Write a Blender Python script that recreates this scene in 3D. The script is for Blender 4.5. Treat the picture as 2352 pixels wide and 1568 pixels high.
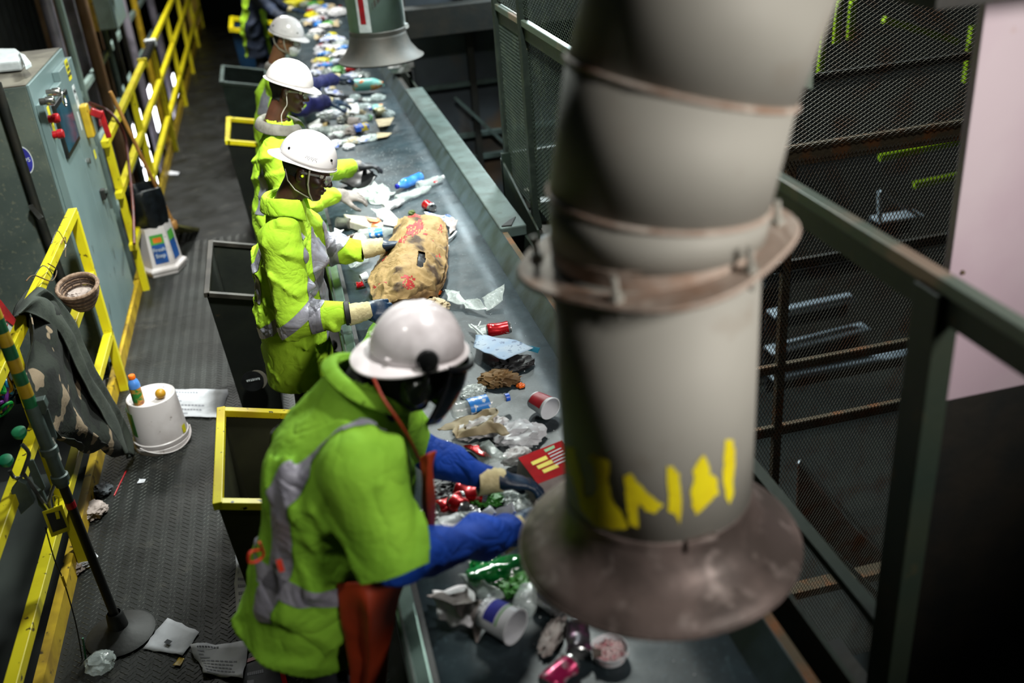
import bpy, bmesh, math, random
import numpy as np
from mathutils import Vector, Matrix, noise as mnoise
for o in list(bpy.data.objects): bpy.data.objects.remove(o, do_unlink=True)
SC = bpy.context.scene
COL = SC.collection
# ------------------------------------------------------------------ camera
H = 3.0
CX, CY, FPX = 1176.0, 784.0, 2287.0
RX = Vector((0.96873163, -0.23612328, -0.07618945))     # image right, in the world
RY = Vector((-0.1746347, -0.4307745, -0.88540163))      # image down
RZ = Vector((0.17624346, 0.87102189, -0.4585402))       # view direction
cd = bpy.data.cameras.new('camera'); cam = bpy.data.objects.new('camera', cd); COL.objects.link(cam)
m = Matrix.Identity(4)
for i in range(3):
    m[i][0] = RX[i]; m[i][1] = -RY[i]; m[i][2] = -RZ[i]
m[2][3] = H
cam.matrix_world = m
cd.sensor_width = 36; cd.lens = 35.0; cd.clip_start = 0.05; cd.clip_end = 200
cd.dof.use_dof = True; cd.dof.focus_distance = 4.55; cd.dof.aperture_fstop = 1.2; cd.dof.aperture_blades = 8
SC.camera = cam
# ------------------------------------------------------------------ world, lights, exposure
w = bpy.data.worlds.new('world'); SC.world = w; w.use_nodes = True
w.node_tree.nodes['Background'].inputs[0].default_value = (0.60, 0.75, 0.72, 1)
w.node_tree.nodes['Background'].inputs[1].default_value = 0.026
SC.view_settings.view_transform = 'Standard'; SC.view_settings.look = 'None'
SC.view_settings.gamma = 1; SC.view_settings.use_curve_mapping = False
SC.view_settings.exposure = 0.0
def area(name, loc, target, size, power, col, sy=None, spread=None):
    l = bpy.data.lights.new(name, 'AREA'); l.energy = power; l.color = col; l.size = size
    if sy: l.shape = 'RECTANGLE'; l.size_y = sy
    if spread: l.spread = math.radians(spread)
    o = bpy.data.objects.new(name, l); COL.objects.link(o); o.location = loc
    o.rotation_euler = (Vector(target)-Vector(loc)).to_track_quat('-Z', 'Y').to_euler()
    return o
def spot(name, loc, target, power, col, deg, blend=0.5, radius=0.15):
    l = bpy.data.lights.new(name, 'SPOT'); l.energy = power; l.color = col; l.spot_size = math.radians(deg); l.spot_blend = blend; l.shadow_soft_size = radius
    o = bpy.data.objects.new(name, l); COL.objects.link(o); o.location = loc
    o.rotation_euler = (Vector(target)-Vector(loc)).to_track_quat('-Z', 'Y').to_euler()
area('lamp_over_belt', (1.7, 7.6, 5.4), (0.1, 5.6, 1), 0.7, 185, (0.93, 1.0, 0.95), spread=110)
spot('lamp_near_duct', (2.7, -1.0, 3.6), (1.30, 1.95, 2.25), 850, (1.0, 0.95, 0.90), 42, 0.6, 0.6)
spot('added_back_fill', (-1.3, 1.0, 5.6), (-0.12, 2.4, 1.4), 250, (1.0, 0.98, 0.92), 17, 0.8, 0.2)  # fill spot added to brighten the bending worker's back
spot('added_fence_fill', (2.4, 2.7, 4.6), (2.9, 4.3, 0.4), 110, (0.95, 1.0, 0.97), 75, 0.5, 0.2)  # added spot, brightens the fence mesh from the near side
spot('added_hat_spot', (2.3, 2.25, 5.6), (0.32, 2.42, 1.78), 900, (1.0, 0.97, 0.95), 13, 0.9, 0.12)  # added spot, cone kept tight to brighten the white hard hat alone
area('lamp_over_walkway', (0.4, 3.2, 6.2), (-0.2, 6.2, 1.0), 0.45, 88, (0.95, 1.0, 0.94), spread=56)
area('lamp_far_belt', (0.3, 12.5, 5.0), (0.2, 11.5, 1), 1.2, 190, (0.92, 1.0, 0.97))
area('added_far_fill', (-0.4, 12.5, 5.8), (-1.2, 12.0, 0.0), 1.0, 260, (1.0, 0.97, 0.92), spread=130)  # area light added to lift the dark far walkway and columns
area('lamp_beyond_fence', (2.6, 8.8, 2.9), (3.0, 7.6, -0.5), 0.6, 190, (0.8, 0.95, 1.0))
# ------------------------------------------------------------------ pixel of the photograph -> point on a plane of the place
def ray(px, py): return RX*(px-CX) + RY*(py-CY) + RZ*FPX
def atz(px, py, z):
    v = ray(px, py); return Vector((0, 0, H)) + v*((z-H)/v.z)
def aty(px, py, y):
    v = ray(px, py); return Vector((0, 0, H)) + v*(y/v.y)
def atx(px, py, x):
    v = ray(px, py); return Vector((0, 0, H)) + v*(x/v.x)
V = Vector
# ------------------------------------------------------------------ materials
MATS = {}
def hexc(s):
    r = [int(s[i:i+2], 16)/255 for i in (0, 2, 4)]
    return tuple(((c+0.055)/1.055)**2.4 if c > 0.04045 else c/12.92 for c in r)
def mat(name, col, rough=0.6, metal=0.0, col2=None, scale=8.0, lo=0.4, hi=0.6, bump=0.0, bscale=40.0, alpha=1.0, emit=0.0,
        col3=None, scale3=30.0, lo3=0.55, hi3=0.65, spec=0.5, trans=0.0, coat=0.0, detail=5.0, rvar=0.0, sub=0.0, fold=0.0, fscale=7.0):
    if name in MATS: return MATS[name]
    c = hexc(col) if isinstance(col, str) else col
    M = bpy.data.materials.new(name); M.use_nodes = True; nt = M.node_tree; N = nt.nodes; L = nt.links
    b = N['Principled BSDF']
    b.inputs['Roughness'].default_value = rough; b.inputs['Metallic'].default_value = metal
    b.inputs['Specular IOR Level'].default_value = spec
    b.inputs['Alpha'].default_value = alpha; b.inputs['Transmission Weight'].default_value = trans
    b.inputs['Coat Weight'].default_value = coat; b.inputs['Coat Roughness'].default_value = 0.1
    b.inputs['Base Color'].default_value = (*c, 1)
    tc = N.new('ShaderNodeTexCoord')
    def noise(sc, det=detail):
        n = N.new('ShaderNodeTexNoise'); n.inputs['Scale'].default_value = sc; n.inputs['Detail'].default_value = det
        L.new(tc.outputs['Object'], n.inputs['Vector']); return n
    def ramp(n, a, bb):
        r = N.new('ShaderNodeMapRange'); r.inputs[1].default_value = a; r.inputs[2].default_value = bb
        L.new(n.outputs['Fac'], r.inputs[0]); return r
    cur = None
    if col2 is not None:
        c2 = hexc(col2) if isinstance(col2, str) else col2
        r = ramp(noise(scale), lo, hi); mx = N.new('ShaderNodeMix'); mx.data_type = 'RGBA'
        mx.inputs[6].default_value = (*c, 1); mx.inputs[7].default_value = (*c2, 1)
        L.new(r.outputs[0], mx.inputs[0]); cur = mx.outputs[2]
    if col3 is not None:
        c3 = hexc(col3) if isinstance(col3, str) else col3
        r = ramp(noise(scale3), lo3, hi3); mx = N.new('ShaderNodeMix'); mx.data_type = 'RGBA'
        if cur: L.new(cur, mx.inputs[6])
        else: mx.inputs[6].default_value = (*c, 1)
        mx.inputs[7].default_value = (*c3, 1); L.new(r.outputs[0], mx.inputs[0]); cur = mx.outputs[2]
    if cur: L.new(cur, b.inputs['Base Color'])
    if rvar:
        r = ramp(noise(scale*1.7), 0.3, 0.7); r.inputs[3].default_value = max(0, rough-rvar); r.inputs[4].default_value = min(1, rough+rvar)
        L.new(r.outputs[0], b.inputs['Roughness'])
    if fold:      # long soft creases of cloth as relief
        n1 = noise(fscale, 2.5); n1.inputs['Distortion'].default_value = 0.9
        s1 = N.new('ShaderNodeMath'); s1.operation = 'SUBTRACT'; s1.inputs[1].default_value = 0.5; L.new(n1.outputs['Fac'], s1.inputs[0])
        s2 = N.new('ShaderNodeMath'); s2.operation = 'ABSOLUTE'; L.new(s1.outputs[0], s2.inputs[0])
        s3 = N.new('ShaderNodeMath'); s3.operation = 'POWER'; s3.inputs[1].default_value = 0.7; L.new(s2.outputs[0], s3.inputs[0])
        fb = N.new('ShaderNodeBump'); fb.inputs['Strength'].default_value = fold; fb.inputs['Distance'].default_value = 0.05
        L.new(s3.outputs[0], fb.inputs['Height']); L.new(fb.outputs[0], b.inputs['Normal'])
    if bump:
        n = noise(bscale, 4); bp = N.new('ShaderNodeBump'); bp.inputs['Strength'].default_value = bump; bp.inputs['Distance'].default_value = 0.01
        L.new(n.outputs['Fac'], bp.inputs['Height'])
        if fold: L.new(fb.outputs[0], bp.inputs['Normal'])
        L.new(bp.outputs[0], b.inputs['Normal'])
    if emit:
        b.inputs['Emission Color'].default_value = (*c, 1); b.inputs['Emission Strength'].default_value = emit
    MATS[name] = M; return M
def G(n): return MATS[n]
mat('galvanised', 'a09e95', 0.7, 0.12, '96948b', 2.0, 0.35, 0.65, 0.02, 14, col3='8a8072', scale3=5, lo3=0.6, hi3=0.8, rvar=0.05)
mat('flange_rust', 'a8978a', 0.7, 0.1, '8a5a30', 5, 0.5, 0.7, 0.2, 40, col3='c4b8ac', scale3=12)
mat('hood_metal', '8a7a74', 0.5, 0.35, '5f544f', 6, 0.4, 0.62, 0.15, 30, col3='a89a94', scale3=14, lo3=0.55, hi3=0.7)
mat('far_duct', '9ab0aa', 0.5, 0.2, '82968f', 4, 0.4, 0.6, 0.05, 20)
mat('far_hood', '3a3a36', 0.6, 0.2, '45403a', 9, 0.4, 0.7, 0.1, 20)
mat('yellow_paint', 'c8bb18', 0.38, 0, 'b8a010', 5, 0.5, 0.7, 0.05, 30, col3='4a3c10', scale3=26, lo3=0.66, hi3=0.7)
mat('yellow_worn', 'b8981c', 0.5, 0, '8a6d18', 6, 0.4, 0.65, 0.08, 30, col3='3a2c10', scale3=18, lo3=0.62, hi3=0.7)
mat('duct_yellow', 'f0e010', 0.6, 0, 'd8c010', 8)
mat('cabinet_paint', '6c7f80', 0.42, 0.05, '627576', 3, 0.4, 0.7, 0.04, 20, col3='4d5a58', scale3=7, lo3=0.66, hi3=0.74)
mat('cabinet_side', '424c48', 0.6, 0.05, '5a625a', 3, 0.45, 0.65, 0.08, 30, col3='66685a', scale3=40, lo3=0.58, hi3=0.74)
mat('cabinet_top', '6f6a5e', 0.7, 0, '544f46', 5, 0.4, 0.6, 0.1, 30)
mat('black_plastic', '0c0d0e', 0.35, 0, '141516', 20)
mat('black_rubber', '0a0a0a', 0.6, 0, '1a1a18', 10, bump=0.1)
mat('screen', '24404e', 0.12, 0, '2d5060', 6)
mat('red_plastic', 'a3121a', 0.35, 0, '84101a', 20)
mat('yellow_label', 'd8cf20', 0.5, 0, 'c6bc20', 20)
mat('white_label', 'c9ced0', 0.5, 0, 'b8bec0', 20)
mat('ink', '20242a', 0.7, 0, '2a2e33', 20)
mat('red_ink', 'b02a28', 0.7, 0, '8f2622', 60, 0.35, 0.6)
mat('blue_ink', '2b2f9c', 0.6, 0, '23257c', 20)
mat('chrome', 'b4b4b0', 0.2, 0.9, '8a8a86', 20)
mat('green_rail', '6a7f78', 0.28, 0.6, '4c5f58', 5, 0.4, 0.65, 0.05, 30, col3='2a5a35', scale3=3, lo3=0.6, hi3=0.75)
mat('belt_rubber', '2c393f', 0.44, 0.0, '1f282c', 5, 0.35, 0.65, 0.06, 120, col3='36454a', scale3=60, lo3=0.56, hi3=0.72, rvar=0.10)
mat('skirt_metal', '4e5c62', 0.42, 0.35, '39433f', 6, 0.4, 0.66, 0.08, 30)
mat('curb_metal', '4e5c59', 0.5, 0.3, '414c48', 8, 0.4, 0.62, 0.12, 50, col3='3c443e', scale3=16, lo3=0.6, hi3=0.72)
mat('dark_steel', '1a1c1a', 0.6, 0.3, '26231d', 6, 0.4, 0.65, 0.15, 30)
mat('machine_green', '1c2820', 0.5, 0.2, '232b20', 4, 0.4, 0.65, 0.1, 30, col3='3a3520', scale3=12, lo3=0.62, hi3=0.74)
mat('floor_plate', '212322', 0.5, 0.45, '161614', 2.5, 0.35, 0.68, 0.1, 60, col3='363530', scale3=9, lo3=0.60, hi3=0.75, rvar=0.12)
mat('lug_metal', '595b57', 0.4, 0.5, '2e2e2a', 2.5, 0.35, 0.68)
mat('rust_frame', '524632', 0.75, 0.2, '7a4a22', 9, 0.5, 0.68, 0.3, 60, col3='8d8466', scale3=60, lo3=0.68, hi3=0.74)
mat('green_frame', '1a241e', 0.6, 0.2, '2c362e', 9, 0.5, 0.66, 0.2, 50, col3='6a6450', scale3=50, lo3=0.68, hi3=0.74)
mat('rail_steel', '5a675c', 0.5, 0.2, '5b665c', 6, 0.4, 0.65, 0.08, 30, col3='8d7a6a', scale3=3, lo3=0.55, hi3=0.65)
mat('mesh_wire', '6a655a', 0.6, 0.3, '5f3f26', 6, 0.5, 0.66)
mat('mesh_green', '2a362f', 0.55, 0.3, '3d483c', 6, 0.5, 0.66)
mat('pink_sheet', 'ab98a2', 0.5, 0.1, 'b6a8ae', 1.6, 0.4, 0.6, 0.05, 12, col3='a78c86', scale3=6, lo3=0.66, hi3=0.78)
mat('column_brown', '5c4226', 0.7, 0.1, '6a523a', 5)
mat('column_grey', '8a8490', 0.5, 0.2, '6c6872', 5)
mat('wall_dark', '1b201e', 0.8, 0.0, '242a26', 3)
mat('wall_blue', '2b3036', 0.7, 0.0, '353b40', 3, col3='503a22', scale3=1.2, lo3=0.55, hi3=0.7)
mat('sunlit_pane', 'f4f6ff', 0.5, emit=9.0)
mat('lime_paint', 'b6d81c', 0.5, 0, '9cc01c', 4)
mat('aluminium_slat', 'b9c4cc', 0.4, 0.3, '9aa6ae', 4)
mat('wood_handle', 'a8793e', 0.5, 0, '8a5f2e', 12)
mat('straw', '8d8a58', 0.8, 0, '6d6a3c', 30)
mat('bucket_white', 'c6bfbf', 0.4, 0, 'b0a7a6', 5, 0.45, 0.65, col3='7a706a', scale3=22, lo3=0.66, hi3=0.74, sub=0.1)
mat('paper', 'bfc0c6', 0.75, 0, 'a6a7ad', 9, 0.45, 0.65)
mat('bag_black', '0b0d0f', 0.3, 0, '12161a', 12, bump=0.3, bscale=30)
# ------------------------------------------------------------------ mesh builder
OFF = {}          # world position of each root
def tag(o, label=None, cat=None, group=None, kind=None):
    if label: o['label'] = label
    if cat: o['category'] = cat
    if group: o['group'] = group
    if kind: o['kind'] = kind
    return o
def thing(name, label, cat, loc=(0, 0, 0), group=None):
    o = bpy.data.objects.new(name, None); COL.objects.link(o); o.location = loc; o.empty_display_size = 0.05
    OFF[o] = V(loc); return tag(o, label, cat, group)
def frame(fwd, up):
    x = V(fwd).normalized(); z = V(up); z = (z - x*z.dot(x)).normalized(); y = z.cross(x)
    return Matrix(((x.x, y.x, z.x), (x.y, y.y, z.y), (x.z, y.z, z.z)))
def mat4(R, t):
    M_ = R.to_4x4(); M_.translation = V(t); return M_
class MB:
    def __init__(s): s.v = []; s.f = []
    def add(s, vs, fs, T=None):
        n = len(s.v)
        s.v += [tuple(T @ V(p)) for p in vs] if T else [tuple(p) for p in vs]
        s.f += [tuple(i+n for i in f) for f in fs]; return s
    def box(s, lo, hi, T=None):
        x0, y0, z0 = lo; x1, y1, z1 = hi
        return s.add([(x0,y0,z0),(x1,y0,z0),(x1,y1,z0),(x0,y1,z0),(x0,y0,z1),(x1,y0,z1),(x1,y1,z1),(x0,y1,z1)],
                     [(0,3,2,1),(4,5,6,7),(0,1,5,4),(1,2,6,5),(2,3,7,6),(3,0,4,7)], T)
    def bar(s, a, b, w, h, up=(0, 0, 1)):
        a = V(a); b = V(b); d = b-a
        if abs(d.normalized().dot(V(up))) > 0.98: up = (0, 1, 0)
        return s.box((0, -w/2, -h/2), (d.length, w/2, h/2), mat4(frame(d, up), a))
    def tube(s, pts, r, n=12, cap=True):
        pts = [V(p) for p in pts]; m = len(pts); rs = r if isinstance(r, (list, tuple)) else [r]*m
        base = len(s.v); u = None
        for i, p in enumerate(pts):
            d = (pts[min(i+1, m-1)]-pts[max(i-1, 0)]).normalized()
            if u is None: u = d.orthogonal().normalized()
            u = (u - d*u.dot(d)).normalized(); w_ = d.cross(u)
            for k in range(n):
                a = 2*math.pi*k/n; s.v.append(tuple(p + (u*math.cos(a)+w_*math.sin(a))*rs[i]))
        for i in range(m-1):
            for k in range(n):
                k2 = (k+1) % n
                s.f.append((base+i*n+k, base+i*n+k2, base+(i+1)*n+k2, base+(i+1)*n+k))
        if cap:
            s.f.append(tuple(base+k for k in range(n))[::-1]); s.f.append(tuple(base+(m-1)*n+k for k in range(n)))
        return s
    def lathe(s, prof, T=None, n=24, fn=None, a0=0, a1=2*math.pi):
        full = abs(a1-a0-2*math.pi) < 1e-6; cols = n if full else n+1; vs = []; fs = []
        for (r, z) in prof:
            for k in range(cols):
                a = a0+(a1-a0)*k/n; p = V((r*math.cos(a), r*math.sin(a), z))
                if fn: p = fn(p)
                vs.append(p)
        for i in range(len(prof)-1):
            for k in range(n):
                k2 = (k+1) % cols if full else k+1
                fs.append((i*cols+k, i*cols+k2, (i+1)*cols+k2, (i+1)*cols+k))
        return s.add(vs, fs, T)
    def poly(s, pts, th, nrm):
        """flat polygon with thickness"""
        pts = [V(p) for p in pts]; nrm = V(nrm).normalized()*th; n = len(pts)
        vs = pts+[p+nrm for p in pts]
        fs = [tuple(range(n))[::-1], tuple(range(n, 2*n))]+[(i, (i+1) % n, n+(i+1) % n, n+i) for i in range(n)]
        return s.add(vs, fs)
    def build(s, name, m, parent=None, smooth=False, bevel=0.0, solid=0.0, subsurf=0, root=None, recalc=True, weld=0.0):
        me = bpy.data.meshes.new(name)
        vs = np.array(s.v, dtype=np.float64)
        if parent is not None:
            off = OFF[parent]
        else:
            c = (vs.min(0)+vs.max(0))/2; c[2] = vs[:, 2].min(); off = V(c)
        me.from_pydata((vs-np.array(off)).tolist(), [], s.f)
        me.validate(); 
        if recalc or weld:
            bm = bmesh.new(); bm.from_mesh(me)
            if weld: bmesh.ops.remove_doubles(bm, verts=bm.verts, dist=weld)
            bmesh.ops.recalc_face_normals(bm, faces=bm.faces); bm.to_mesh(me); bm.free()
        if smooth: me.polygons.foreach_set('use_smooth', [True]*len(me.polygons))
        o = bpy.data.objects.new(name, me); COL.objects.link(o)
        me.materials.append(G(m) if isinstance(m, str) else m)
        if parent is not None: o.parent = parent; OFF[o] = OFF[parent]
        else: o.location = off; OFF[o] = off
        if bevel:
            md = o.modifiers.new('b', 'BEVEL'); md.width = bevel; md.segments = 2; md.limit_method = 'ANGLE'; md.angle_limit = 0.6
        if solid:
            md = o.modifiers.new('s', 'SOLIDIFY'); md.thickness = solid; md.offset = 0
        if subsurf:
            md = o.modifiers.new('u', 'SUBSURF'); md.levels = subsurf; md.render_levels = subsurf
        if smooth and not subsurf:
            try: me.set_sharp_from_angle(angle=math.radians(40))
            except Exception: pass
        return o
def struct(mb, name, m, label=None, cat=None, **k):
    o = mb.build(name, m, **k); o['kind'] = 'structure'
    if label: o['label'] = label
    if cat: o['category'] = cat
    return o
def text_obj(s, name, m, parent, T, size, depth=0.0008, align='CENTER', shear=0):
    cu = bpy.data.curves.new(name, 'FONT'); cu.body = s; cu.size = size; cu.extrude = depth; cu.align_x = align; cu.align_y = 'CENTER'; cu.shear = shear
    cu.resolution_u = 2
    tmp = bpy.data.objects.new('t', cu); COL.objects.link(tmp)
    dg = bpy.context.evaluated_depsgraph_get(); me = bpy.data.meshes.new_from_object(tmp.evaluated_get(dg))
    bpy.data.objects.remove(tmp, do_unlink=True)
    off = OFF[parent]
    me.transform(Matrix.Translation(-off) @ T)
    me.materials.clear(); me.materials.append(G(m))
    o = bpy.data.objects.new(name, me); COL.objects.link(o); o.parent = parent; OFF[o] = off
    return o
RND = random.Random(7)
# ================================================================== THE SETTING
struct(MB().box((-1.36, 0.6, -0.06), (0.06, 21.5, 0.0)), 'floor', 'floor_plate', 'dark diamond plate walkway floor between yellow railing and belt', 'floor')
FL = bpy.data.objects['floor']
# raised tread lugs: too many to count
def lugs():
    vs = []; fs = []
    def lug(x, y, a, L=0.013, W=0.0035, h=0.0022):
        c, s_ = math.cos(a), math.sin(a); n = len(vs)
        for (u, v_, z) in ((-L, 0, 0), (0, -W, 0), (L, 0, 0), (0, W, 0), (-L*0.55, 0, h), (L*0.55, 0, h)):
            vs.append((x+u*c-v_*s_, y+u*s_+v_*c, z))
        fs.extend([(n, n+1, n+5, n+4), (n+1, n+2, n+5), (n+2, n+3, n+5), (n+3, n, n+4, n+5)][:4])
    p = 0.034; y = 2.3; j = 0
    while y < 8.6:
        x = -1.34 + (0.5*p if j % 2 else 0); i = 0
        while x < 0.0:
            lug(x, y, math.radians(38 if (i+j) % 2 else -38)); x += p; i += 1
        y += p*0.5; j += 1
    mb = MB(); mb.v = vs; mb.f = fs
    o = mb.build('tread_lugs', 'lug_metal', FL, recalc=False); o['kind'] = 'stuff'
    mb = MB()
    for y_ in (2.95, 5.78, 7.0, 8.6, 10.8, 13.4, 16.2): mb.box((-1.35, y_-0.004, 0.0), (0.03, y_+0.004, 0.0012))
    mb.build('plate_seam', 'black_rubber', FL)
lugs()
struct(MB().box((-1.40, 0.6, -0.16), (-1.36, 21.5, 0.10)), 'trim_1', 'yellow_worn', 'worn yellow toe board along the left edge of the walkway', 'toe board')
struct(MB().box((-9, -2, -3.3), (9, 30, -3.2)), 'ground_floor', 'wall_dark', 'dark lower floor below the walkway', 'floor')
wl = MB().box((-4.3, 0, -3.2), (-4.2, 30, 6.5))
struct(wl, 'wall_left', 'wall_dark', 'dark wall far left behind cabinets', 'wall')
WL = bpy.data.objects['wall_left']
for k in range(60):
    y = 1+k*0.48; MB().box((-4.2, y, -3.1), (-4.16, y+0.18, 6.4)).build('rib', 'wall_dark', WL)
struct(MB().box((-4.3, 30, -3.2), (9, 30.1, 6.5)), 'wall_back', 'wall_dark', 'dark wall at the far end of the hall', 'wall')
struct(MB().box((9, -2, -3.2), (9.1, 30, 6.5)), 'wall_right', 'wall_dark', 'dark wall at the far right of the hall', 'wall')
struct(MB().box((-4.3, -2.1, -3.2), (9.1, -2.0, 6.5)), 'wall_front', 'wall_dark', 'dark wall behind the viewpoint', 'wall')
struct(MB().box((-4.3, -2.1, 6.5), (9.1, 30.1, 6.6)), 'ceiling', 'wall_dark', 'dark ceiling', 'ceiling')
# columns behind the cabinet
def column(xp, y, w_, m, lab, z0=-3.2):
    t = thing('steel_column', lab, 'column', (xp, y, z0))
    MB().box((xp-0.02, y-w_/2, z0), (xp+0.0, y+w_/2, 6.4)).build('web', m, t)
    MB().box((xp-0.06, y-w_/2-0.02, z0), (xp+0.06, y-w_/2, 6.4)).build('flange', m, t)
    MB().box((xp-0.06, y+w_/2, z0), (xp+0.06, y+w_/2+0.02, 6.4)).build('flange', m, t)
for (px_, w_, m_, lab) in ((120, .3, 'column_brown', 'dark brown steel column behind the left grey cabinet'),
                     (178, .34, 'column_grey', 'violet grey steel column right of the brown column behind the cabinet'),
                     (218, .30, 'column_brown', 'narrow rust brown steel column beside the small wall box')):
    p = atx(px_, 60, -2.05); column(-2.05, p.y, w_, m_, lab)
# sunlit panes low on the left, seen through the railing
def lit_window(n, quad, x):
    ps = [atx(a, b, x) for a, b in quad]; ys = [p.y for p in ps]; zs = [p.z for p in ps]
    y0, y1, z0, z1 = min(ys), max(ys), min(zs), max(zs)
    o = struct(MB().box((x-0.05, y0-0.08, z0-0.08), (x-0.03, y1+0.08, z1+0.08)), 'window_%d' % n, 'dark_steel', 'low sunlit window seen between the yellow rails', 'window')
    nx = 3; nz = 2
    for i in range(nx):
        for j in range(nz):
            MB().box((x-0.03, y0+(y1-y0)*(i+.06)/nx, z0+(z1-z0)*(j+.06)/nz), (x-0.022, y0+(y1-y0)*(i+.94)/nx, z0+(z1-z0)*(j+.94)/nz)).build('pane', 'sunlit_pane', o)
lit_window(1, ((300, 300), (370, 430)), -2.5)
lit_window(2, ((338, 212), (372, 285)), -2.6)
lit_window(3, ((428, 0), (440, 14)), -2.6)
lit_window(4, ((268, 370), (300, 450)), -2.3)
lit_window(5, ((398, 175), (412, 215)), -1.9)
# wall panels behind the belt on the right (dark, with ledges)
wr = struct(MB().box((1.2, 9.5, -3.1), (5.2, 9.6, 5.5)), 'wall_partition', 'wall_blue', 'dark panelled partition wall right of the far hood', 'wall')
for z in (-1.9, -1.2, -0.5, 0.12, 0.35, 0.85, 1.36, 2.2):
    MB().box((1.2, 9.44, z-0.02), (5.2, 9.5, z+0.02)).build('ledge', 'curb_metal' if z in (0.12, 0.85, 0.35) else 'dark_steel', wr)
for x in (1.75, 2.6, 3.5, 4.4):
    MB().box((x-0.03, 9.42, -3.1), (x+0.03, 9.5, 5.5)).build('upright', 'dark_steel', wr)
MB().bar((1.55, 9.40, 0.75), (2.1, 9.40, 0.12), 0.02, 0.03).build('brace', 'curb_metal', wr)
MB().box((1.15, 9.2, 1.36), (5.3, 9.4, 1.62)).build('beam', 'dark_steel', wr, bevel=0.01)
t = thing('roof_beam', 'black horizontal beam above the pale sheet, top right', 'beam', (3.2, 2.1, 2.55))
MB().box((1.45, 2.05, 2.56), (5.0, 2.25, 2.62)).build('flange', 'dark_steel', t)
MB().box((1.45, 2.13, 2.62), (5.0, 2.17, 2.95)).build('web', 'dark_steel', t)
# ------------------------------------------------------------------ conveyor
t = thing('sorting_conveyor', 'long dark rubber sorting belt between steel side rails', 'conveyor', (0.5, 6.5, 0))
def beltmesh():
    mb = MB(); xs = [0.12, 0.3, 0.55, 0.8, 0.94]; zs = [0.935, 0.93, 0.93, 0.93, 0.935]
    ys = [(-0.6)+i*0.25 for i in range(70)]
    vs = [(x, y, z+0.002*math.sin(y*3+x*5)) for y in ys for x, z in zip(xs, zs)]; n = len(xs)
    fs = [(j*n+i, j*n+i+1, (j+1)*n+i+1, (j+1)*n+i) for j in range(len(ys)-1) for i in range(n-1)]
    return mb.add(vs, fs)
beltmesh().build('belt', 'belt_rubber', t, smooth=True, solid=0.012)
MB().box((0.055, -0.6, 0.30), (0.062, 16.6, 0.985)).build('side_skirt', 'machine_green', t)
MB().add([(0.045, -0.6, 0.975), (0.105, -0.6, 0.985), (0.105, 16.6, 0.985), (0.045, 16.6, 0.975),
          (0.045, -0.6, 0.80), (0.105, -0.6, 0.93), (0.105, 16.6, 0.93), (0.045, 16.6, 0.80)],
         [(0,1,2,3),(4,7,6,5),(0,4,5,1),(3,2,6,7),(0,3,7,4),(1,5,6,2)]).build('side_rail', 'green_rail', t, bevel=0.006)
MB().box((0.105, -0.6, 0.90), (0.125, 16.6, 0.95)).build('belt_gap', 'black_rubber', t)
mb = MB(); mb.add([(0.94, -0.6, 0.935), (1.01, -0.6, 1.03), (1.01, 16.6, 1.03), (0.94, 16.6, 0.935),
                   (0.945, -0.6, 0.925), (1.02, -0.6, 1.02), (1.02, 16.6, 1.02), (0.945, 16.6, 0.925)],
                  [(0,1,2,3),(4,7,6,5),(0,4,5,1),(3,2,6,7),(0,3,7,4),(1,5,6,2)]).build('skirt', 'skirt_metal', t)
MB().box((1.01, 5.05, 0.98), (1.16, 8.7, 1.045)).build('curb', 'curb_metal', t, bevel=0.008)
MB().box((1.01, -0.6, 0.90), (1.05, 5.05, 1.02)).build('edge_angle', 'rust_frame', t, bevel=0.003)
MB().box((1.01, 8.7, 0.9), (1.06, 16.6, 1.02)).build('edge_angle', 'dark_steel', t, bevel=0.003)
MB().box((1.145, -0.6, 0.55), (1.16, 16.6, 0.98)).build('side_panel', 'machine_green', t)
MB().box((0.10, -0.6, 0.70), (0.95, 16.6, 0.90)).build('slider_bed', 'dark_steel', t)
for k in range(12):
    y = 0.4+k*1.45
    for x in (0.12, 1.08): MB().box((x-0.03, y-0.03, -0.05 if x < 1 else -3.1), (x+0.03, y+0.03, 0.72)).build('leg', 'machine_green', t)
# deck right of the belt
struct(MB().box((1.05, -0.5, 0.60), (1.40, 2.1, 0.64)), 'trim_2', 'dark_steel', 'dark ledge between belt and fence', 'ledge')
# ------------------------------------------------------------------ sorting chutes left of the belt
def chute(loc, W, D, z0, rimw, rimm, bodym, lab, tilt=15, z1=-0.0, lipm=None, group=None):
    x, y = loc; t = thing('sorting_chute', lab, 'chute', (x+W/2, y+D/2, 0))
    dz = math.tan(math.radians(tilt))
    def zt(px_): return z0-(px_-x)*dz
    # tapering walls, open top
    x1 = x+W; y1 = y+D; bx0 = x+0.05; bx1 = min(x1-0.05, 0.02); by0 = y+0.08; by1 = y1-0.08
    o = [(x, y, zt(x)), (x1, y, zt(x1)), (x1, y1, zt(x1)), (x, y1, zt(x))]; b = [(bx0, by0, z1), (bx1, by0, z1), (bx1, by1, z1), (bx0, by1, z1)]
    for i in range(4):
        j = (i+1) % 4
        MB().add([o[i], o[j], b[j], b[i]], [(0, 1, 2, 3)]).build('wall_panel', bodym, t, solid=0.008)
    # rim
    for i in range(4):
        j = (i+1) % 4
        MB().bar(V(o[i])+V((0, 0, 0.0)), V(o[j]), rimw, rimw*0.9).build('rim', rimm, t, bevel=0.003)
    for i in range(4):
        MB().box((o[i][0]-rimw/2, o[i][1]-rimw/2, o[i][2]-rimw*.46), (o[i][0]+rimw/2, o[i][1]+rimw/2, o[i][2]+rimw*.46)).build('rim_corner', rimm, t, bevel=0.003)
    return t
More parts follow.
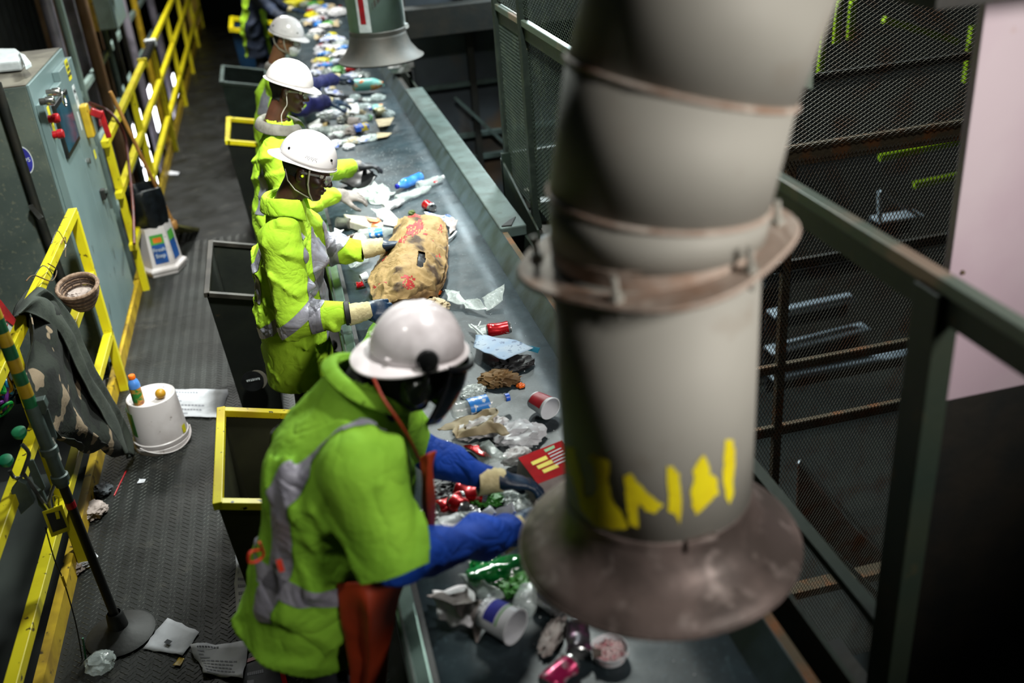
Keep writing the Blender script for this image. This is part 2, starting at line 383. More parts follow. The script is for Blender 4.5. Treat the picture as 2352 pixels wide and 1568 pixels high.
mat('chute_dark', '191c19', 0.45, 0.2, '22251f', 5, 0.4, 0.66, 0.1, 30, col3='3a2f20', scale3=12, lo3=0.66, hi3=0.76)
mat('chute_rim_dark', '34302b', 0.5, 0.3, '221f1b', 8)
mat('chute_green', '2d3a36', 0.5, 0.2, '3a4844', 5)
mat('chute_blue', '173c5e', 0.45, 0.1, '10304c', 5, col3='50685f', scale3=2.0, lo3=0.56, hi3=0.6)
mat('chute_olive', '3a3a26', 0.5, 0.1, '2d2d1e', 5)
mat('rim_yellow', 'e2d20e', 0.4, 0, 'c9a91a', 4, 0.45, 0.7, col3='15140c', scale3=34, lo3=0.64, hi3=0.67)
C1 = chute((-0.50, 3.15), 0.42, 0.68, 0.90, 0.035, 'rim_yellow', 'chute_olive', 'open chute with thick chipped yellow rim behind the bending worker')
C2 = chute((-0.60, 5.15), 0.30, 0.80, 0.90, 0.03, 'chute_rim_dark', 'chute_dark', 'black steel chute with bare rim beside the worker holding the paper bag')
C3 = chute((-0.53, 8.30), 0.24, 0.78, 0.90, 0.04, 'rim_yellow', 'chute_dark', 'small yellow rimmed chute behind the second hard hat', tilt=13)
C4 = chute((-0.62, 10.70), 0.45, 0.85, 0.90, 0.04, 'curb_metal', 'chute_green', 'grey green rimmed chute behind the masked worker', tilt=13)
C5 = chute((-0.555, 14.1), 0.55, 1.0, 0.90, 0.06, 'rim_yellow', 'chute_blue', 'blue chute with yellow rim, farthest along the walkway', tilt=13)
# marks on the chutes
p = aty(580, 872, 5.17)
mb = MB().lathe([(0, 0), (0.062, 0), (0.062, 0.004), (0, 0.004)], mat4(frame((1, 0, 0), (0, -1, 0.08)), (p.x, 5.155, p.z)), 28)
mb.build('round_sticker', 'black_plastic', C2, smooth=True)
MB().lathe([(0, 0), (0.06, 0), (0.06, 0.003), (0, 0.003)], mat4(frame((1, 0, 0), (0, -1, 0.08)), (p.x+0.022, 5.160, p.z)), 28).build('round_sticker', 'cabinet_top', C2, smooth=True)
text_obj('RAVETAR', 'lettering', 'white_label', C2, mat4(frame((-1, 0, 0), (0, -1, .08)), (p.x+.005, 5.148, p.z+.012)) @ Matrix.Rotation(0, 4, 'Z'), 0.018)
p = aty(578, 92, 14.1)
text_obj('N', 'lettering', 'white_label', C5, mat4(frame((1, 0, 0), (0, -1, 0)), (p.x, 14.08, p.z)), 0.16)
text_obj('0 0', 'lettering', 'white_label', C5, mat4(frame((1, 0, 0), (0, -1, 0)), (p.x+.06, 14.10, p.z-.18)), 0.10)
# ------------------------------------------------------------------ near suction hood and duct
DX, DY = 0.663, 1.755; zf = 1.47
t = thing('suction_duct', 'large blurred grey galvanised suction duct with flared hood and painted yellow marks', 'duct', (DX, DY, zf)); DU = t
def cyl(z0, z1, r0, r1, name, m, n=64, th=0.006):
    return MB().lathe([(r0, z0), (r1, z1)], Matrix.Translation((DX, DY, 0)), n).build(name, m, DU, smooth=True, solid=th)
hood = [(0.320, 1.490), (0.323, 1.494), (0.319, 1.502), (0.300, 1.516), (0.272, 1.536), (0.243, 1.553), (0.219, 1.588), (0.208, 1.625), (0.206, 1.65)]
MB().lathe(hood, Matrix.Translation((DX, DY, 0)), 72).build('flared_hood', 'hood_metal', DU, smooth=True, solid=0.006)
MB().tube([V((DX+0.322*math.cos(a), DY+0.322*math.sin(a), 1.493)) for a in [2*math.pi*k/48 for k in range(49)]], 0.007, 8, False).build('hood_bead', 'hood_metal', DU, smooth=True)
cyl(1.60, 2.225, 0.207, 0.207, 'lower_pipe', 'galvanised')
MB().lathe([(0.209, 1.625), (0.213, 1.629), (0.213, 1.647), (0.209, 1.651)], Matrix.Translation((DX, DY, 0)), 64).build('band', 'hood_metal', DU, smooth=True)
MB().box((DX-0.02, DY-0.222, 1.625), (DX+0.05, DY-0.20, 1.655)).build('band_clamp', 'hood_metal', DU, bevel=0.004)
# riveted longitudinal seam
a = math.radians(-14)
MB().box((0.2065, -0.016, 1.60), (0.2095, 0.016, 2.215), Matrix.Translation((DX, DY, 0)) @ Matrix.Rotation(a, 4, 'Z')).build('seam', 'galvanised', DU)
# flange: plate tilted a little, slotted gap above it
FT = Matrix.Translation((DX+0.004, DY, 2.23)) @ Matrix.Rotation(math.radians(-6), 4, 'Y')
def flr(p):
    a = math.atan2(p.y, p.x); k = 1+0.05*math.cos(4*a+0.6)*(1 if p.xy.length > 0.25 else 0); return V((p.x*k, p.y*k, p.z))
MB().lathe([(0.21, -0.006), (0.268, -0.006), (0.272, 0.0), (0.268, 0.006), (0.21, 0.006)], FT, 64, flr).build('flange_plate', 'flange_rust', DU, smooth=True)
MB().lathe([(0.209, 0.0), (0.2115, 0.05), (0.209, 0.052)], FT, 64).build('collar', 'flange_rust', DU, smooth=True)
for adeg in (-128, -66, -14, 40, 100, 160):
    a = math.radians(adeg); r_ = 0.243
    MB().tube([FT @ V((r_*math.cos(a), r_*math.sin(a), z)) for z in (-0.03, 0.055)], 0.007, 8).build('bolt', 'galvanised', DU)
    MB().lathe([(0, 0.006), (0.014, 0.006), (0.014, 0.017), (0, 0.017)], FT @ Matrix.Translation((r_*math.cos(a), r_*math.sin(a), 0)), 6).build('nut', 'galvanised', DU)
# segmented bend
cs = [V((DX+0.005, DY, 2.26)), V((DX+0.008, DY, 2.335)), V((0.718, DY, 2.555)), V((0.80, DY, 2.79)), V((1.0, DY+0.05, 3.05)), V((1.3, DY+.12, 3.35)), V((1.75, DY+0.2, 3.75)), V((2.4, DY+0.3, 4.3))]
cr = [0.211, 0.213, 0.216, 0.220, 0.222, 0.222, 0.222, 0.222]
def ringpts(i, k, n=64, dr=0.0):
    c = cs[i]
    if i == 0: d = V((0, 0, 1))
    elif i == len(cs)-1: d = (cs[i]-cs[i-1]).normalized()
    else: d = ((cs[i]-cs[i-1]).normalized()+(cs[i+1]-cs[i]).normalized()).normalized()
    u = V((0, -1, 0)); u = (u-d*u.dot(d)).normalized(); w_ = d.cross(u); a = 2*math.pi*k/n
    return c+(u*math.cos(a)+w_*math.sin(a))*(cr[i]+dr)
for i in range(len(cs)-1):
    vs = [ringpts(i, k) for k in range(64)]+[ringpts(i+1, k) for k in range(64)]
    MB().add(vs, [(k, (k+1) % 64, 64+(k+1) % 64, 64+k) for k in range(64)]).build('pipe_segment', 'galvanised', DU, smooth=True, solid=0.006)
    if i in (1, 2, 3):
        MB().tube([ringpts(i, k % 64, dr=0.003) for k in range(65)], 0.006, 8, False).build('weld_seam', 'flange_rust', DU, smooth=True)
# pale stripe of paint climbing the pipe, and yellow brush marks (flat paint 1 mm proud)
def cylhit(px_, py_):
    v = ray(px_, py_); o = V((0, 0, H)); r = 0.2112
    a = v.x**2+v.y**2; b = 2*((o.x-DX)*v.x+(o.y-DY)*v.y); c = (o.x-DX)**2+(o.y-DY)**2-r*r
    d = b*b-4*a*c
    if d < 0: d = 0
    s = (-b-math.sqrt(d))/(2*a); p = o+v*s; a_ = math.atan2(p.y-DY, p.x-DX); return (a_-2*math.pi if a_ > 1 else a_), p.z
def paint_mark(poly, m='duct_yellow'):
    from mathutils.geometry import tessellate_polygon
    ps = []
    for i in range(len(poly)):
        a_, b_ = poly[i], poly[(i+1) % len(poly)]; n = max(1, int(math.hypot(a_[0]-b_[0], a_[1]-b_[1])/9))
        for k in range(n): ps.append(cylhit(a_[0]+(b_[0]-a_[0])*k/n+RND.uniform(-2, 2), a_[1]+(b_[1]-a_[1])*k/n+RND.uniform(-3, 3)))
    bm = bmesh.new(); vv = [bm.verts.new((a_*0.2, z, 0)) for a_, z in ps]; f = bm.faces.new(vv)
    bmesh.ops.triangulate(bm, faces=[f])
    for it in range(3):
        es = [e for e in bm.edges if abs(e.verts[0].co.x-e.verts[1].co.x) > 0.012]
        if es: bmesh.ops.subdivide_edges(bm, edges=es, cuts=1); bmesh.ops.triangulate(bm, faces=bm.faces)
    mb = MB(); bm.verts.index_update()
    mb.v = [(DX+0.2114*math.cos(v_.co.x/0.2), DY+0.2114*math.sin(v_.co.x/0.2), v_.co.y) for v_ in bm.verts]
    mb.f = [tuple(q.index for q in f_.verts) for f_ in bm.faces]; bm.free()
    mb.build('paint_mark', m, DU, smooth=True)
paint_mark([(1296, 1028), (1322, 1030), (1334, 1085), (1345, 1140), (1366, 1142), (1372, 1120), (1366, 1075), (1350, 1052), (1362, 1042), (1400, 1060), (1398, 1110), (1408, 1150), (1430, 1178), (1444, 1212), (1412, 1218), (1366, 1208), (1336, 1172), (1318, 1110), (1300, 1075)])
paint_mark([(1434, 1092), (1448, 1088), (1470, 1112), (1500, 1142), (1524, 1158), (1508, 1180), (1482, 1172), (1470, 1158), (1464, 1180), (1468, 1212), (1448, 1206), (1440, 1170)])
paint_mark([(1530, 1070), (1546, 1068), (1560, 1090), (1566, 1130), (1566, 1170), (1562, 1208), (1552, 1180), (1536, 1174), (1534, 1120)])
paint_mark([(1602, 1058), (1618, 1044), (1628, 1062), (1632, 1088), (1648, 1100), (1650, 1132), (1630, 1156), (1612, 1172), (1600, 1184), (1590, 1160), (1588, 1128), (1594, 1106), (1592, 1080)])
paint_mark([(1668, 1012), (1684, 1010), (1690, 1040), (1686, 1100), (1684, 1140), (1676, 1162), (1664, 1132), (1660, 1090), (1664, 1050)])
# ------------------------------------------------------------------ far hood
t = thing('suction_hood', 'grey green far suction duct with flared dark hood over the belt', 'duct', (0.77, 8.0, 1.45)); FH = t
fx, fy = 0.77, 8.0
MB().lathe([(0.330, 1.46), (0.334, 1.47), (0.30, 1.49), (0.245, 1.56), (0.218, 1.64), (0.212, 1.68)], Matrix.Translation((fx, fy, 0)), 48).build('flared_hood', 'far_hood', t, smooth=True, solid=0.006)
MB().lathe([(0.212, 1.66), (0.212, 4.6)], Matrix.Translation((fx, fy, 0)), 48).build('pipe', 'far_duct', t, smooth=True, solid=0.005)
MB().lathe([(0.214, 1.655), (0.219, 1.66), (0.219, 1.69), (0.214, 1.695)], Matrix.Translation((fx, fy, 0)), 48).build('band', 'far_hood', t, smooth=True)
MB().lathe([(0, 0), (0.02, 0), (0.02, 0.03), (0, 0.03)], mat4(frame((1, 0, 0), (0, -1, 0)), (fx+0.222, fy-0.02, 1.69)), 12).build('bolt', 'white_label', t)
MB().tube([(fx+0.216, fy-0.03, 1.66), (fx+0.216, fy-0.03, 3.5)], 0.004, 8).build('seam', 'white_label', t)
def curved_label(cx, cy, r, a0, a1, z0, z1, m, parent, name, skew=0.0, n=8):
    mb = MB(); vs = []; 
    for j, z in ((0, z0), (1, z1)):
        for i in range(n+1):
            a = a0+(a1-a0)*i/n+skew*j; vs.append((cx+r*math.cos(a), cy+r*math.sin(a), z))
    mb.add(vs, [(i, i+1, n+2+i, n+1+i) for i in range(n)]); return mb.build(name, m, parent, smooth=True)
curved_label(fx, fy, 0.2165, math.radians(-134), math.radians(-107), 1.70, 2.07, 'white_label', t, 'sticker')
curved_label(fx, fy, 0.218, math.radians(-128), math.radians(-116), 1.76, 1.98, 'red_plastic', t, 'sticker_panel')
# dusty diagonal wrap on pipe
mb = MB(); vs = []
for i in range(17):
    a = math.radians(-100+i*6); z = 1.86+i*0.02; vs += [(fx+0.2145*math.cos(a), fy+0.2145*math.sin(a), z), (fx+0.2145*math.cos(a), fy+0.2145*math.sin(a), z+0.05)]
mb.add(vs, [(2*i, 2*i+2, 2*i+3, 2*i+1) for i in range(16)]).build('strap', 'far_hood', t, smooth=True)
# ------------------------------------------------------------------ fences right of the belt
def expanded(O, U, W, nu, nv, LW, SW, parent, m='mesh_wire', th=0.0022, fl=0.004, name='wire_mesh'):
    """diamond lattice: O corner, U along the long way of the diamond, W along the short way; nu x nv cells"""
    U = np.array(U, float); U /= np.linalg.norm(U); W = np.array(W, float); W /= np.linalg.norm(W); Nn = np.cross(U, W); O = np.array(O, float)
    A = []; B = []
    for j in range(nv):
        for s_ in (0, 1):
            i = np.arange(nu)
            y0 = j*SW; a = np.stack([i*LW, np.full(nu, y0+(0 if s_ == 0 else SW))], 1); mid = np.stack([(i+.5)*LW, np.full(nu, y0+SW/2)], 1); c_ = np.stack([(i+1)*LW, np.full(nu, y0+(0 if s_ == 0 else SW))], 1)
            A += [a, mid]; B += [mid, c_]
    A = np.concatenate(A); B = np.concatenate(B)
    d = B-A; d /= np.linalg.norm(d, axis=1)[:, None]; q = np.stack([-d[:, 1], d[:, 0]], 1)*th
    def P(xy, n_): return O+xy[:, :1]*U+xy[:, 1:]*W+n_*Nn
    vs = np.stack([P(A+q, 0), P(A-q, 0), P(A, fl), P(B+q, 0), P(B-q, 0), P(B, fl)], 1).reshape(-1, 3)
    n = len(A); base = (np.arange(n)*6)[:, None]
    f = np.concatenate([base+np.array([0, 1, 4, 3]), base+np.array([1, 2, 5, 4]), base+np.array([2, 0, 3, 5])])
    me = bpy.data.meshes.new(name); off = np.array(OFF[parent]); vs = vs-off
    me.vertices.add(len(vs)); me.vertices.foreach_set('co', vs.ravel()); me.loops.add(f.size); me.loops.foreach_set('vertex_index', f.ravel())
    me.polygons.add(len(f)); me.polygons.foreach_set('loop_start', np.arange(0, f.size, 4)); me.update(); me.validate()
    o = bpy.data.objects.new(name, me); COL.objects.link(o); o.parent = parent; me.materials.append(G(m)); o['kind'] = 'stuff'; OFF[o] = OFF[parent]; return o
XF = 1.29
t = thing('handrail_fence', 'green grey sloping-looking handrail on mesh fence passing behind the big duct', 'fence', (XF, 4, 0.6)); F1 = t
MB().box((XF-0.018, 1.0, 2.05), (XF+0.018, 6.05, 2.085)).build('top_rail', 'rail_steel', t, bevel=0.004)
MB().box((XF-0.02, 0.2, 2.04), (XF+0.02, 1.0, 2.08)).build('top_rail', 'flange_rust', t, bevel=0.004)
MB().box((XF-0.004, 0.2, 1.98), (XF+0.016, 6.05, 2.05)).build('rail_web', 'machine_green', t)
MB().box((XF-0.03, 1.66, 0.0), (XF+0.03, 1.75, 2.05)).build('post', 'machine_green', t, bevel=0.004)
for y in (5.35, 5.98): MB().box((XF-0.025, y-0.03, 0.9), (XF+0.025, y+0.03, 3.4)).build('post', 'green_frame', t, bevel=0.004)
MB().box((XF-0.02, 1.7, 1.03), (XF+0.02, 2.6, 1.06)).build('bottom_rail', 'machine_green', t)
expanded((XF, 5.38, 1.0), (0, 0, 1), (0, 1, 0), 26, 20, 0.042, 0.030, t, 'mesh_green')
expanded((XF+0.01, 4.2, 1.02), (0, 1, 0), (0, 0, 1), 25, 42, 0.046, 0.024, t, 'mesh_green')
expanded((XF, 4.2, 2.10), (0, 1, 0), (0, 0, 1), 40, 50, 0.046, 0.026, t, 'mesh_green')
t = thing('mesh_fence', 'rusty tall expanded-metal fence with cross rails behind the duct', 'fence', (2.6, 4.2, -1)); F2 = t
YF = 4.2
for z, h, m_ in ((1.5, 0.10, 'rust_frame'), (0.34, 0.05, 'rust_frame'), (-0.05, 0.06, 'rust_frame'), (0.93, 0.05, 'dark_steel'), (1.86, 0.035, 'dark_steel')):
    MB().box((1.31, YF+0.002, z-h/2), (4.6, YF+0.03, z+h/2)).build('cross_rail', m_, t)
for x in (1.33, 2.29, 3.35, 4.5): MB().box((x-0.022, YF+0.0, -2.6), (x+0.022, YF+0.035, 1.5 if x != 1.33 else 3.6)).build('post', 'rust_frame', t)
expanded((1.33, YF-0.005, -1.9), (0, 0, 1), (1, 0, 0), 88, 134, 0.0385, 0.0205, t, 'mesh_wire', 0.0016, 0.004)
expanded((1.33, YF-0.005, 1.53), (1, 0, 0), (0, 0, 1), 84, 76, 0.038, 0.021, t, 'mesh_wire', 0.0016, 0.004)
MB().box((1.4, 4.5, -1.62), (3.6, 4.6, -1.56)).build('foot_rail', 'rust_frame', t)
# things in the dark beyond that fence
t = thing('lime_platform_rail', 'yellow green platform railing glimpsed through the upper mesh', 'railing', (3.6, 8.2, 0))
for (a_, b_) in (((1850, 5), (1862, 170)), ((1895, 0), (1880, 180)), ((1928, 0), (1920, 100)), ((1960, 0), (1953, 90)), ((2235, 60), (2205, 190))):
    A_ = aty(*a_, 8.3); B_ = aty(*b_, 8.3); MB().bar(A_, V((A_.x, 8.3, B_.z)), 0.05, 0.05).build('post', 'lime_paint', t)
for (a_, b_) in (((2020, 362), (2240, 318)), ((2100, 425), (2240, 395)), ((2030, 45), (2200, 95))):
    MB().bar(aty(*a_, 8.3), aty(*b_, 8.3), 0.05, 0.06).build('rail', 'lime_paint', t)
t = thing('slatted_steps', 'pale metal step edges in the dark below, seen through the mesh', 'stairs', (3.2, 7.0, -2))
for (a_, b_) in (((1770, 722), (1960, 682)), ((1765, 806), (1990, 750)), ((1770, 868), (2090, 805)), ((1770, 620), (2080, 560)), ((2010, 505), (2110, 490)), ((1780, 560), (1800, 556))):
    A_ = aty(*a_, 7.0); B_ = aty(*b_, 7.0)
    MB().bar(A_, B_, 0.16, 0.025).build('tread', 'aluminium_slat', t, bevel=0.004)
    MB().box((min(A_.x, B_.x), 7.08, min(A_.z, B_.z)-0.2), (max(A_.x, B_.x), 7.1, min(A_.z, B_.z)-.02)).build('riser', 'wall_blue', t)
MB().bar(aty(2020, 440, 6.9), aty(2020, 510, 6.9), 0.03, 0.03).build('strut', 'aluminium_slat', t)
MB().bar(aty(2020, 440, 6.9), aty(2110, 495, 6.9), 0.03, 0.03).build('strut', 'aluminium_slat', t)
t = thing('sloping_guard', 'dim rust brown sloping guard panel behind lower mesh', 'panel', (3, 5.6, -2.6))
q = [aty(1835, 1060, 5.6), aty(1960, 1210, 5.9), aty(2060, 1300, 5.9), aty(1980, 1330, 5.9), aty(1830, 1200, 5.6)]
mat('guard_rust', '6a3018', 0.7, 0, '52301c', 5)
MB().poly(q, 0.02, (0, 1, 0)).build('plate', 'guard_rust', t)
MB().bar(q[0], q[2], 0.02, 0.03).build('edge_strip', 'aluminium_slat', t)
MB().bar(aty(1840, 1195, 4.35), aty(2045, 1395, 4.35), 0.03, 0.035).build('diagonal_bar', 'curb_metal', t)
# pale sheet and its shaded lower part on the right
t = thing('sheet_metal_casing', 'pale pinkish metal casing sheet at the right edge', 'panel', (2.3, 2.3, 1.38))
MB().box((1.695, 2.2, 1.385), (3.6, 2.23, 2.55)).build('sheet', 'pink_sheet', t, bevel=0.003)
p = aty(2210, 625, 2.2); MB().lathe([(0, 0), (0.007, 0), (0.006, 0.006), (0, 0.007)], mat4(frame((1, 0, 0), (0, -1, 0)), (p.x, 2.2, p.z)), 12).build('bolt', 'rust_frame', t)
MB().box((2.04, 2.193, 1.39), (2.05, 2.2, 1.72)).build('rust_seam', 'guard_rust', t)
t = thing('sheet_shade_panel', 'shaded lower part of the pale sheet, its shade put into a black panel', 'panel', (2.4, 2.3, -1))  # shade on the lower sheet, built as a separate dark panel
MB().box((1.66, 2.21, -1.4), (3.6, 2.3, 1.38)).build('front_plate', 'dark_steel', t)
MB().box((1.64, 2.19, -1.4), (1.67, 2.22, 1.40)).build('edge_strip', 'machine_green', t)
# hopper shelf on the fence with junk
t = thing('side_hopper', 'dark green sheet hopper with slanted side at the foot of the fence posts', 'hopper', (1.4, 5.2, 0.2)); HP = t
q = [V((XF-0.06, 5.95, 1.16)), V((XF-0.06, 5.1, 0.98)), V((XF-0.06, 5.0, 0.35)), V((XF-0.06, 5.9, 0.35))]
MB().poly(q, 0.012, (1, 0, 0)).build('side_plate', 'machine_green', t)
MB().box((XF-0.06, 5.9, 0.35), (1.9, 5.93, 1.20)).build('back_plate', 'machine_green', t)
MB().box((XF-0.05, 5.05, 0.86), (1.9, 5.9, 0.89)).build('shelf', 'dark_steel', t)
t = thing('side_beam', 'small pale bracket on far side of the duct elbow', 'bracket', (1.25, 2.3, 2.3))
q = [aty(1868, 60, 2.3), aty(1872, 60, 2.3), aty(1866, 205, 2.3), aty(1850, 200, 2.3), aty(1800, 160, 2.3), aty(1810, 60, 2.3)]
MB().poly(q, 0.03, (0, 1, 0)).build('plate', 'rail_steel', t)
# junk in the hopper
t = thing('metal_can', 'white lidded tin in the side hopper behind the mesh', 'can', (1.42, 5.45, 0.89))
c = aty(1218, 372, 5.5)
MB().lathe([(0, 0.89), (0.05, 0.89), (0.05, 1.0), (0.048, 1.005)], Matrix.Translation((1.38, 5.5, 0)), 20).build('body', 'curb_metal', t, smooth=True)
MB().lathe([(0, 1.006), (0.046, 1.006), (0.052, 1.012), (0.052, 1.0)], Matrix.Translation((1.38, 5.5, 0)), 20).build('lid', 'white_label', t, smooth=True)
t = thing('metal_can', 'grey crushed tin beside the lidded tin in the side hopper', 'can', (1.36, 5.75, 0.89))
MB().lathe([(0, 0.89), (0.04, 0.89), (0.035, 0.95), (0.04, 1.0), (0, 1.0)], Matrix.Translation((1.36, 5.75, 0)), 16, lambda p: V((p.x*1.1, p.y*0.8, p.z))).build('body', 'galvanised', t, smooth=True)

# ================================================================== LEFT SIDE
XR = -1.33
def rail_section(name, y0, y1, posts, lab, zs=(1.19, 0.80, 0.39), sw=0.05, m='yellow_paint', endpost=None):
    t = thing(name, lab, 'railing', (XR, (y0+y1)/2, 0))
    for z in zs: MB().box((XR-sw/2, y0, z-sw/2), (XR+sw/2, y1, z+sw/2)).build('rail', m, t, bevel=0.003)
    for y in posts: MB().box((XR-sw/2-.001, y-sw/2, -0.05), (XR+sw/2+.001, y+sw/2, zs[0])).build('post', m, t, bevel=0.003)
    return t
rail_section('safety_railing', 1.2, 6.02, (1.6, 4.2, 6.0), 'near yellow square-tube safety railing in front of the cabinet')
t2 = rail_section('safety_railing', 7.55, 21.0, (7.65, 9.45, 11.75, 14.05, 16.3, 18.6, 20.8), 'far yellow safety railing running away beyond the cabinet')
# grip sleeve: black coil of tape
mb = MB(); y0 = atx(330, 150, XR).y; y1 = atx(345, 95, XR).y
for k in range(9): 
    y = y0+(y1-y0)*k/8.5; mb.lathe([(0.03, 0), (0.043, 0.01), (0.043, (y1-y0)/11), (0.03, (y1-y0)/9.5)], mat4(frame((1, 0, 0), (0, 1, 0)), (XR, y, 1.19)), 16)
mb.build('coil_sleeve', 'black_plastic', t2, smooth=True)
MB().box((XR-.045, y0-.06, 1.145), (XR+.045, y0-.02, 1.235)).build('end_stop', 'yellow_paint', t2, bevel=.004)
MB().box((XR-.07, y1+.02, 1.16), (XR+.05, y1+.12, 1.24)).build('clamp', 'white_label', t2, bevel=.01)
# far cross rail and gate posts at the top
t = thing('far_gate', 'worn orange yellow gate posts at far end of walkway', 'gate', (-1.2, 20.0, 0))
for px_ in (448, 462, 430):
    p = atz(px_, 52, 0.0)
    MB().box((p.x-.05, 20.6, 0), (p.x+.05, 20.7, 2.4)).build('post', 'yellow_worn', t)
MB().box((-2.6, 20.62, 1.05), (-1.3, 20.68, 1.13)).build('rail', 'yellow_worn', t)
# ---- main control cabinet
xf = -1.37; y0, y1, zt = 6.22, 7.44, 1.90
t = thing('control_cabinet', 'tall blue grey steel control cabinet with screen and red buttons beside railing', 'cabinet', (-1.9, 6.8, 0)); CB = t
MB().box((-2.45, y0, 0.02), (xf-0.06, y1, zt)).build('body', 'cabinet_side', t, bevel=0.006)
MB().box((-2.45, y0, zt), (xf-0.06, y1, zt+0.006)).build('top_plate', 'cabinet_top', t)
MB().box((xf-0.06, y0, 0.10), (xf-0.045, y1, zt)).build('front_frame', 'cabinet_paint', t, bevel=0.003)
MB().box((-2.4, y0+.03, 0.0), (xf-0.09, y1-.03, 0.1)).build('plinth', 'dark_steel', t)
ym = 6.90
MB().box((xf-0.045, y0+0.02, 0.13), (xf, ym-0.004, 1.78)).build('door', 'cabinet_paint', t, bevel=0.004)
MB().box((xf-0.045, ym+0.004, 0.13), (xf, y1-0.01, 1.84)).build('door', 'cabinet_paint', t, bevel=0.004)
MB().box((xf-0.05, ym-0.005, 0.13), (xf-0.006, ym+0.005, 1.78)).build('door_gap', 'black_rubber', t)
def onf(px_, py_, x=xf): return atx(px_, py_, x)
# screen on door: from photo corners
a_ = onf(143, 205); b_ = onf(178, 320); c_ = onf(152, 365); d_ = onf(117, 245)
sy0 = min(p.y for p in (a_, b_, c_, d_)); sy1 = max(p.y for p in (a_, b_, c_, d_)); sz1 = (a_.z+d_.z)/2; sz0 = (b_.z+c_.z)/2
MB().box((xf, sy0, sz0), (xf+0.02, sy1, sz1)).build('screen_frame', 'black_plastic', t, bevel=0.004)
MB().box((xf+0.02, sy0+0.03, sz0+0.03), (xf+0.022, sy1-0.03, sz1-0.03)).build('screen', 'screen', t)
def knob(px_, py_, r, L, m, nm, x=xf):
    p = onf(px_, py_, x+L/2); MB().lathe([(0, 0), (r*.8, 0), (r*.8, L*.4), (r, L*.45), (r, L*.9), (r*.8, L), (0, L)], mat4(frame((0, 1, 0), (1, 0, 0)), (x, p.y, p.z)), 18).build(nm, m, t, smooth=True)
knob(124, 272, 0.028, 0.06, 'red_plastic', 'button'); knob(134, 308, 0.028, 0.06, 'red_plastic', 'button')
knob(123, 212, 0.025, 0.08, 'chrome', 'key_switch'); knob(108, 232, 0.025, 0.08, 'chrome', 'key_switch')
for (px_, py_) in ((114, 264), (124, 298)):
    p = onf(px_, py_); MB().box((xf, p.y-.03, p.z-.05), (xf+.002, p.y+.03, p.z+.05)).build('label_plate', 'yellow_label', t)
p = onf(147, 228, xf+.09); MB().tube([(xf+.09, p.y+.04*math.cos(a), p.z+.04*math.sin(a)) for a in [k*math.pi/8 for k in range(17)]], 0.005, 6, False).build('key_ring', 'chrome', t)
def plate(cx, cy, w_, h_, m, nm, x=xf, txt=None, ts=.02):
    p = onf(cx, cy, x); MB().box((x, p.y-w_/2, p.z-h_/2), (x+.002, p.y+w_/2, p.z+h_/2)).build(nm, m, t)
    if txt:
        for i, s in enumerate(txt): text_obj(s, 'lettering', 'ink', t, mat4(frame((0, 1, 0), (1, 0, 0)), (x+.003, p.y, p.z+h_/2-ts*1.1*(i+.9))), ts)
plate(156, 160, .11, .13, 'yellow_label', 'warning_label', txt=('4 ARC', 'FLASH', 'HAZARD'), ts=.030)
plate(174, 222, .08, .15, 'white_label', 'name_label', txt=('PNL', 'A'), ts=.04)
plate(218, 354, .05, .06, 'yellow_label', 'round_label')
plate(183, 278, .03, .12, 'white_label', 'tag_label')
p = onf(192, 278, xf); MB().box((xf, p.y-.05, p.z-.11), (xf+.05, p.y+.05, p.z+.11)).build('switch_plate', 'yellow_worn', t, bevel=.01)
MB().bar((xf+.06, p.y, p.z+.06), (xf+.12, p.y+.02, p.z+.02), .05, .05).build('isolator_handle', 'red_plastic', t, bevel=.008)
MB().bar((xf+.12, p.y+.02, p.z+.05), (xf+.13, p.y+.02, p.z-.14), .035, .03).build('isolator_handle', 'red_plastic', t, bevel=.008)
p = onf(232, 448, xf); MB().box((xf, p.y-.03, p.z-.03), (xf+.03, p.y+.03, p.z+.04)).build('door_handle', 'dark_steel', t, bevel=.004)
MB().bar((xf+.03, p.y, p.z+.02), (xf+.035, p.y+.05, p.z+.015), .02, .02).build('door_handle', 'cabinet_side', t)
MB().bar((xf+.035, p.y+.05, p.z+.02), (xf+.035, p.y+.055, p.z-.12), .02, .02).build('door_handle', 'cabinet_side', t, bevel=.003)
p = onf(200, 370, xf); MB().lathe([(0, 0), (.02, 0), (.02, .02), (0, .02)], mat4(frame((0, 1, 0), (1, 0, 0)), (xf, p.y, p.z)), 12).build('lock', 'chrome', t)
# conduit and oval sticker on side of cabinet
MB().tube([aty(-8, 190, y0-.03), aty(85, 480, y0-.03), aty(160, 690, y0-.03)], 0.025, 10).build('conduit', 'dark_steel', t, smooth=True)
p = aty(56, 368, y0); MB().lathe([(0, 0), (.062, 0), (.062, .002), (0, .002)], mat4(frame((1, 0, 0), (0, -1, 0)), (p.x, y0, p.z)), 24, lambda q: V((q.x*.75, q.y*1.35, q.z))).build('oval_sticker', 'white_label', t)
MB().lathe([(0, 0), (.056, 0), (.056, .003), (0, .003)], mat4(frame((1, 0, 0), (0, -1, 0)), (p.x, y0, p.z)), 24, lambda q: V((q.x*.75, q.y*1.35, q.z))).build('oval_sticker', 'blue_ink', t)
text_obj('A-95', 'lettering', 'white_label', t, mat4(frame((1, 0, 0), (0, -1, 0)), (p.x, y0-.004, p.z)), .035)
MB().bar(aty(70, 470, y0-.04), aty(95, 500, y0-.04), .03, .03).build('conduit_clamp', 'chrome', t)
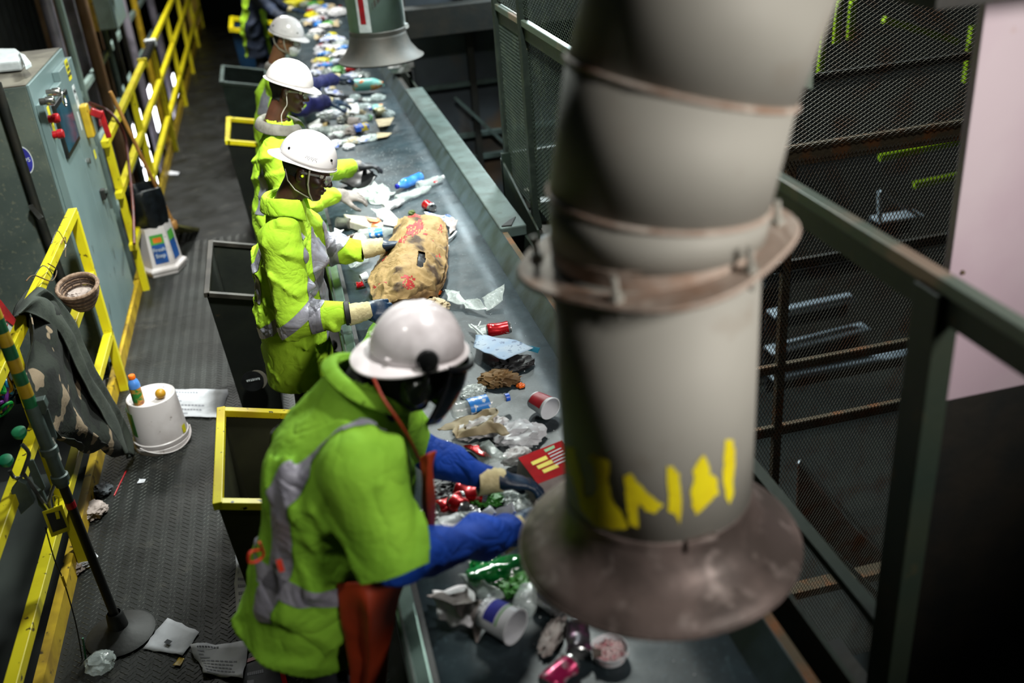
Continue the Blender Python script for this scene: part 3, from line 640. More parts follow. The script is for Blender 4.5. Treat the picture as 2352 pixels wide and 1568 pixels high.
# handle/duct elbow lying on cabinet top
t = thing('plastic_scoop', 'cream plastic scoop lying on the cabinet top', 'scoop', tuple(atz(35, 150, 1.91)))
q = [atz(-10, 168, 1.915), atz(52, 162, 1.915), atz(62, 148, 1.915), atz(42, 132, 1.915), atz(-10, 132, 1.915)]
MB().poly(q, .06, (0, 0, 1)).build('body', 'white_label', t, bevel=.012)
q = [atz(46, 130, 1.96), atz(60, 162, 1.96), atz(74, 154, 1.96), atz(60, 136, 1.96)]
MB().poly(q, .03, (0, 0, 1)).build('lip', 'white_label', t, bevel=.006)
# small wall box further back
t = thing('wall_box', 'small pale grey electrical box on dark bracket beyond the cabinet', 'cabinet', tuple(atx(290, 40, -1.65)))
a_ = atx(272, 66, -1.65); b_ = atx(338, 55, -1.65)
MB().box((-2.15, a_.y, a_.z), (-1.67, a_.y+.9, a_.z+1.0)).build('body', 'cabinet_side', t, bevel=.005)
MB().box((-2.15, a_.y-.012, a_.z+.01), (-1.67, a_.y, a_.z+1.0)).build('front_plate', 'far_duct', t, bevel=.003)
MB().box((-1.67, a_.y, a_.z), (-1.65, a_.y+.9, a_.z+1.0)).build('door', 'cabinet_paint', t, bevel=.004)
MB().box((-1.92, a_.y-.016, a_.z+.0), (-1.84, a_.y-.012, a_.z+.42)).build('label_strip', 'yellow_worn', t)
MB().box((-1.66, a_.y+.03, a_.z+.3), (-1.61, a_.y+.2, a_.z+.9)).build('paper_pocket', 'white_label', t)
for yy in (a_.y+.05, a_.y+.8): MB().box((-1.75, yy, -3.1), (-1.70, yy+.05, a_.z)).build('stand_leg', 'dark_steel', t)
t = thing('pipe_rack', 'grey vertical pipes and cross bars in the dark behind the far yellow railing', 'pipes', (-1.9, 12, -3))
for k, (y_, r_, m_) in enumerate(((9.6, .05, 'column_grey'), (10.4, .035, 'far_duct'), (11.3, .06, 'column_brown'), (12.6, .04, 'curb_metal'), (14.2, .06, 'column_grey'), (15.9, .05, 'yellow_worn'), (17.6, .06, 'column_grey'))):
    MB().tube([(-1.85-.05*(k % 2), y_, -3.1), (-1.85-.05*(k % 2), y_, 3.5)], r_, 12).build('pipe', m_, t, smooth=True)
for z_ in (-.25, .45, 1.0): MB().box((-1.95, 9.2, z_), (-1.90, 19.5, z_+.06)).build('cross_bar', 'far_duct', t)
# ---- clutter below, beyond rail: pipes, conduit pieces
t = thing('hose_reel', 'dark red hose looping over the rail behind the broom', 'hose', (-1.25, 7.9, 0))
pts = [atx(205, 236, -1.45), atx(240, 250, -1.40), atx(268, 275, -1.30), atx(288, 320, -1.28), atx(296, 380, -1.28), atx(305, 470, -1.26), atx(308, 560, -1.24)]
def smoothpath(pts, n=6):
    out = []
    for i in range(len(pts)-1):
        p0 = pts[max(i-1, 0)]; p1 = pts[i]; p2 = pts[i+1]; p3 = pts[min(i+2, len(pts)-1)]
        for k in range(n):
            u = k/n; out.append(0.5*((2*p1)+(p2-p0)*u+(2*p0-5*p1+4*p2-p3)*u*u+(3*p1-p0-3*p2+p3)*u**3))
    out.append(pts[-1]); return out
mat('hose_red', '5a1f1a', .5, 0, '3f1512', 10)
MB().tube(smoothpath(pts), .011, 8).build('hose', 'hose_red', t, smooth=True)
MB().tube(smoothpath([atx(208, 240, -1.5), atx(226, 262, -1.5), atx(232, 290, -1.5)]), .012, 8).build('hose', 'red_plastic', t, smooth=True)
t = thing('corn_broom', 'corn broom with wooden handle leaning on the railing', 'broom', tuple(atz(420, 535, 0)))
hp = atz(398, 512, 0.32); top = atx(253, 210, -1.26)
MB().tube([top, hp], .014, 10).build('handle', 'wood_handle', t, smooth=True)
bp_ = atz(432, 532, 0.0)
mb = MB()
for k in range(120):
    a = RND.uniform(-1, 1); b = RND.uniform(-1, 1); e = V((bp_.x+.10*a, bp_.y+.05*b, .004)); s0 = hp+V((.02*a, .015*b, -.02)); mid = (s0+e)/2+V((.02*a, 0, -.01))
    mb.tube([s0, mid, e], .0035, 3, False)
mb.build('straw_bristles', 'straw', t)['kind'] = 'stuff'
MB().lathe([(.018, -.05), (.03, -.03), (.03, .01), (.014, .03)], mat4(frame(V((0, 1, 0)), top-hp), hp), 14).build('binding', 'wood_handle', t, smooth=True)
# ---- hexagonal bucket with black bag in it
def hexbucket():
    c = V((-1.23, 8.05, 0)); t = thing('hexagonal_tub', 'white six-sided plastic tub with blue and green label by the cabinet foot', 'bucket', tuple(c))
    prof = [(0.19, .0), (0.195, .03), (0.205, .035), (0.205, .055), (0.17, .07), (0.145, .40), (0.14, .40), (0.16, .075)]
    T = Matrix.Translation(c) @ Matrix.Rotation(math.radians(12), 4, 'Z')
    MB().lathe([(0, .004), (.19, 0.0), (.195, .03), (.205, .035), (.205, .055), (.17, .07), (.148, .40), (.143, .40), (.16, .08), (0, .08)], T, 6).build('body', 'bucket_white', t, bevel=.01)
    for ang, w_ in ((-78, .105), (-18, .10)):
        a = math.radians(ang); R_ = Matrix.Rotation(a, 4, 'Z'); lean = math.atan(.022*.866/.33)
        def P(u, v_, d): # u sideways, v height
            rr = (.17-(v_-.07)/.33*.022)*math.cos(math.pi/6)+d; return c+R_.to_3x3() @ V((rr, u, v_))
        for (u0, u1, v0, v1, m_) in ((-w_/2, w_/2, .10, .34, 'chute_blue2'), (-w_/2, w_/2, .26, .34, 'label_green')):
            d = .0025 if m_ == 'chute_blue2' else .0035
            MB().add([P(u0, v0, d), P(u1, v0, d), P(u1, v1, d), P(u0, v1, d)], [(0, 1, 2, 3)]).build('label', m_, t)
        if ang == -78:
            for s, v_ in (('Fresh', .215), ('Step', .165)):
                text_obj(s, 'lettering', 'white_label', t, mat4(frame(R_.to_3x3() @ V((0, 1, 0)), R_.to_3x3() @ V((1, 0, .06))), P(0, v_, .005)), .045)
            MB().add([P(-.03, .275, .005), P(.035, .275, .005), P(.035, .315, .005), P(-.03, .315, .005)], [(0, 1, 2, 3)]).build('label', 'orange_label', t)
    return c
mat('chute_blue2', '1e4f94', .5, 0, '183f78', 10); mat('label_green', '4f9a3a', .5, 0, '3f8a34', 10); mat('orange_label', 'd87a20', .5, 0, 'c06018', 10)
hb = hexbucket()
def sheet_bag(name, label, cat, rings, m, n=28, seed=1, amp=.02, fold=5, closed=False):
    """draped bag: rings = [(center, rx, ry)], with wrinkles"""
    rr = random.Random(seed); ph = [rr.uniform(0, 6.28) for _ in range(6)]
    mb = MB(); vs = []
    for i, (c, rx, ry) in enumerate(rings):
        for k in range(n):
            a = 2*math.pi*k/n; d = 1+amp/max(rx, .02)*(math.sin(fold*a+ph[0]+i*.7)+.6*math.sin(2.3*fold*a+ph[1]-i*1.1))*.5
            vs.append(V(c)+V((rx*math.cos(a)*d, ry*math.sin(a)*d, amp*.4*math.sin(3*a+ph[2]))))
    m_ = len(rings); fs = [(i*n+k, i*n+(k+1) % n, (i+1)*n+(k+1) % n, (i+1)*n+k) for i in range(m_-1) for k in range(n)]
    if closed: fs += [tuple(range(n))[::-1], tuple(range((m_-1)*n, m_*n))]
    mb.add(vs, fs); o = mb.build(name, m, None, smooth=True, subsurf=1, solid=.002); tag(o, label, cat); return o
sheet_bag('bin_bag', 'shiny black plastic bag standing in the six-sided tub', 'bag',
          [((hb.x, hb.y, .30), .10, .10), ((hb.x, hb.y, .40), .135, .13), ((hb.x-.01, hb.y, .5), .155, .15), ((hb.x-.02, hb.y, .62), .16, .15), ((hb.x-.03, hb.y, .70), .165, .15), ((hb.x-.03, hb.y, .71), .155, .14), ((hb.x-.02, hb.y, .60), .13, .12), ((hb.x, hb.y, .4), .09, .09)], 'bag_black', amp=.022)
# ---- upside-down white pail with drink bottle and ball
pc = V((-1.04, 5.25, 0))
t = thing('upturned_pail', 'upside-down round white plastic pail on the walkway floor', 'bucket', tuple(pc))
MB().lathe([(.158, .0), (.160, .012), (.157, .03), (.154, .032), (.156, .045), (.156, .06), (.150, .065), (.136, .30), (.134, .309), (.128, .312), (.124, .310), (.0, .310)], Matrix.Translation(pc), 48).build('body', 'bucket_white', t, smooth=True)
MB().tube([V((pc.x+.162*math.cos(a), pc.y+.162*math.sin(a), .05-.045*math.sin(max(0, (a+2.3)/2.6*math.pi)) )) for a in [-2.3+k*2.6/16 for k in range(17)]], .004, 6).build('bail_handle', 'bucket_white', t)
curved_label(pc.x, pc.y, .1475, math.radians(178), math.radians(225), .11, .26, 'label_green', t, 'label')
curved_label(pc.x, pc.y, .1545, math.radians(-30), math.radians(-18), .07, .12, 'yellow_label', t, 'label')
b_ = atz(320, 926, .31)
t = thing('juice_bottle', 'small drink bottle with orange cap on the upturned pail', 'bottle', tuple(b_)); z = .3102
mat('label_blue', '4a7fc8', .35, 0, '6a9ad8', 10); mat('label_mix', '2f7a34', .4, 0, 'd0903a', 22, .45, .55, col3='7a3a2a', scale3=30); mat('cap_orange', 'e86a14', .4)
Tb = Matrix.Translation((b_.x, b_.y, z))
MB().lathe([(0, 0), (.028, 0), (.031, .008), (.031, .05), (.029, .058)], Tb, 24).build('lower_body', 'label_mix', t, smooth=True)
MB().lathe([(.0312, .045), (.0316, .06), (.0300, .085), (.0316, .105)], Tb, 24).build('label', 'label_mix', t, smooth=True)
MB().lathe([(.0316, .104), (.031, .125), (.026, .145), (.018, .155), (.016, .16)], Tb, 24).build('upper_body', 'label_blue', t, smooth=True)
MB().lathe([(.0175, .157), (.0185, .16), (.0185, .178), (.016, .181), (0, .181)], Tb, 20).build('cap', 'cap_orange', t, smooth=True)
b_ = atz(371, 914, .31)
mat('ball_ochre', 'b98a1e', .45, 0, 'a87818', 12)
mb = MB(); mb.lathe([(.0005, 0)]+[(.029*math.sin(math.pi*k/14), .029-.029*math.cos(math.pi*k/14)) for k in range(1, 14)]+[(.0005, .058)], Matrix.Translation((b_.x, b_.y, .3102)), 24)
tag(mb.build('ball', 'ball_ochre', smooth=True), 'ochre yellow ball on top of the upturned pail', 'ball')
# ---- papers on the floor
def paper(pxs, z, label, m='paper', curl=.012, cat='paper', seed=0, name='paper_sheet', lines=0, lm='ink'):
    ps = [atz(a, b, z) for a, b in pxs]; c = sum(ps, V((0, 0, 0)))/len(ps)
    t = thing(name, label, cat, tuple(c)) if lines else None
    n = 7; q = ps if len(ps) == 4 else ps[:4]
    mb = MB(); vs = []
    for j in range(n+1):
        for i in range(n+1):
            u = i/n; v_ = j/n; p = q[0]*(1-u)*(1-v_)+q[1]*u*(1-v_)+q[2]*u*v_+q[3]*(1-u)*v_
            e = 2*max(abs(u-.5), abs(v_-.5))
            vs.append(p+V((0, 0, .0016+.75*curl*e*e*abs(mnoise.noise(V((p.x*6+seed, p.y*6, seed*3.1))))*2+(.004*mnoise.noise(V((p.x*14, p.y*14, seed)))+.003)*(curl > .005))))
            if 0 < e >= 1: vs[-1] += V((mnoise.noise(V((p.x*30, p.y*30, 1+seed)))*.012, mnoise.noise(V((p.x*30, p.y*30, 5+seed)))*.012, 0))
    fs = [(j*(n+1)+i, j*(n+1)+i+1, (j+1)*(n+1)+i+1, (j+1)*(n+1)+i) for j in range(n) for i in range(n)]
    mb.add(vs, fs); o = mb.build('sheet' if lines else name, m, t, smooth=True, solid=.0006)
    if lines:
        lb = MB()
        for k in range(lines):
            v0 = (k+.6)/(lines+.6); v1 = v0+.35/lines
            for (u0, u1) in ((.1, .1+.75*RND.random()),):
                seg = 8
                for s in range(seg):
                    ua = u0+(u1-u0)*s/seg; ub = u0+(u1-u0)*(s+.8)/seg
                    def S(u, v_):
                        i = min(int(u*n), n-1); j = min(int(v_*n), n-1); fu = u*n-i; fv = v_*n-j
                        g = lambda i_, j_: vs[j_*(n+1)+i_]
                        return g(i, j)*(1-fu)*(1-fv)+g(i+1, j)*fu*(1-fv)+g(i+1, j+1)*fu*fv+g(i, j+1)*(1-fu)*fv+V((0, 0, .0014))
                    lb.add([S(ua, v0), S(ub, v0), S(ub, v1), S(ua, v1)], [(0, 1, 2, 3)])
        o2 = lb.build('print_lines', lm, t); o2['kind'] = 'stuff'
        return t
    return tag(o, label, cat)
paper([(330, 1490), (420, 1510), (458, 1455), (385, 1420)], 0, 'white scrap sheet with small dark square on the floor', seed=1)
MB().add([atz(376, 1475, .016), atz(388, 1480, .016), atz(396, 1472, .016), atz(384, 1467, .016)], [(0, 1, 2, 3)]).build('dark_square', 'ink', bpy.data.objects['paper_sheet'])
mat('ink_grey', '7d7e86', .8)
paper([(470, 1550), (560, 1566), (573, 1480), (437, 1488)], 0, 'creased printed sheet lying at the bottom of the walkway', seed=2, curl=.03, lines=9, lm='ink_grey')
paper([(545, 1450), (618, 1420), (570, 1240), (540, 1215)], 0, 'long torn newspaper page beside the bending worker', seed=3, lines=14, lm='ink_grey')
paper([(402, 960), (508, 962), (526, 897), (390, 895)], 0, 'flat printed page on the floor right of the upturned pail', seed=4, lines=6, lm='ink_grey')
t = paper([(560, 1620), (660, 1620), (636, 1495), (560, 1520)], 0, 'red-bordered dark magazine page at the bottom of the walkway', m='ink', seed=5, curl=.002, lines=5, lm='ink_grey')
for (a_, b_) in (((560, 1520), (636, 1493)), ((636, 1493), (662, 1600))):
    MB().bar(atz(*a_, .004), atz(*b_, .004), .02, .003).build('red_border', 'red_plastic', t)
paper([(316, 1112), (330, 1110), (334, 1104), (320, 1102)], 0, 'tiny white paper scrap near the toe board', seed=6, curl=.006)
paper([(386, 402), (410, 404), (412, 396), (390, 394)], 0, 'small pale scrap on the walkway near the railing', seed=8, curl=.01)
mb = MB().tube([atz(262, 1138, .006), atz(290, 1080, .006)], .004, 6); tag(mb.build('drinking_straw', 'red_plastic', smooth=True), 'red straw lying by the toe board', 'straw')
paper([(398, 1530), (412, 1533), (424, 1514), (416, 1508)], 0, 'torn yellow green scrap between the floor papers', m='yellow_worn', seed=9, curl=.01)
# ---- pole stand with valve gear
t = thing('pole_stand', 'weighted floor stand with green and yellow banded pole', 'stand', (-1.10, 3.63, 0)); sx, sy = -1.13, 3.64
MB().lathe([(0, .0), (.14, 0), (.147, .012), (.13, .022), (.07, .034), (.042, .055), (.036, .12), (.028, .13)], Matrix.Translation((sx+.02, sy, 0)), 32).build('round_base', 'black_rubber', t, smooth=True)
ax0 = V((sx+.02, sy, .1)); ax1 = V((-1.175, 3.66, 1.62))
def ax(z): return ax0+(ax1-ax0)*((z-.1)/(1.52))
MB().tube([ax(.1), ax(.85)], .019, 16).build('lower_pole', 'dark_steel', t, smooth=True)
MB().tube([ax(.80), ax(1.17)], .026, 16).build('sleeve', 'curb_metal', t, smooth=True)
mat('band_green', '0f5a34', .5, 0, '0c4a2c', 10)
for k in range(8): MB().tube([ax(1.16+k*.055), ax(1.16+(k+1)*.055)], .0245, 16).build('tape_band', 'band_green' if k % 2 == 0 else 'yellow_worn', t, smooth=True)
for z in (.82, .95): MB().lathe([(.027, 0), (.034, .004), (.034, .03), (.027, .034)], mat4(frame((1, 0, 0), ax1-ax0), ax(z)), 18).build('collar', 'curb_metal', t, smooth=True)
MB().tube([ax(.69), ax(.72)], .020, 12).build('red_band', 'red_plastic', t)
t = thing('valve_assembly', 'steel brackets and two green capped valves clamped to the railing', 'valve', (-1.22, 3.66, .8))
YV = 3.66
mat('valve_green', '0b7a50', .5, 0, '0a6a46', 10)
for (cx_, cy_) in ((47, 998), (16, 1062)):
    c = aty(cx_, cy_, YV-.03)
    MB().lathe([(0, -.016), (.012, -.016), (.013, -.004), (.024, .0), (.027, .006), (.027, .022), (.02, .026), (0, .028)], mat4(frame((1, 0, 0), (.0, -.35, 1)), c), 20).build('valve_cap', 'valve_green', t, smooth=True)
for path in (((50, 1020), (66, 1040), (60, 1065), (48, 1095), (38, 1098)), ((22, 1080), (32, 1096), (44, 1100)), ((52, 1085), (90, 1140), (120, 1180), (112, 1150), (125, 1110))):
    MB().tube(smoothpath([aty(a, b, YV-.02) for a, b in path], 4), .008, 8).build('valve_pipe', 'chrome', t, smooth=True)
def plate3(pts, y, th, m, nm):
    MB().poly([aty(a, b, y) for a, b in pts], th, (0, 1, 0)).build(nm, m, t, bevel=.002)
plate3([(24, 1128), (42, 1104), (60, 1112), (78, 1155), (48, 1182)], YV-.05, .03, 'curb_metal', 'junction_box')
plate3([(60, 1060), (76, 1056), (104, 1120), (98, 1128), (78, 1110)], YV-.01, .01, 'curb_metal', 'slotted_bracket')
plate3([(98, 945), (110, 940), (131, 1005), (124, 1018), (104, 1010)], YV+.02, .01, 'curb_metal', 'slotted_bracket')
plate3([(70, 925), (100, 918), (108, 935), (104, 952), (76, 952)], YV-.01, .04, 'curb_metal', 'clamp_block')
plate3([(80, 1130), (96, 1125), (112, 1160), (104, 1176), (88, 1160)], YV-.01, .02, 'curb_metal', 'clamp_block')
plate3([(108, 1010), (122, 1010), (140, 1060), (128, 1066), (116, 1050)], YV+.0, .02, 'galvanised', 'gusset')
t = thing('padlock_tag', 'yellow plastic lockout tag hanging from the pole bracket', 'tag', tuple(aty(130, 1195, YV-.05)))
MB().poly([aty(a, b, YV-.06) for a, b in ((96, 1176), (142, 1160), (161, 1218), (118, 1234))], .006, (0, 1, 0)).build('tag_plate', 'yellow_label', t, bevel=.002)
MB().poly([aty(a, b, YV-.062) for a, b in ((106, 1180), (138, 1172), (154, 1210), (122, 1222))], .001, (0, -1, 0)).build('tag_print', 'ink', t)
MB().tube(smoothpath([aty(126, 1162, YV-.05), aty(122, 1140, YV-.05), aty(134, 1142, YV-.05), aty(134, 1160, YV-.05)], 4), .003, 6).build('hanging_loop', 'yellow_label', t)
MB().poly([aty(a, b, YV-.064) for a, b in ((126, 1176), (134, 1174), (138, 1190), (130, 1192))], .001, (0, -1, 0)).build('tag_print', 'yellow_label', t)
# hanging cable
t = thing('hanging_cable', 'thin dark cable with yellow piece hanging down the railing', 'cable', tuple(aty(180, 1500, 3.5)))
MB().tube(smoothpath([aty(104, 1210, YV-.1), aty(125, 1285, YV-.1), aty(148, 1340, YV-.1), aty(178, 1450, YV-.12), aty(200, 1590, YV-.12)], 5), .003, 6).build('cable', 'black_rubber', t)
MB().tube([aty(142, 1322, YV-.1), aty(150, 1345, YV-.1)], .006, 6).build('ferrule', 'yellow_worn', t)
mat('cord_green', '0f6a45', .5)
MB().tube([aty(190, 1465, YV-.12), aty(205, 1570, YV-.12)], .004, 6).build('green_cord', 'cord_green', t)
# ---- wicker basket hanging on rail
bc = V((-1.245, 5.27, 0.92)); t = thing('hanging_basket', 'brown wicker basket wired to the yellow railing', 'basket', tuple(bc))
mat('wicker', '6a5240', .8, 0, '8a7260', 60, .4, .6, .5, 80); mat('wicker_dark', '40302a', .8, 0, '55443a', 60, .4, .6, .4, 80)
TB = mat4(frame((1, 0, 0), (.15, -.3, 1)), bc)
for k in range(9):
    f = k/8; r_ = .05+.048*math.sin(f*math.pi*.5); z = f*.10-.02*(1-f)
    MB().tube([TB @ V((r_*math.cos(a), r_*math.sin(a), z)) for a in [2*math.pi*i/24 for i in range(25)]], .0075, 6, False).build('weave_ring', 'wicker' if k % 2 else 'wicker_dark', t, smooth=True)
for k in range(12):
    a = 2*math.pi*k/12; MB().tube([TB @ V((.04*math.cos(a), .04*math.sin(a), -.004)), TB @ V((.085*math.cos(a), .085*math.sin(a), .05)), TB @ V((.099*math.cos(a), .099*math.sin(a), .105))], .005, 5).build('stake', 'wicker_dark', t)
MB().tube([TB @ V((.103*math.cos(a), .103*math.sin(a), .110)) for a in [2*math.pi*i/28 for i in range(29)]], .011, 8, False).build('rim', 'wicker', t, smooth=True)
MB().lathe([(0, -.005), (.045, -.005), (.05, 0), (0, .003)], TB, 20).build('bottom', 'wicker_dark', t)
mat('tissue', 'a89a94', .8, 0, '8d7f79', 14)
def crumple(c, r, m, name, label, cat, seed, flat=.6, ridg=.45, freq=1.0, parent=None, stretch=(1, 1), rot=0, sub=4, smooth=True, alpha=None, zfloor=None):
    bm = bmesh.new(); bmesh.ops.create_icosphere(bm, subdivisions=sub, radius=1.0)
    off = V((seed*3.7, seed*1.3, seed*.7)); Rz = Matrix.Rotation(rot, 3, 'Z')
    mb = MB()
    for v_ in bm.verts:
        p = v_.co.copy(); q = p*1.6*freq+off
        n = 1-abs(mnoise.noise(q))*2; n2 = 1-abs(mnoise.noise(q*2.3))*2; n3 = mnoise.noise(q*5)
        d = 1+ridg*(n*.6+n2*.35+n3*.15-.45)
        p = V((p.x*d*stretch[0], p.y*d*stretch[1], p.z*d*flat)); p.z = max(p.z, -flat*.6)
        p = Rz @ p; mb.v.append(tuple(V(c)+p*r+V((0, 0, flat*.6*r))))
    bm.verts.index_update(); mb.f = [tuple(q.index for q in f.verts) for f in bm.faces]; bm.free()
    o = mb.build(name, m, parent, smooth=smooth)
    if parent is None: tag(o, label, cat)
    return o
crumple(TB @ V((0, 0, .04)), .06, 'tissue', 'tissue_wad', 'crumpled grey tissue inside the hanging basket', 'tissue', 3, .4)
t = thing('wire_hook', 'bent wire hooks looped around the near yellow top rail', 'wire', tuple(atx(125, 590, XR)))
for path in (((118, 560), (132, 530), (150, 560), (146, 575)), ((75, 640), (98, 610), (120, 630), (112, 650)), ((60, 645), (78, 632), (118, 645), (130, 620), (110, 605)), ((140, 560), (150, 545), (150, 590))):
    MB().tube(smoothpath([atx(a, b, XR+.035) for a, b in path], 5), .0028, 6).build('wire', 'chrome' if RND.random() < .5 else 'rust_frame', t)
# ---- camouflage jacket draped over the railing
def cloth(name, label, cat, grid, m, fold=.02, seed=0, nu=26, nv=40, parent=None, th=.006):
    """grid: rows of control points (u across, v along) -> smooth draped cloth"""
    rows = len(grid); cols = len(grid[0]); g = [[V(p) for p in r] for r in grid]
    def cr_(a, b, c, d, u): return 0.5*((2*b)+(c-a)*u+(2*a-5*b+4*c-d)*u*u+(3*b-a-3*c+d)*u**3)
    def row(i, u):
        x = u*(cols-1); k = min(int(x), cols-2); r = g[i]; return cr_(r[max(k-1, 0)], r[k], r[k+1], r[min(k+2, cols-1)], x-k)
    mb = MB(); vs = []
    for j in range(nv+1):
        y = j/nv*(rows-1); k = min(int(y), rows-2); f = y-k
        for i in range(nu+1):
            u = i/nu; p = cr_(row(max(k-1, 0), u), row(k, u), row(k+1, u), row(min(k+2, rows-1), u), f)
            w_ = math.sin(u*11+seed+2.5*mnoise.noise(p*3))*fold*min(1, j/nv*3); vs.append(p+V((w_*.8, w_*.6, w_*.3))+V((mnoise.noise(p*9+V((seed, 0, 0))), mnoise.noise(p*9+V((0, seed, 4))), 0))*fold*.6)
    mb.add(vs, [(j*(nu+1)+i, j*(nu+1)+i+1, (j+1)*(nu+1)+i+1, (j+1)*(nu+1)+i) for j in range(nv) for i in range(nu)])
    o = mb.build(name, m, parent, smooth=True, solid=th)
    if parent is None: tag(o, label, cat)
    return o
mat('camo', '1c221a', .9, 0, '10130f', 9, .46, .50, .2, 60, col3='8a7862', scale3=7, lo3=.60, hi3=.62, detail=2)
mat('olive_cloth', '2d332d', .9, 0, '3a4038', 9, .4, .6, .2, 60)
t = thing('draped_jacket', 'dark camouflage jacket with olive lining slung over the near railing', 'jacket', (XR, 4.9, .2)); JK = t
def J(px_, py_, x): return atx(px_, py_, x)
cloth('camo_body', None, None, [
    [J(60, 690, -1.44), J(100, 690, -1.44), J(140, 720, -1.44)],
    [J(60, 715, -1.30), J(115, 690, -1.29), J(160, 760, -1.29)],
    [J(70, 830, -1.27), J(130, 820, -1.26), J(190, 840, -1.26)],
    [J(85, 920, -1.26), J(150, 900, -1.24), J(225, 930, -1.24)],
    [J(120, 990, -1.25), J(190, 990, -1.23), J(262, 1010, -1.22)],
    [J(190, 1030, -1.25), J(245, 1035, -1.23), J(300, 1055, -1.20)]], 'camo', .03, 3, parent=JK)
cloth('olive_lining', None, None, [
    [J(30, 735, -1.47), J(38, 700, -1.47), J(60, 668, -1.47)],
    [J(40, 725, -1.29), J(70, 685, -1.29), J(95, 662, -1.28)],
    [J(70, 715, -1.27), J(110, 690, -1.27), J(125, 690, -1.27)],
    [J(140, 760, -1.24), J(160, 758, -1.24), J(170, 745, -1.24)],
    [J(200, 880, -1.22), J(215, 875, -1.22), J(222, 860, -1.22)],
    [J(262, 990, -1.20), J(285, 985, -1.20), J(292, 980, -1.20)],
    [J(288, 1045, -1.19), J(300, 1050, -1.19), J(308, 1045, -1.19)]], 'olive_cloth', .012, 5, parent=JK)
t = thing('paper_cup', 'pale disposable cup on its side behind the railing foot', 'cup', tuple(atx(258, 880, -1.42)))
c0 = atx(248, 885, -1.46); c1 = atx(278, 876, -1.40)
MB().tube([c0, c1], [.045, .05], 20).build('body', 'bucket_white', t, smooth=True)
MB().tube([c1, c1+(c1-c0)*.08], .053, 20).build('rim', 'curb_metal', t)
# ---- red and white notice at left edge
sc_ = atx(12, 735, -1.30); t = thing('warning_sign', 'red and white sign panel at the left edge above the rail', 'sign', tuple(sc_))
q = [atx(-40, 770, -1.30), atx(0, 690, -1.30), atx(36, 735, -1.30), atx(8, 795, -1.30)]
MB().poly(q, .01, (-1, 0, 0)).build('board', 'white_label', t)
q2 = [atx(-8, 690, -1.298), atx(0, 688, -1.298), atx(36, 734, -1.298), atx(30, 748, -1.298), atx(-16, 715, -1.298)]
MB().poly(q2, .002, (1, 0, 0)).build('red_band', 'red_plastic', t)
e1 = (atx(20, 755, -1.29)-atx(2, 742, -1.29)); e2 = (atx(2, 742, -1.29)-atx(-10, 770, -1.29))
text_obj('USE', 'lettering', 'red_ink', t, mat4(frame(atx(14, 728, -1.29)-atx(4, 756, -1.29), (1, 0, 0)), atx(8, 752, -1.294)), .075)
# ---- bag of coloured toys at left edge
t = thing('toy_bag', 'clear bag of glossy coloured hoops hanging at the left edge', 'bag', tuple(atx(12, 905, -1.40)))
cols_ = ['1a66b8', '158a3a', 'c81e28', 'd8a020', '2a9ad0', '7a3a9a', 'b8b020']
for i, hx in enumerate(cols_): mat('toy_%d' % i, hx, .25)
for k in range(22):
    c = atx(RND.uniform(-20, 22), RND.uniform(860, 940), -1.42+RND.uniform(-.04, .04)); r_ = RND.uniform(.03, .055)
    R_ = Matrix.Rotation(RND.uniform(-1, 1), 3, 'X') @ Matrix.Rotation(RND.uniform(0, 6), 3, 'Y')
    MB().tube([c+R_ @ V((r_*math.cos(a), r_*math.sin(a), 0)) for a in [2*math.pi*i/16 for i in range(17)]], .008, 6, False).build('hoop', 'toy_%d' % (k % 7), t, smooth=True)
t = thing('snack_packet', 'glossy red snack packet tucked behind the lower rail', 'packet', tuple(atx(68, 888, -1.40)))
MB().poly([atx(a, b, -1.40) for a, b in ((50, 878), (86, 874), (80, 888), (58, 912))], .02, (-1, 0, 0)).build('packet', 'red_plastic', t, bevel=.006)
MB().poly([atx(a, b, -1.41) for a, b in ((60, 900), (84, 885), (86, 905), (62, 925))], .05, (-1, 0, 0)).build('box', 'black_plastic', t, bevel=.006)
# litter caught below railing
for i, (px_, py_, r_, m_, lab) in enumerate(((212, 1180, .07, 'tissue', 'greyish rag caught under the near railing'), (195, 1290, .05, 'paper', 'crumpled pale wrapper under the near railing'),
                                  (235, 1130, .05, 'wall_blue', 'dark blue crumpled bag by the toe board'), (172, 1308, .045, 'tissue', 'small pinkish wrapper below the grey rag'))):
    crumple(atz(px_, py_, 0.01), r_, m_, 'crumpled_wrapper', lab, 'litter', 40+i, .5, .6)
# structure below the left railing: a dark ledge of piled stuff
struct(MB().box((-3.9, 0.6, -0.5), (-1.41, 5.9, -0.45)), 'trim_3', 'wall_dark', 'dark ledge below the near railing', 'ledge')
# ================================================================== PEOPLE
mat('hivis', 'a8d034', 0.8, 0, '9ac42c', 4, 0.4, 0.6, 0.25, 50, col3='7ca426', scale3=5, lo3=0.6, hi3=0.8, spec=0.2, fold=.3)
mat('hivis_green', '7cac30', 0.8, 0, '6c9c28', 4, 0.4, 0.6, 0.25, 50, spec=0.2, fold=.34, fscale=5)
mat('reflective', '8f8e98', 0.45, 0.25, '807f8a', 20, 0.4, 0.6, 0.1, 60, fold=.35)
mat('cloth_navy', '0e1218', 0.85, 0, '161a22', 10, bump=0.2)
mat('sleeve_blue', '1040a0', 0.75, 0, '0c3484', 6, 0.4, 0.6, 0.25, 40, spec=0.25, fold=.4, fscale=8)
mat('sleeve_navy', '16185e', 0.75, 0, '101248', 6, 0.4, 0.6, 0.25, 40, fold=.6)
mat('sleeve_dark', '16243c', 0.75, 0, '101a2c', 6, 0.4, 0.6, 0.25, 40)
mat('skin_dark', '2e1a12', 0.45, 0, '3a2116', 9, 0.4, 0.6, 0.05, 90)
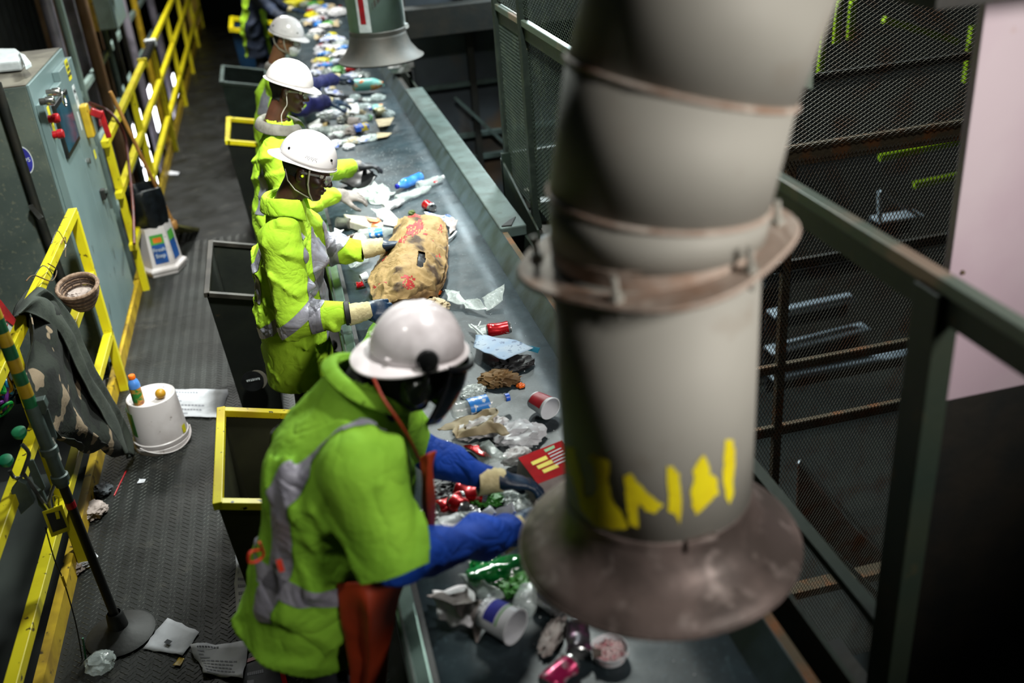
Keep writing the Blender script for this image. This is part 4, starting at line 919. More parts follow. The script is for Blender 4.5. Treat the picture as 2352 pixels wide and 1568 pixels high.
mat('skin_dark_warm', '4a2a1a', 0.5, 0, '3a2014', 9, 0.4, 0.6)
mat('skin_tan', '7a5238', 0.5, 0, '6a4630', 9)
mat('lip', '4a241e', 0.4)
mat('hair_black', '0a0908', 0.9, 0, '14110f', 60, bump=0.4, bscale=160)
mat('eye_white', 'b0aba4', 0.2); mat('eye_dark', '0a0706', 0.15)
mat('helmet_white', 'e6e0e0', 0.22, 0, 'd2cccc', 5, 0.4, 0.6, coat=0.4)
mat('helmet_grimy', 'f6f0f0', 0.3, 0, 'bfb7b6', 5, 0.4, 0.6, col3='8f786a', scale3=6, lo3=0.66, hi3=0.8, coat=0.3)
mat('helmet_grey', 'c6c0be', 0.3, 0, 'a9a3a1', 5, 0.4, 0.6, coat=0.3)
mat('strap_white', 'b9b4a8', 0.7)
mat('mask_white', 'd0cfd2', 0.8)
mat('glove_blue', '0f2238', 0.4, 0, '16304a', 12, 0.4, 0.6, 0.15, 40)
mat('glove_knit', 'c9bc90', 0.85, 0, 'b4a67c', 30, bump=0.4, bscale=70)
mat('glove_grey', '8c8480', 0.85, 0, '76706c', 20, bump=0.3, bscale=70)
mat('glove_black', '16171a', 0.5, 0, '22232a', 20)
mat('clear_lens', 'd0d4d2', 0.03, alpha=0.22, spec=1.0)
mat('grey_collar', '6a6660', 0.85, 0, '5a564f', 20, bump=.3)
mat('apron_orange', '98300a', 0.6, 0, '7c2608', 5, 0.4, 0.6, 0.15, 20)
mat('hood_black', '060608', 0.8, 0, '0c0b0e', 20)
mat('visor_dark', '1a1a22', 0.15, 0, '14141a', 5, spec=0.8)
mat('muff_dark', '181f17', 0.22, 0, '202c22', 5)
mat('ear_lime', 'c8e020', 0.5)
mat('boot', '15120f', 0.6, 0, '241c14', 10)
# ---------- signed distance fields
def npv(p): return np.array([p[0], p[1], p[2]], dtype=np.float32)
class SDF:
    def __init__(s, lo, hi, h):
        s.lo = npv(lo); s.h = h; n = np.ceil((npv(hi)-s.lo)/h).astype(int)+1
        ax = [s.lo[i]+h*np.arange(n[i], dtype=np.float32) for i in range(3)]
        s.P = np.stack(np.meshgrid(*ax, indexing='ij'), -1); s.d = np.full(s.P.shape[:3], 9.0, np.float32); s.id = None
    def u(s, e, k=0.02):
        if k <= 0: s.d = np.minimum(s.d, e); return s
        hh = np.clip(0.5+0.5*(s.d-e)/k, 0, 1); s.d = s.d*(1-hh)+e*hh-k*hh*(1-hh); return s
    def sub(s, e, k=0.01):
        hh = np.clip(0.5-0.5*(s.d+e)/k, 0, 1); s.d = s.d*(1-hh)-e*hh+k*hh*(1-hh); return s
    def cone(s, a, b, ra, rb, side=None, sc=1.0):
        a = npv(a); b = npv(b); q = s.P-a; d = b-a
        if side is not None:
            w_ = npv(side); w_ = w_/np.linalg.norm(w_); f = (1/sc-1); q = q+(q@w_)[..., None]*f*w_; d = d+(d@w_)*f*w_
        L = float(d@d); t_ = np.clip((q@d)/max(L, 1e-9), 0, 1); r = q-t_[..., None]*d
        return np.sqrt((r*r).sum(-1))-(ra+(rb-ra)*t_)
    def ell(s, c, r, R=None):
        q = s.P-npv(c)
        if R is not None: q = q@np.array(R, dtype=np.float32)
        r = npv(r); k0 = np.sqrt(((q/r)**2).sum(-1)); k1 = np.sqrt(((q/(r*r))**2).sum(-1))+1e-6
        return k0*(k0-1)/k1
    def mesh(s):
        d = s.d; h = s.h; nx, ny, nz = d.shape
        ins = d < 0; c = ins[:-1, :-1, :-1].astype(np.int8).copy()
        for dx in (0, 1):
            for dy in (0, 1):
                for dz in (0, 1):
                    if dx+dy+dz: c = c+ins[dx:nx-1+dx, dy:ny-1+dy, dz:nz-1+dz]
        act = (c > 0) & (c < 8); idx = -np.ones(act.shape, np.int64); ii = np.argwhere(act); idx[tuple(ii.T)] = np.arange(len(ii))
        acc = np.zeros((len(ii), 3)); cnt = np.zeros(len(ii))
        cor = [(0, 0, 0), (1, 0, 0), (0, 1, 0), (1, 1, 0), (0, 0, 1), (1, 0, 1), (0, 1, 1), (1, 1, 1)]
        dv = [d[ii[:, 0]+a, ii[:, 1]+b, ii[:, 2]+e] for a, b, e in cor]
        for a in range(8):
            for b in range(a+1, 8):
                if sum(abs(cor[a][k]-cor[b][k]) for k in range(3)) != 1: continue
                m_ = (dv[a] < 0) != (dv[b] < 0); t_ = dv[a][m_]/(dv[a][m_]-dv[b][m_])
                acc[m_] += np.array(cor[a])+(np.array(cor[b])-np.array(cor[a]))*t_[:, None]; cnt[m_] += 1
        vs = (ii+acc/np.maximum(cnt, 1)[:, None])*h+s.lo
        F = []
        for ax in range(3):
            sl0 = [slice(1, -1)]*3; sl1 = [slice(1, -1)]*3; sl0[ax] = slice(0, -1); sl1[ax] = slice(1, None)
            A = ins[tuple(sl0)]; B = ins[tuple(sl1)]; e = np.argwhere(A != B)
            if len(e) == 0: continue
            off = np.ones(3, int); off[ax] = 0; e = e+off; sgn = A[tuple((e-off).T)]
            o1, o2 = [k for k in range(3) if k != ax]; g = []
            for (p, q) in ((0, 0), (-1, 0), (-1, -1), (0, -1)):
                c_ = e.copy(); c_[:, o1] += p; c_[:, o2] += q; g.append(idx[tuple(c_.T)])
            q = np.stack(g, 1)
            flip = sgn if ax != 1 else ~sgn
            q[~flip] = q[~flip][:, ::-1]; F.append(q)
        F = np.concatenate(F); F = F[(F >= 0).all(1)]
        return vs, F
def mesh_obj(vs, F, name, m, parent, smooth=True, sm=0, fac=0.5):
    me = bpy.data.meshes.new(name); off = np.array(OFF[parent]) if parent is not None else vs.mean(0)
    me.from_pydata((vs-off).tolist(), [], F.tolist() if hasattr(F, 'tolist') else F); me.validate()
    bm = bmesh.new(); bm.from_mesh(me)
    for _ in range(sm): bmesh.ops.smooth_vert(bm, verts=bm.verts, factor=fac, use_axis_x=True, use_axis_y=True, use_axis_z=True)
    bmesh.ops.recalc_face_normals(bm, faces=bm.faces); bm.to_mesh(me); bm.free()
    me.polygons.foreach_set('use_smooth', [True]*len(me.polygons))
    o = bpy.data.objects.new(name, me); COL.objects.link(o); me.materials.append(G(m)); o.parent = parent
    if parent is None: o.location = off
    OFF[o] = V(off); return o
def wrinkle(P, seed, amp, freq=14.0, dirs=4, fold=(0, 0, 1)):
    r = np.random.RandomState(seed); out = 0
    W = np.stack([np.sin(P@(r.randn(3).astype(np.float32)*5)+r.rand()*6) for _ in range(3)], -1)*0.05
    for k in range(dirs):
        v = r.randn(3).astype(np.float32); v += 1.2*npv(fold)*np.sign(r.randn()); v /= np.linalg.norm(v)
        ph = (P+W)@v*freq*(0.7+0.8*r.rand())+r.rand()*6
        mod = np.clip(0.5+0.9*np.sin(P@(r.randn(3).astype(np.float32)*5)+r.rand()*6), 0, 1)
        out = out+(0.75-1.9*np.abs(np.sin(ph*0.5)))*mod
    return amp*out/dirs**.6
def trim(bm, co, no, clear_outer=True):
    bmesh.ops.bisect_plane(bm, geom=bm.verts[:]+bm.edges[:]+bm.faces[:], plane_co=co, plane_no=no, clear_outer=clear_outer, clear_inner=False)
def band(vs, F, planes, keep, name, m, parent, off=0.004):
    """strip cut from a surface: planes = [(co, no)] outward; keep(centres) -> mask"""
    ctr = vs[F].mean(1); k = keep(ctr)
    for co, no in planes: k &= ((ctr-np.array(co))@np.array(no)) < 0.03
    Fk = F[k]
    if len(Fk) == 0: return None
    used, inv = np.unique(Fk, return_inverse=True); me = bpy.data.meshes.new(name)
    me.from_pydata((vs[used]-np.array(OFF[parent])).tolist(), [], inv.reshape(Fk.shape).tolist())
    bm = bmesh.new(); bm.from_mesh(me); bmesh.ops.recalc_face_normals(bm, faces=bm.faces)
    for co, no in planes: trim(bm, V(co)-OFF[parent], V(no))
    bm.normal_update()
    ns = [(v_, v_.normal.copy()) for v_ in bm.verts]
    for v_, n_ in ns: v_.co += n_*off
    bm.to_mesh(me); bm.free()
    me.polygons.foreach_set('use_smooth', [True]*len(me.polygons))
    o = bpy.data.objects.new(name, me); COL.objects.link(o); me.materials.append(G(m)); o.parent = parent; OFF[o] = OFF[parent]
    return o
def segdist(C, a, b):
    a = np.array(a); b = np.array(b); d = b-a; t_ = np.clip(((C-a)@d)/(d@d), 0, 1); return np.linalg.norm(C-a-t_[:, None]*d, axis=1), t_
# ---------- gloved hand: x along fingers, y toward thumb side, z out of the back of the hand
HANDS = {}
def hand_sdf(curl, spread=1.0, thumb=0.5, name=''):
    if name in HANDS: return HANDS[name]
    S = SDF((-0.06, -0.085, -0.11), (0.20, 0.115, 0.05), 0.0042)
    S.u(S.cone((-0.05, 0, 0), (0.0, 0, 0), .031, .032, (0, 1, 0), 1.15), 0)
    S.u(S.ell((0.038, 0.0, -0.002), (0.055, 0.045, 0.020)), 0.02)
    S.u(S.ell((0.02, 0.03, -0.014), (0.032, 0.020, 0.018)), 0.015)
    for i, (yb, L, r) in enumerate(((0.031, .074, .0108), (0.0105, .083, .0110), (-0.0105, .077, .0106), (-0.031, .060, .0098))):
        p = V((0.078-abs(yb)*0.25, yb, -0.001)); ang = 0.0; fan = (yb)*spread*5.5
        cs_ = [0.55*curl[i], 1.0*curl[i], 0.75*curl[i]]; ls = [L*.45, L*.31, L*.25]
        base = V((0.035, yb*.8, 0)); S.u(S.cone(base, p, r*1.15, r*1.15), 0.010)
        for c_, l_ in zip(cs_, ls):
            ang += c_; q = p+V((math.cos(ang)*math.cos(fan), math.sin(fan)*math.cos(ang), -math.sin(ang)))*l_
            S.u(S.cone(p, q, r*1.05, r*.98), 0.003); p = q; r *= .96
    p = V((0.012, 0.036, -0.012)); q = p+V((0.030, 0.030, -0.012)); S.u(S.cone(p, q, .0165, .0135), 0.010)
    q2 = q+V((0.030, 0.016-0.02*thumb, -0.012-0.012*thumb)); S.u(S.cone(q, q2, .0130, .0118), 0.004)
    q3 = q2+V((0.022, 0.002-0.02*thumb, -0.006-0.012*thumb)); S.u(S.cone(q2, q3, .0116, .0105), 0.003)
    HANDS[name] = S.mesh(); return HANDS[name]
CURLS = {'relax': ((.35, .4, .45, .5), 1.0, .4), 'grip': ((.75, .8, .85, .9), .5, 1.0), 'flat': ((.15, .12, .15, .2), 1.3, .2), 'pinch': ((.6, .55, .7, .8), .8, .9)}
def glove(parent, wrist, direction, back, left, pose, m_hand, m_cuff, cuff=.075, size=1.0, cuffr=.040, fin=None, label=None):
    """wrist: where the hand starts; left: mirror for a left hand"""
    vs, F = hand_sdf(*CURLS[pose], name=pose); R = np.array(frame(direction, back)); sgn = np.array([1, -1 if not left else 1, 1])
    # local y = z cross x: with back = z and fingers = x, +y is the thumb side of a RIGHT hand seen palm down when mirrored
    X = (vs*size*sgn)@R.T+np.array(wrist); F2 = F if left else F[:, ::-1]
    g = thing_part = mesh_obj(X, F2, 'glove', m_hand, parent, sm=1)
    if label: g['label'] = label
    if fin:   # dipped finger tips in another colour
        ctr = vs[F].mean(1); k = ctr[:, 0] > 0.062; band(X, F2, [], lambda C: k, 'dipped_fingers', fin, g, .0008)
    T = mat4(frame(V(back), -V(direction)), wrist)
    rr = cuffr*size; prof = [(rr*.80, -.012), (rr*.92, .0), (rr*.9, .012), (rr*.98, .022), (rr*.95, .034), (rr*1.06, .05), (rr*1.08, cuff), (rr*.98, cuff), (rr*.9, .05)]
    MB().lathe(prof, T, 24).build('cuff', m_cuff, g, smooth=True)
    return g
# ---------- heads: x forward, y left, z up (metres, face about 0.2 high)
HEAD = {}
def head_mesh(kind='a'):
    if kind in HEAD: return HEAD[kind]
    S = SDF((-.13, -.11, -.24), (.15, .11, .14), 0.0036)
    S.u(S.ell((-.012, 0, .035), (.100, .076, .092)), 0)
    S.u(S.ell((.028, 0, -.03), (.066, .060, .085)), .03)
    S.u(S.cone((-.02, .045, -.05), (.062, .018, -.100), .022, .017), .03); S.u(S.cone((-.02, -.045, -.05), (.062, -.018, -.100), .022, .017), .03)
    S.u(S.ell((.074, 0, -.104), (.022, .024, .018)), .016)                      # chin
    S.u(S.cone((.088, -.03, .022), (.088, .03, .022), .011, .011), .018)        # brow
    for s_ in (1, -1):
        S.sub(S.ell((.101, .031*s_, .002), (.018, .019, .013)), .012)
        S.u(S.ell((.081, .031*s_, .001), (.0135, .0145, .0135)), .002)
        S.u(S.cone((.084, .018*s_, -.0005), (.080, .044*s_, -.002), .0055, .005), .004)   # lids
        S.u(S.ell((.066, .044*s_, -.03), (.020, .018, .017)), .02)               # cheek
        S.u(S.ell((.101, .0125*s_, -.040), (.010, .0095, .0085)), .006)          # nostril wings
        S.u(S.ell((-.012, .078*s_, -.012), (.020, .008, .033)), .006)           # ear
        S.sub(S.ell((-.006, .088*s_, -.010), (.010, .007, .018)), .004)
    S.u(S.cone((.094, 0, .012), (.119, 0, -.032), .0085, .0105), .010)           # nose
    S.u(S.ell((.116, 0, -.036), (.0115, .0125, .0105)), .006)
    S.u(S.ell((.086, 0, -.070), (.018, .026, .016)), .012)                       # muzzle
    S.u(S.cone((.099, -.018, -.0655), (.099, .018, -.0655), .0062, .0062), .004) # upper lip
    S.u(S.ell((.103, 0, -.064), (.007, .012, .006)), .004)
    S.u(S.cone((.096, -.015, -.0775), (.096, .015, -.0775), .0068, .0068), .004) # lower lip
    S.sub(S.cone((.106, -.024, -.0715), (.106, .024, -.0715), .0020, .0020), .003)
    S.u(S.cone((-.022, 0, -.05), (-.050, 0, -.22), .056, .058), .03)             # neck
    HEAD[kind] = S.mesh(); return HEAD[kind]
def head_to(T, p): return T @ V(p)
def make_body(root, T, J, skin, hair=True):
    """one mesh: head, neck, trunk, arms, legs"""
    vs, F = head_mesh(); A = np.array(T.to_3x3()); X = vs@A.T+np.array(T.translation)
    pts = np.array([list(J[k]) for k in J]); lo = pts.min(0)-.14; hi = pts.max(0)+.14; lo[2] = max(lo[2], .0)
    S = SDF(lo, hi, 0.016)
    sd = V(J['shL'])-V(J['shR'])
    S.u(S.cone(J['pelvis'], J['chest'], .11, .12, sd, 1.25), 0); S.u(S.cone(J['chest'], J['neck'], .10, .05, sd, 1.3), .05)
    S.u(S.cone(J['neck'], T @ V((-.04, 0, -.17)), .050, .050), .03)
    for s_ in 'LR':
        S.u(S.cone(J['chest'], J['sh'+s_], .07, .05), .04); S.u(S.cone(J['sh'+s_], J['el'+s_], .046, .038), .02); S.u(S.cone(J['el'+s_], J['wr'+s_], .037, .026), .01)
        S.u(S.cone(J['pelvis'], J['hip'+s_], .06, .06), .03); S.u(S.cone(J['hip'+s_], J['kn'+s_], .058, .052), .03); S.u(S.cone(J['kn'+s_], J['an'+s_], .052, .036), .02)
    v2, F2 = S.mesh()
    o = mesh_obj(np.concatenate([X, v2]), np.concatenate([F, F2+len(X)]), 'body', skin, root, sm=1, fac=.35)
    return o
def helmet(root, T, m, kind='bump', brim_dir=1, tiltm=None, label=None):
    """shell + brim, x forward"""
    g = None; na = 64; rows = 14; R_ = (.138, .112, .118) if kind == 'bump' else (.136, .118, .118)
    def rim(a): # height of the rim and of the brim reach
        c = math.cos(a)*brim_dir
        z = -.014 - .010*max(0, -c) + (.006*math.cos(2*a)) if kind == 'bump' else -.008
        out = (.050*max(0, c-.35)**1.1*1.5+.006) if kind == 'bump' else (.045*max(0, c-.1)**.8+.014)
        dz = -.016*max(0, c)**2-.003
        return z, out, dz
    vs = []
    for j in range(rows+1):
        f = j/rows*math.pi/2
        for k in range(na):
            a = 2*math.pi*k/na; z0, _, _ = rim(a)
            r = math.sin(f)**.92; x = R_[0]*r*math.cos(a); y = R_[1]*r*math.sin(a); z = z0*(math.sin(f)**3)+R_[2]*math.cos(f)
            if kind == 'hard':
                ridge = sum(math.exp(-((y-yy)/.008)**2) for yy in (-.034, 0, .034))*.006*math.exp(-(f/.95)**4); z += ridge
                if 0.9 < f < 1.45: k2 = (math.exp(-((a-1.4)/.12)**2)+math.exp(-((a-1.9)/.12)**2)+math.exp(-((a-4.4)/.12)**2)+math.exp(-((a-4.9)/.12)**2))*.004; x *= 1+k2/.12; y *= 1+k2/.12
            vs.append((x, y, z))
    fs = [(j*na+k, j*na+(k+1) % na, (j+1)*na+(k+1) % na, (j+1)*na+k) for j in range(1, rows) for k in range(na)]
    fs += [(k, na+k, na+(k+1) % na) for k in range(na)]
    mb = MB().add(vs, fs, T); g = mb.build('helmet', m, root, smooth=True, solid=.003, weld=1e-5)
    if label: g['label'] = label
    vs = []; 
    for k in range(na):
        a = 2*math.pi*k/na; z, out, dz = rim(a); ca, sa = math.cos(a), math.sin(a)
        for (f, zz) in ((0, 0.002), (.35, dz*.15), (1, dz), (1.02, dz-.004), (.5, dz*.4-.005), (0, -.003)):
            vs.append(((R_[0]+out*f)*ca, (R_[1]+out*f)*sa, z+zz))
    n6 = 6; fs = [(k*n6+i, ((k+1) % na)*n6+i, ((k+1) % na)*n6+(i+1) % n6, k*n6+(i+1) % n6) for k in range(na) for i in range(n6)]
    MB().add(vs, fs, T).build('brim', m, g, smooth=True)
    if kind == 'bump':
        for s_ in (1, -1):
            for a in (.62, 2.35):
                aa = a*s_; f = 1.26; c = V((R_[0]*math.sin(f)*math.cos(aa), R_[1]*math.sin(f)*math.sin(aa), R_[2]*math.cos(f)-.008)); n_ = V((c.x/R_[0]**2, c.y/R_[1]**2, c.z/R_[2]**2)).normalized()
                MB().lathe([(0, .003), (.0055, .003), (.0065, .0), (.0065, -.003)], T @ mat4(frame(n_.orthogonal(), n_), c), 14).build('rivet', 'black_plastic', g, smooth=True)
            mb = MB()
            for i in range(6):
                for j in range(3):
                    if (i+j) % 2 == 0 or j < 2:
                        aa = (1.25+.07*i+.035*(j % 2))*s_; f = 1.33+.05*j-.04; c = V((R_[0]*math.sin(f)*math.cos(aa), R_[1]*math.sin(f)*math.sin(aa), R_[2]*math.cos(f)-.008)); n_ = V((c.x/R_[0]**2, c.y/R_[1]**2, c.z/R_[2]**2)).normalized()
                        mb.lathe([(0, .0015), (.0012, .0015), (.0012, -.001)], T @ mat4(frame(n_.orthogonal(), n_), c), 6)
            mb.build('vent_holes', 'black_plastic', g)
    return g
def person(cfg):
    J = {k: V(v) for k, v in cfg['J'].items()}; fl = V(cfg['loc'])
    root = thing('person', cfg['label'], 'person', (fl.x, fl.y, 0), 'workers along the sorting belt')
    T = mat4(frame(cfg['fwd'], cfg['up']), cfg['head']); hs = cfg.get('hs', 1.0); T = T @ Matrix.Scale(hs, 4)
    make_body(root, T, J, cfg['skin'])
    # jacket
    sd = J['shL']-J['shR']; h = cfg.get('vox', .010); pts = np.array([list(J[k]) for k in ('pelvis', 'chest', 'neck', 'shL', 'shR', 'elL', 'elR', 'wrL', 'wrR')]+[list(cfg['hem'])])
    lo = pts.min(0)-.26; hi = pts.max(0)+.22
    S = SDF(lo, hi, h); R_ = cfg['tr']     # torso radii: hem, pelvis, chest, shoulder ; side scale
    sc = cfg.get('sc', 1.2)
    S.u(S.cone(V(cfg['hem'])-(J['pelvis']-V(cfg['hem'])).normalized()*.1, J['pelvis'], R_[0], R_[1], sd, sc), 0)
    S.u(S.cone(J['pelvis'], J['chest'], R_[1], R_[2], sd, sc), .05)
    S.u(S.cone(J['chest'], J['neck'], R_[2], R_[3], sd, 1.15), .06)
    if 'extra' in cfg:
        for (a, b, ra, rb) in cfg['extra']: S.u(S.cone(a, b, ra, rb), .07)
    ar = cfg.get('ar', (.085, .072, .055))
    for s_ in 'LR':
        S.u(S.cone(J['sh'+s_], J['el'+s_], ar[0], ar[1]), .045); S.u(S.cone(J['chest'], J['sh'+s_], .10, ar[0]*.9), .05)
    core = S.d.copy(); S.d = S.d*1
    if not cfg.get('short'):
        for s_ in 'LR': S.u(S.cone(J['el'+s_], J['wr'+s_], ar[1]*1.02, ar[2]), .02)
    ax = (J['neck']-J['pelvis']).normalized()
    near = np.exp(-(np.maximum(0, np.abs(S.d)-.05)/.05)**2)
    S.d -= np.clip(wrinkle(S.P, cfg['seed'], cfg.get('wr', .016)*1.45, 38.0, 4, ax)+wrinkle(S.P, cfg['seed']+9, cfg.get('wr', .016)*.66, 84.0, 4, (1, 0, 0)), -.013, .03)*near
    vs, F = S.mesh()
    # open hem, neck and cuffs with clean edges
    hemn = (V(cfg['hem'])-J['pelvis']).normalized(); hemn = V(cfg.get('hemn', hemn))
    me = bpy.data.meshes.new('x'); me.from_pydata(vs.tolist(), [], F.tolist()); bm = bmesh.new(); bm.from_mesh(me)
    bmesh.ops.smooth_vert(bm, verts=bm.verts, factor=.4, use_axis_x=True, use_axis_y=True, use_axis_z=True)
    trim(bm, V(cfg['hem']), hemn)
    # cuffs: cut only the far end of each sleeve
    for s_ in 'LR':
        a, b = (J['el'+s_], J['wr'+s_]) if not cfg.get('short') else (J['sh'+s_], J['el'+s_]); d = (b-a).normalized(); b_ = b-d*(.02 if not cfg.get('short') else -.01)
        fs_ = [f for f in bm.faces if (f.calc_center_median()-b_).length < .16 and (f.calc_center_median()-b_).dot(d) > -.04]
        es = list({e for f in fs_ for e in f.edges}); vv = list({v_ for f in fs_ for v_ in f.verts})
        bmesh.ops.bisect_plane(bm, geom=vv+es+fs_, plane_co=b_, plane_no=d)
        kill = [f for f in bm.faces if (f.calc_center_median()-b_).length < .14 and (f.calc_center_median()-b_).dot(d) > .0005]
        bmesh.ops.delete(bm, geom=kill, context='FACES')
    nk = J['neck']+ax*.02; up_ = V(cfg.get('neckn', ax))
    kill = [f for f in bm.faces if (f.calc_center_median()-nk).length < .13 and (f.calc_center_median()-nk).dot(up_) > .012]
    bmesh.ops.delete(bm, geom=kill, context='FACES')
    bmesh.ops.recalc_face_normals(bm, faces=bm.faces)
    bmesh.ops.triangulate(bm, faces=[f for f in bm.faces if len(f.verts) > 4])
    bm.verts.ensure_lookup_table(); bm.verts.index_update()
    tv = np.array([v_.co[:] for v_ in bm.verts]); bm2 = bm.copy(); bmesh.ops.triangulate(bm2, faces=bm2.faces[:]); TF = np.array([[v_.index for v_ in f.verts] for f in bm2.faces]); bm2.free()
    off = OFF[root]
    for v_ in bm.verts: v_.co -= off
    bm.to_mesh(me); bm.free()
    me.polygons.foreach_set('use_smooth', [True]*len(me.polygons)); me.materials.append(G(cfg['jacket']))
    jk = bpy.data.objects.new(cfg.get('jname', 'jacket'), me); COL.objects.link(jk); jk.parent = root; OFF[jk] = off
    md = jk.modifiers.new('s', 'SOLIDIFY'); md.thickness = .006; md.offset = -1
    # stripes
    def armmask(C):
        m_ = np.zeros(len(C), bool); tc = segdist(C, J['pelvis'], J['chest'])[0]; tc2 = segdist(C, J['chest'], J['neck'])[0]
        for s_ in 'LR':
            d1 = segdist(C, J['sh'+s_], J['el'+s_])[0]; d2 = segdist(C, J['el'+s_], J['wr'+s_])[0]
            m_ |= (np.minimum(d1, d2)-ar[0] < np.minimum(tc, tc2)-R_[2]*1.05)
        return m_
    for st in cfg['stripes']:
        typ = st[0]
        if typ == 'plane':      # (co, normal, half width, region, extra limit plane)
            co, no, hw, reg = st[1], V(st[2]).normalized(), st[3], st[4]
            pl = [(V(co)+no*hw, no), (V(co)-no*hw, -no)]+[(V(c_), V(n_).normalized()) for c_, n_ in (st[5] if len(st) > 5 else [])]
            keep = (lambda C: ~armmask(C)) if reg == 'torso' else ((lambda C: armmask(C)) if reg == 'arm' else (lambda C: np.ones(len(C), bool)))
            if len(reg) > 5: sd_ = reg[-1]; keep = lambda C, sd_=sd_: armmask(C) & (np.minimum(segdist(C, J['sh'+sd_], J['el'+sd_])[0], segdist(C, J['el'+sd_], J['wr'+sd_])[0]) < .16)
            band(tv, TF, pl, keep, 'reflective_stripe', st[6] if len(st) > 6 else 'reflective', jk)
    # under-sleeves
    if cfg.get('short'):
        for s_ in 'LR':
            d = (J['el'+s_]-J['sh'+s_]).normalized(); lo = npv([min(a_, b_) for a_, b_ in zip(J['el'+s_], J['wr'+s_])])-.14; hi = npv([max(a_, b_) for a_, b_ in zip(J['el'+s_], J['wr'+s_])])+.14
            S2 = SDF(lo, hi, .008); S2.u(S2.cone(J['el'+s_]-d*.10, J['el'+s_], .062, .068), 0); S2.u(S2.cone(J['el'+s_], J['wr'+s_], .072, .062), .03)
            dd = (J['wr'+s_]-J['el'+s_]).normalized(); S2.d -= wrinkle(S2.P, cfg['seed']+3, .022, 34, 5, dd)
            v2, F2 = S2.mesh(); mesh_obj(v2, F2, 'under_sleeve', cfg['short'], root, sm=1)
    # trousers and boots
    pt = np.array([list(J[k]) for k in ('pelvis', 'hipL', 'hipR', 'knL', 'knR', 'anL', 'anR')]); lo = pt.min(0)-.18; hi = pt.max(0)+.14; lo[2] = .03
    S3 = SDF(lo, hi, .014); S3.u(S3.cone(J['hipL'], J['hipR'], .07, .07), 0); S3.u(S3.cone(J['pelvis']+V((0, 0, -.02)), J['pelvis'], .07, .07, sd, 1.1), .04)
    for s_ in 'LR':
        S3.u(S3.cone(J['hip'+s_], J['kn'+s_], .068, .075), .03); S3.u(S3.cone(J['kn'+s_], J['an'+s_], .084, .075), .02)
    S3.d -= wrinkle(S3.P, cfg['seed']+5, .010, 26, 4, (0, 0, 1)); v3, F3 = S3.mesh(); mesh_obj(v3, F3, 'trousers', cfg.get('pants', 'cloth_navy'), root, sm=1)
    for s_ in 'LR':
        a = J['an'+s_]; f = V(cfg.get('foot', (1, 0, 0))).normalized(); lo = npv(a)-.26; hi = npv(a)+.26; lo[2] = 0.0; hi[2] = .2
        S4 = SDF(lo, hi, .012); S4.u(S4.cone((a.x, a.y, .055), (a.x, a.y, .14), .055, .058), 0); S4.u(S4.cone(V((a.x, a.y, .045))-f*.03, V((a.x, a.y, .045))+f*.16, .042, .042), .03)
        S4.d = np.maximum(S4.d, .006-S4.P[..., 2]); v4, F4 = S4.mesh(); mesh_obj(v4, F4, 'boot', 'boot', root, sm=1)
    return root, T, jk
def collar(jk, c, ax, fwd, r0, r1, h, m, lean=.02, name='collar', open_=.5, n=40, points=True):
    """folded shirt collar, open at the front"""
    T = mat4(frame(fwd, ax), c); prof = [(r0, 0, 0), (r0*.93, h*.55, 0), (r0*.97, h, 1), (r1*1.02, h*.85, 1), (r1*1.12, h*.28, 1), (r1*1.16, h*.05, 1)]
    mb = MB(); vs = []
    for i in range(n+1):
        a = open_+(2*math.pi-2*open_)*i/n; e = max(0, 1-min(i, n-i)/5)
        for (r, z, o_) in prof:
            zz = z-(.030*e if (o_ and z < h*.3 and points) else 0); rr = r*(1+.05*math.sin(3*a))+(lean*e*.6 if o_ else 0)
            vs.append((rr*math.cos(a)*1.0, rr*math.sin(a)*1.08, zz-.03*max(0, math.cos(a))))
    k = len(prof); mb.add(vs, [(i*k+j, i*k+j+1, (i+1)*k+j+1, (i+1)*k+j) for i in range(n) for j in range(k-1)], T)
    return mb.build(name, m, jk, smooth=True, solid=.005, subsurf=1)
def ribbon(path, w, up, name, m, parent, th=.0015):
    pts = [V(p) for p in path]; vs = []
    for i, p in enumerate(pts):
        d = (pts[min(i+1, len(pts)-1)]-pts[max(i-1, 0)]).normalized(); u = V(up) if not callable(up) else up(i); s_ = d.cross(u).normalized()*w/2; vs += [p-s_, p+s_]
    return MB().add(vs, [(2*i, 2*i+1, 2*i+3, 2*i+2) for i in range(len(pts)-1)]).build(name, m, parent, smooth=True, solid=th)
def eyes(root, T):
    for s_ in (1, -1):
        for r, m_, dx in ((.0128, 'eye_white', 0), (.0065, 'eye_dark', .0085)):
            prof = [(.0002, -r)]+[(r*math.sin(math.pi*k/10), -r*math.cos(math.pi*k/10)) for k in range(1, 10)]+[(.0002, r)]
            MB().lathe(prof, T @ Matrix.Translation((.0835+dx, .031*s_, -.001)), 14).build('eye', m_, root, smooth=True)
def chinstrap(root, T, x=.02, cup=None):
    for s_ in (1, -1):
        ribbon([T @ V(p) for p in ((x, .092*s_, .035), (x+.004, .088*s_, .0), (x+.010, .078*s_, -.04), (x+.024, .062*s_, -.08), (x+.045, .030*s_, -.118), (x+.050, 0, -.128))], .008, T.to_3x3() @ V((0, s_, -.2)), 'chin_strap', 'strap_white', root)
        ribbon([T @ V(p) for p in ((-.085, .060*s_, -.01), (-.06, .066*s_, -.055), (-.02, .066*s_, -.085), (x+.030, .052*s_, -.105))], .006, T.to_3x3() @ V((-.3, s_, 0)), 'chin_strap', 'strap_white', root)
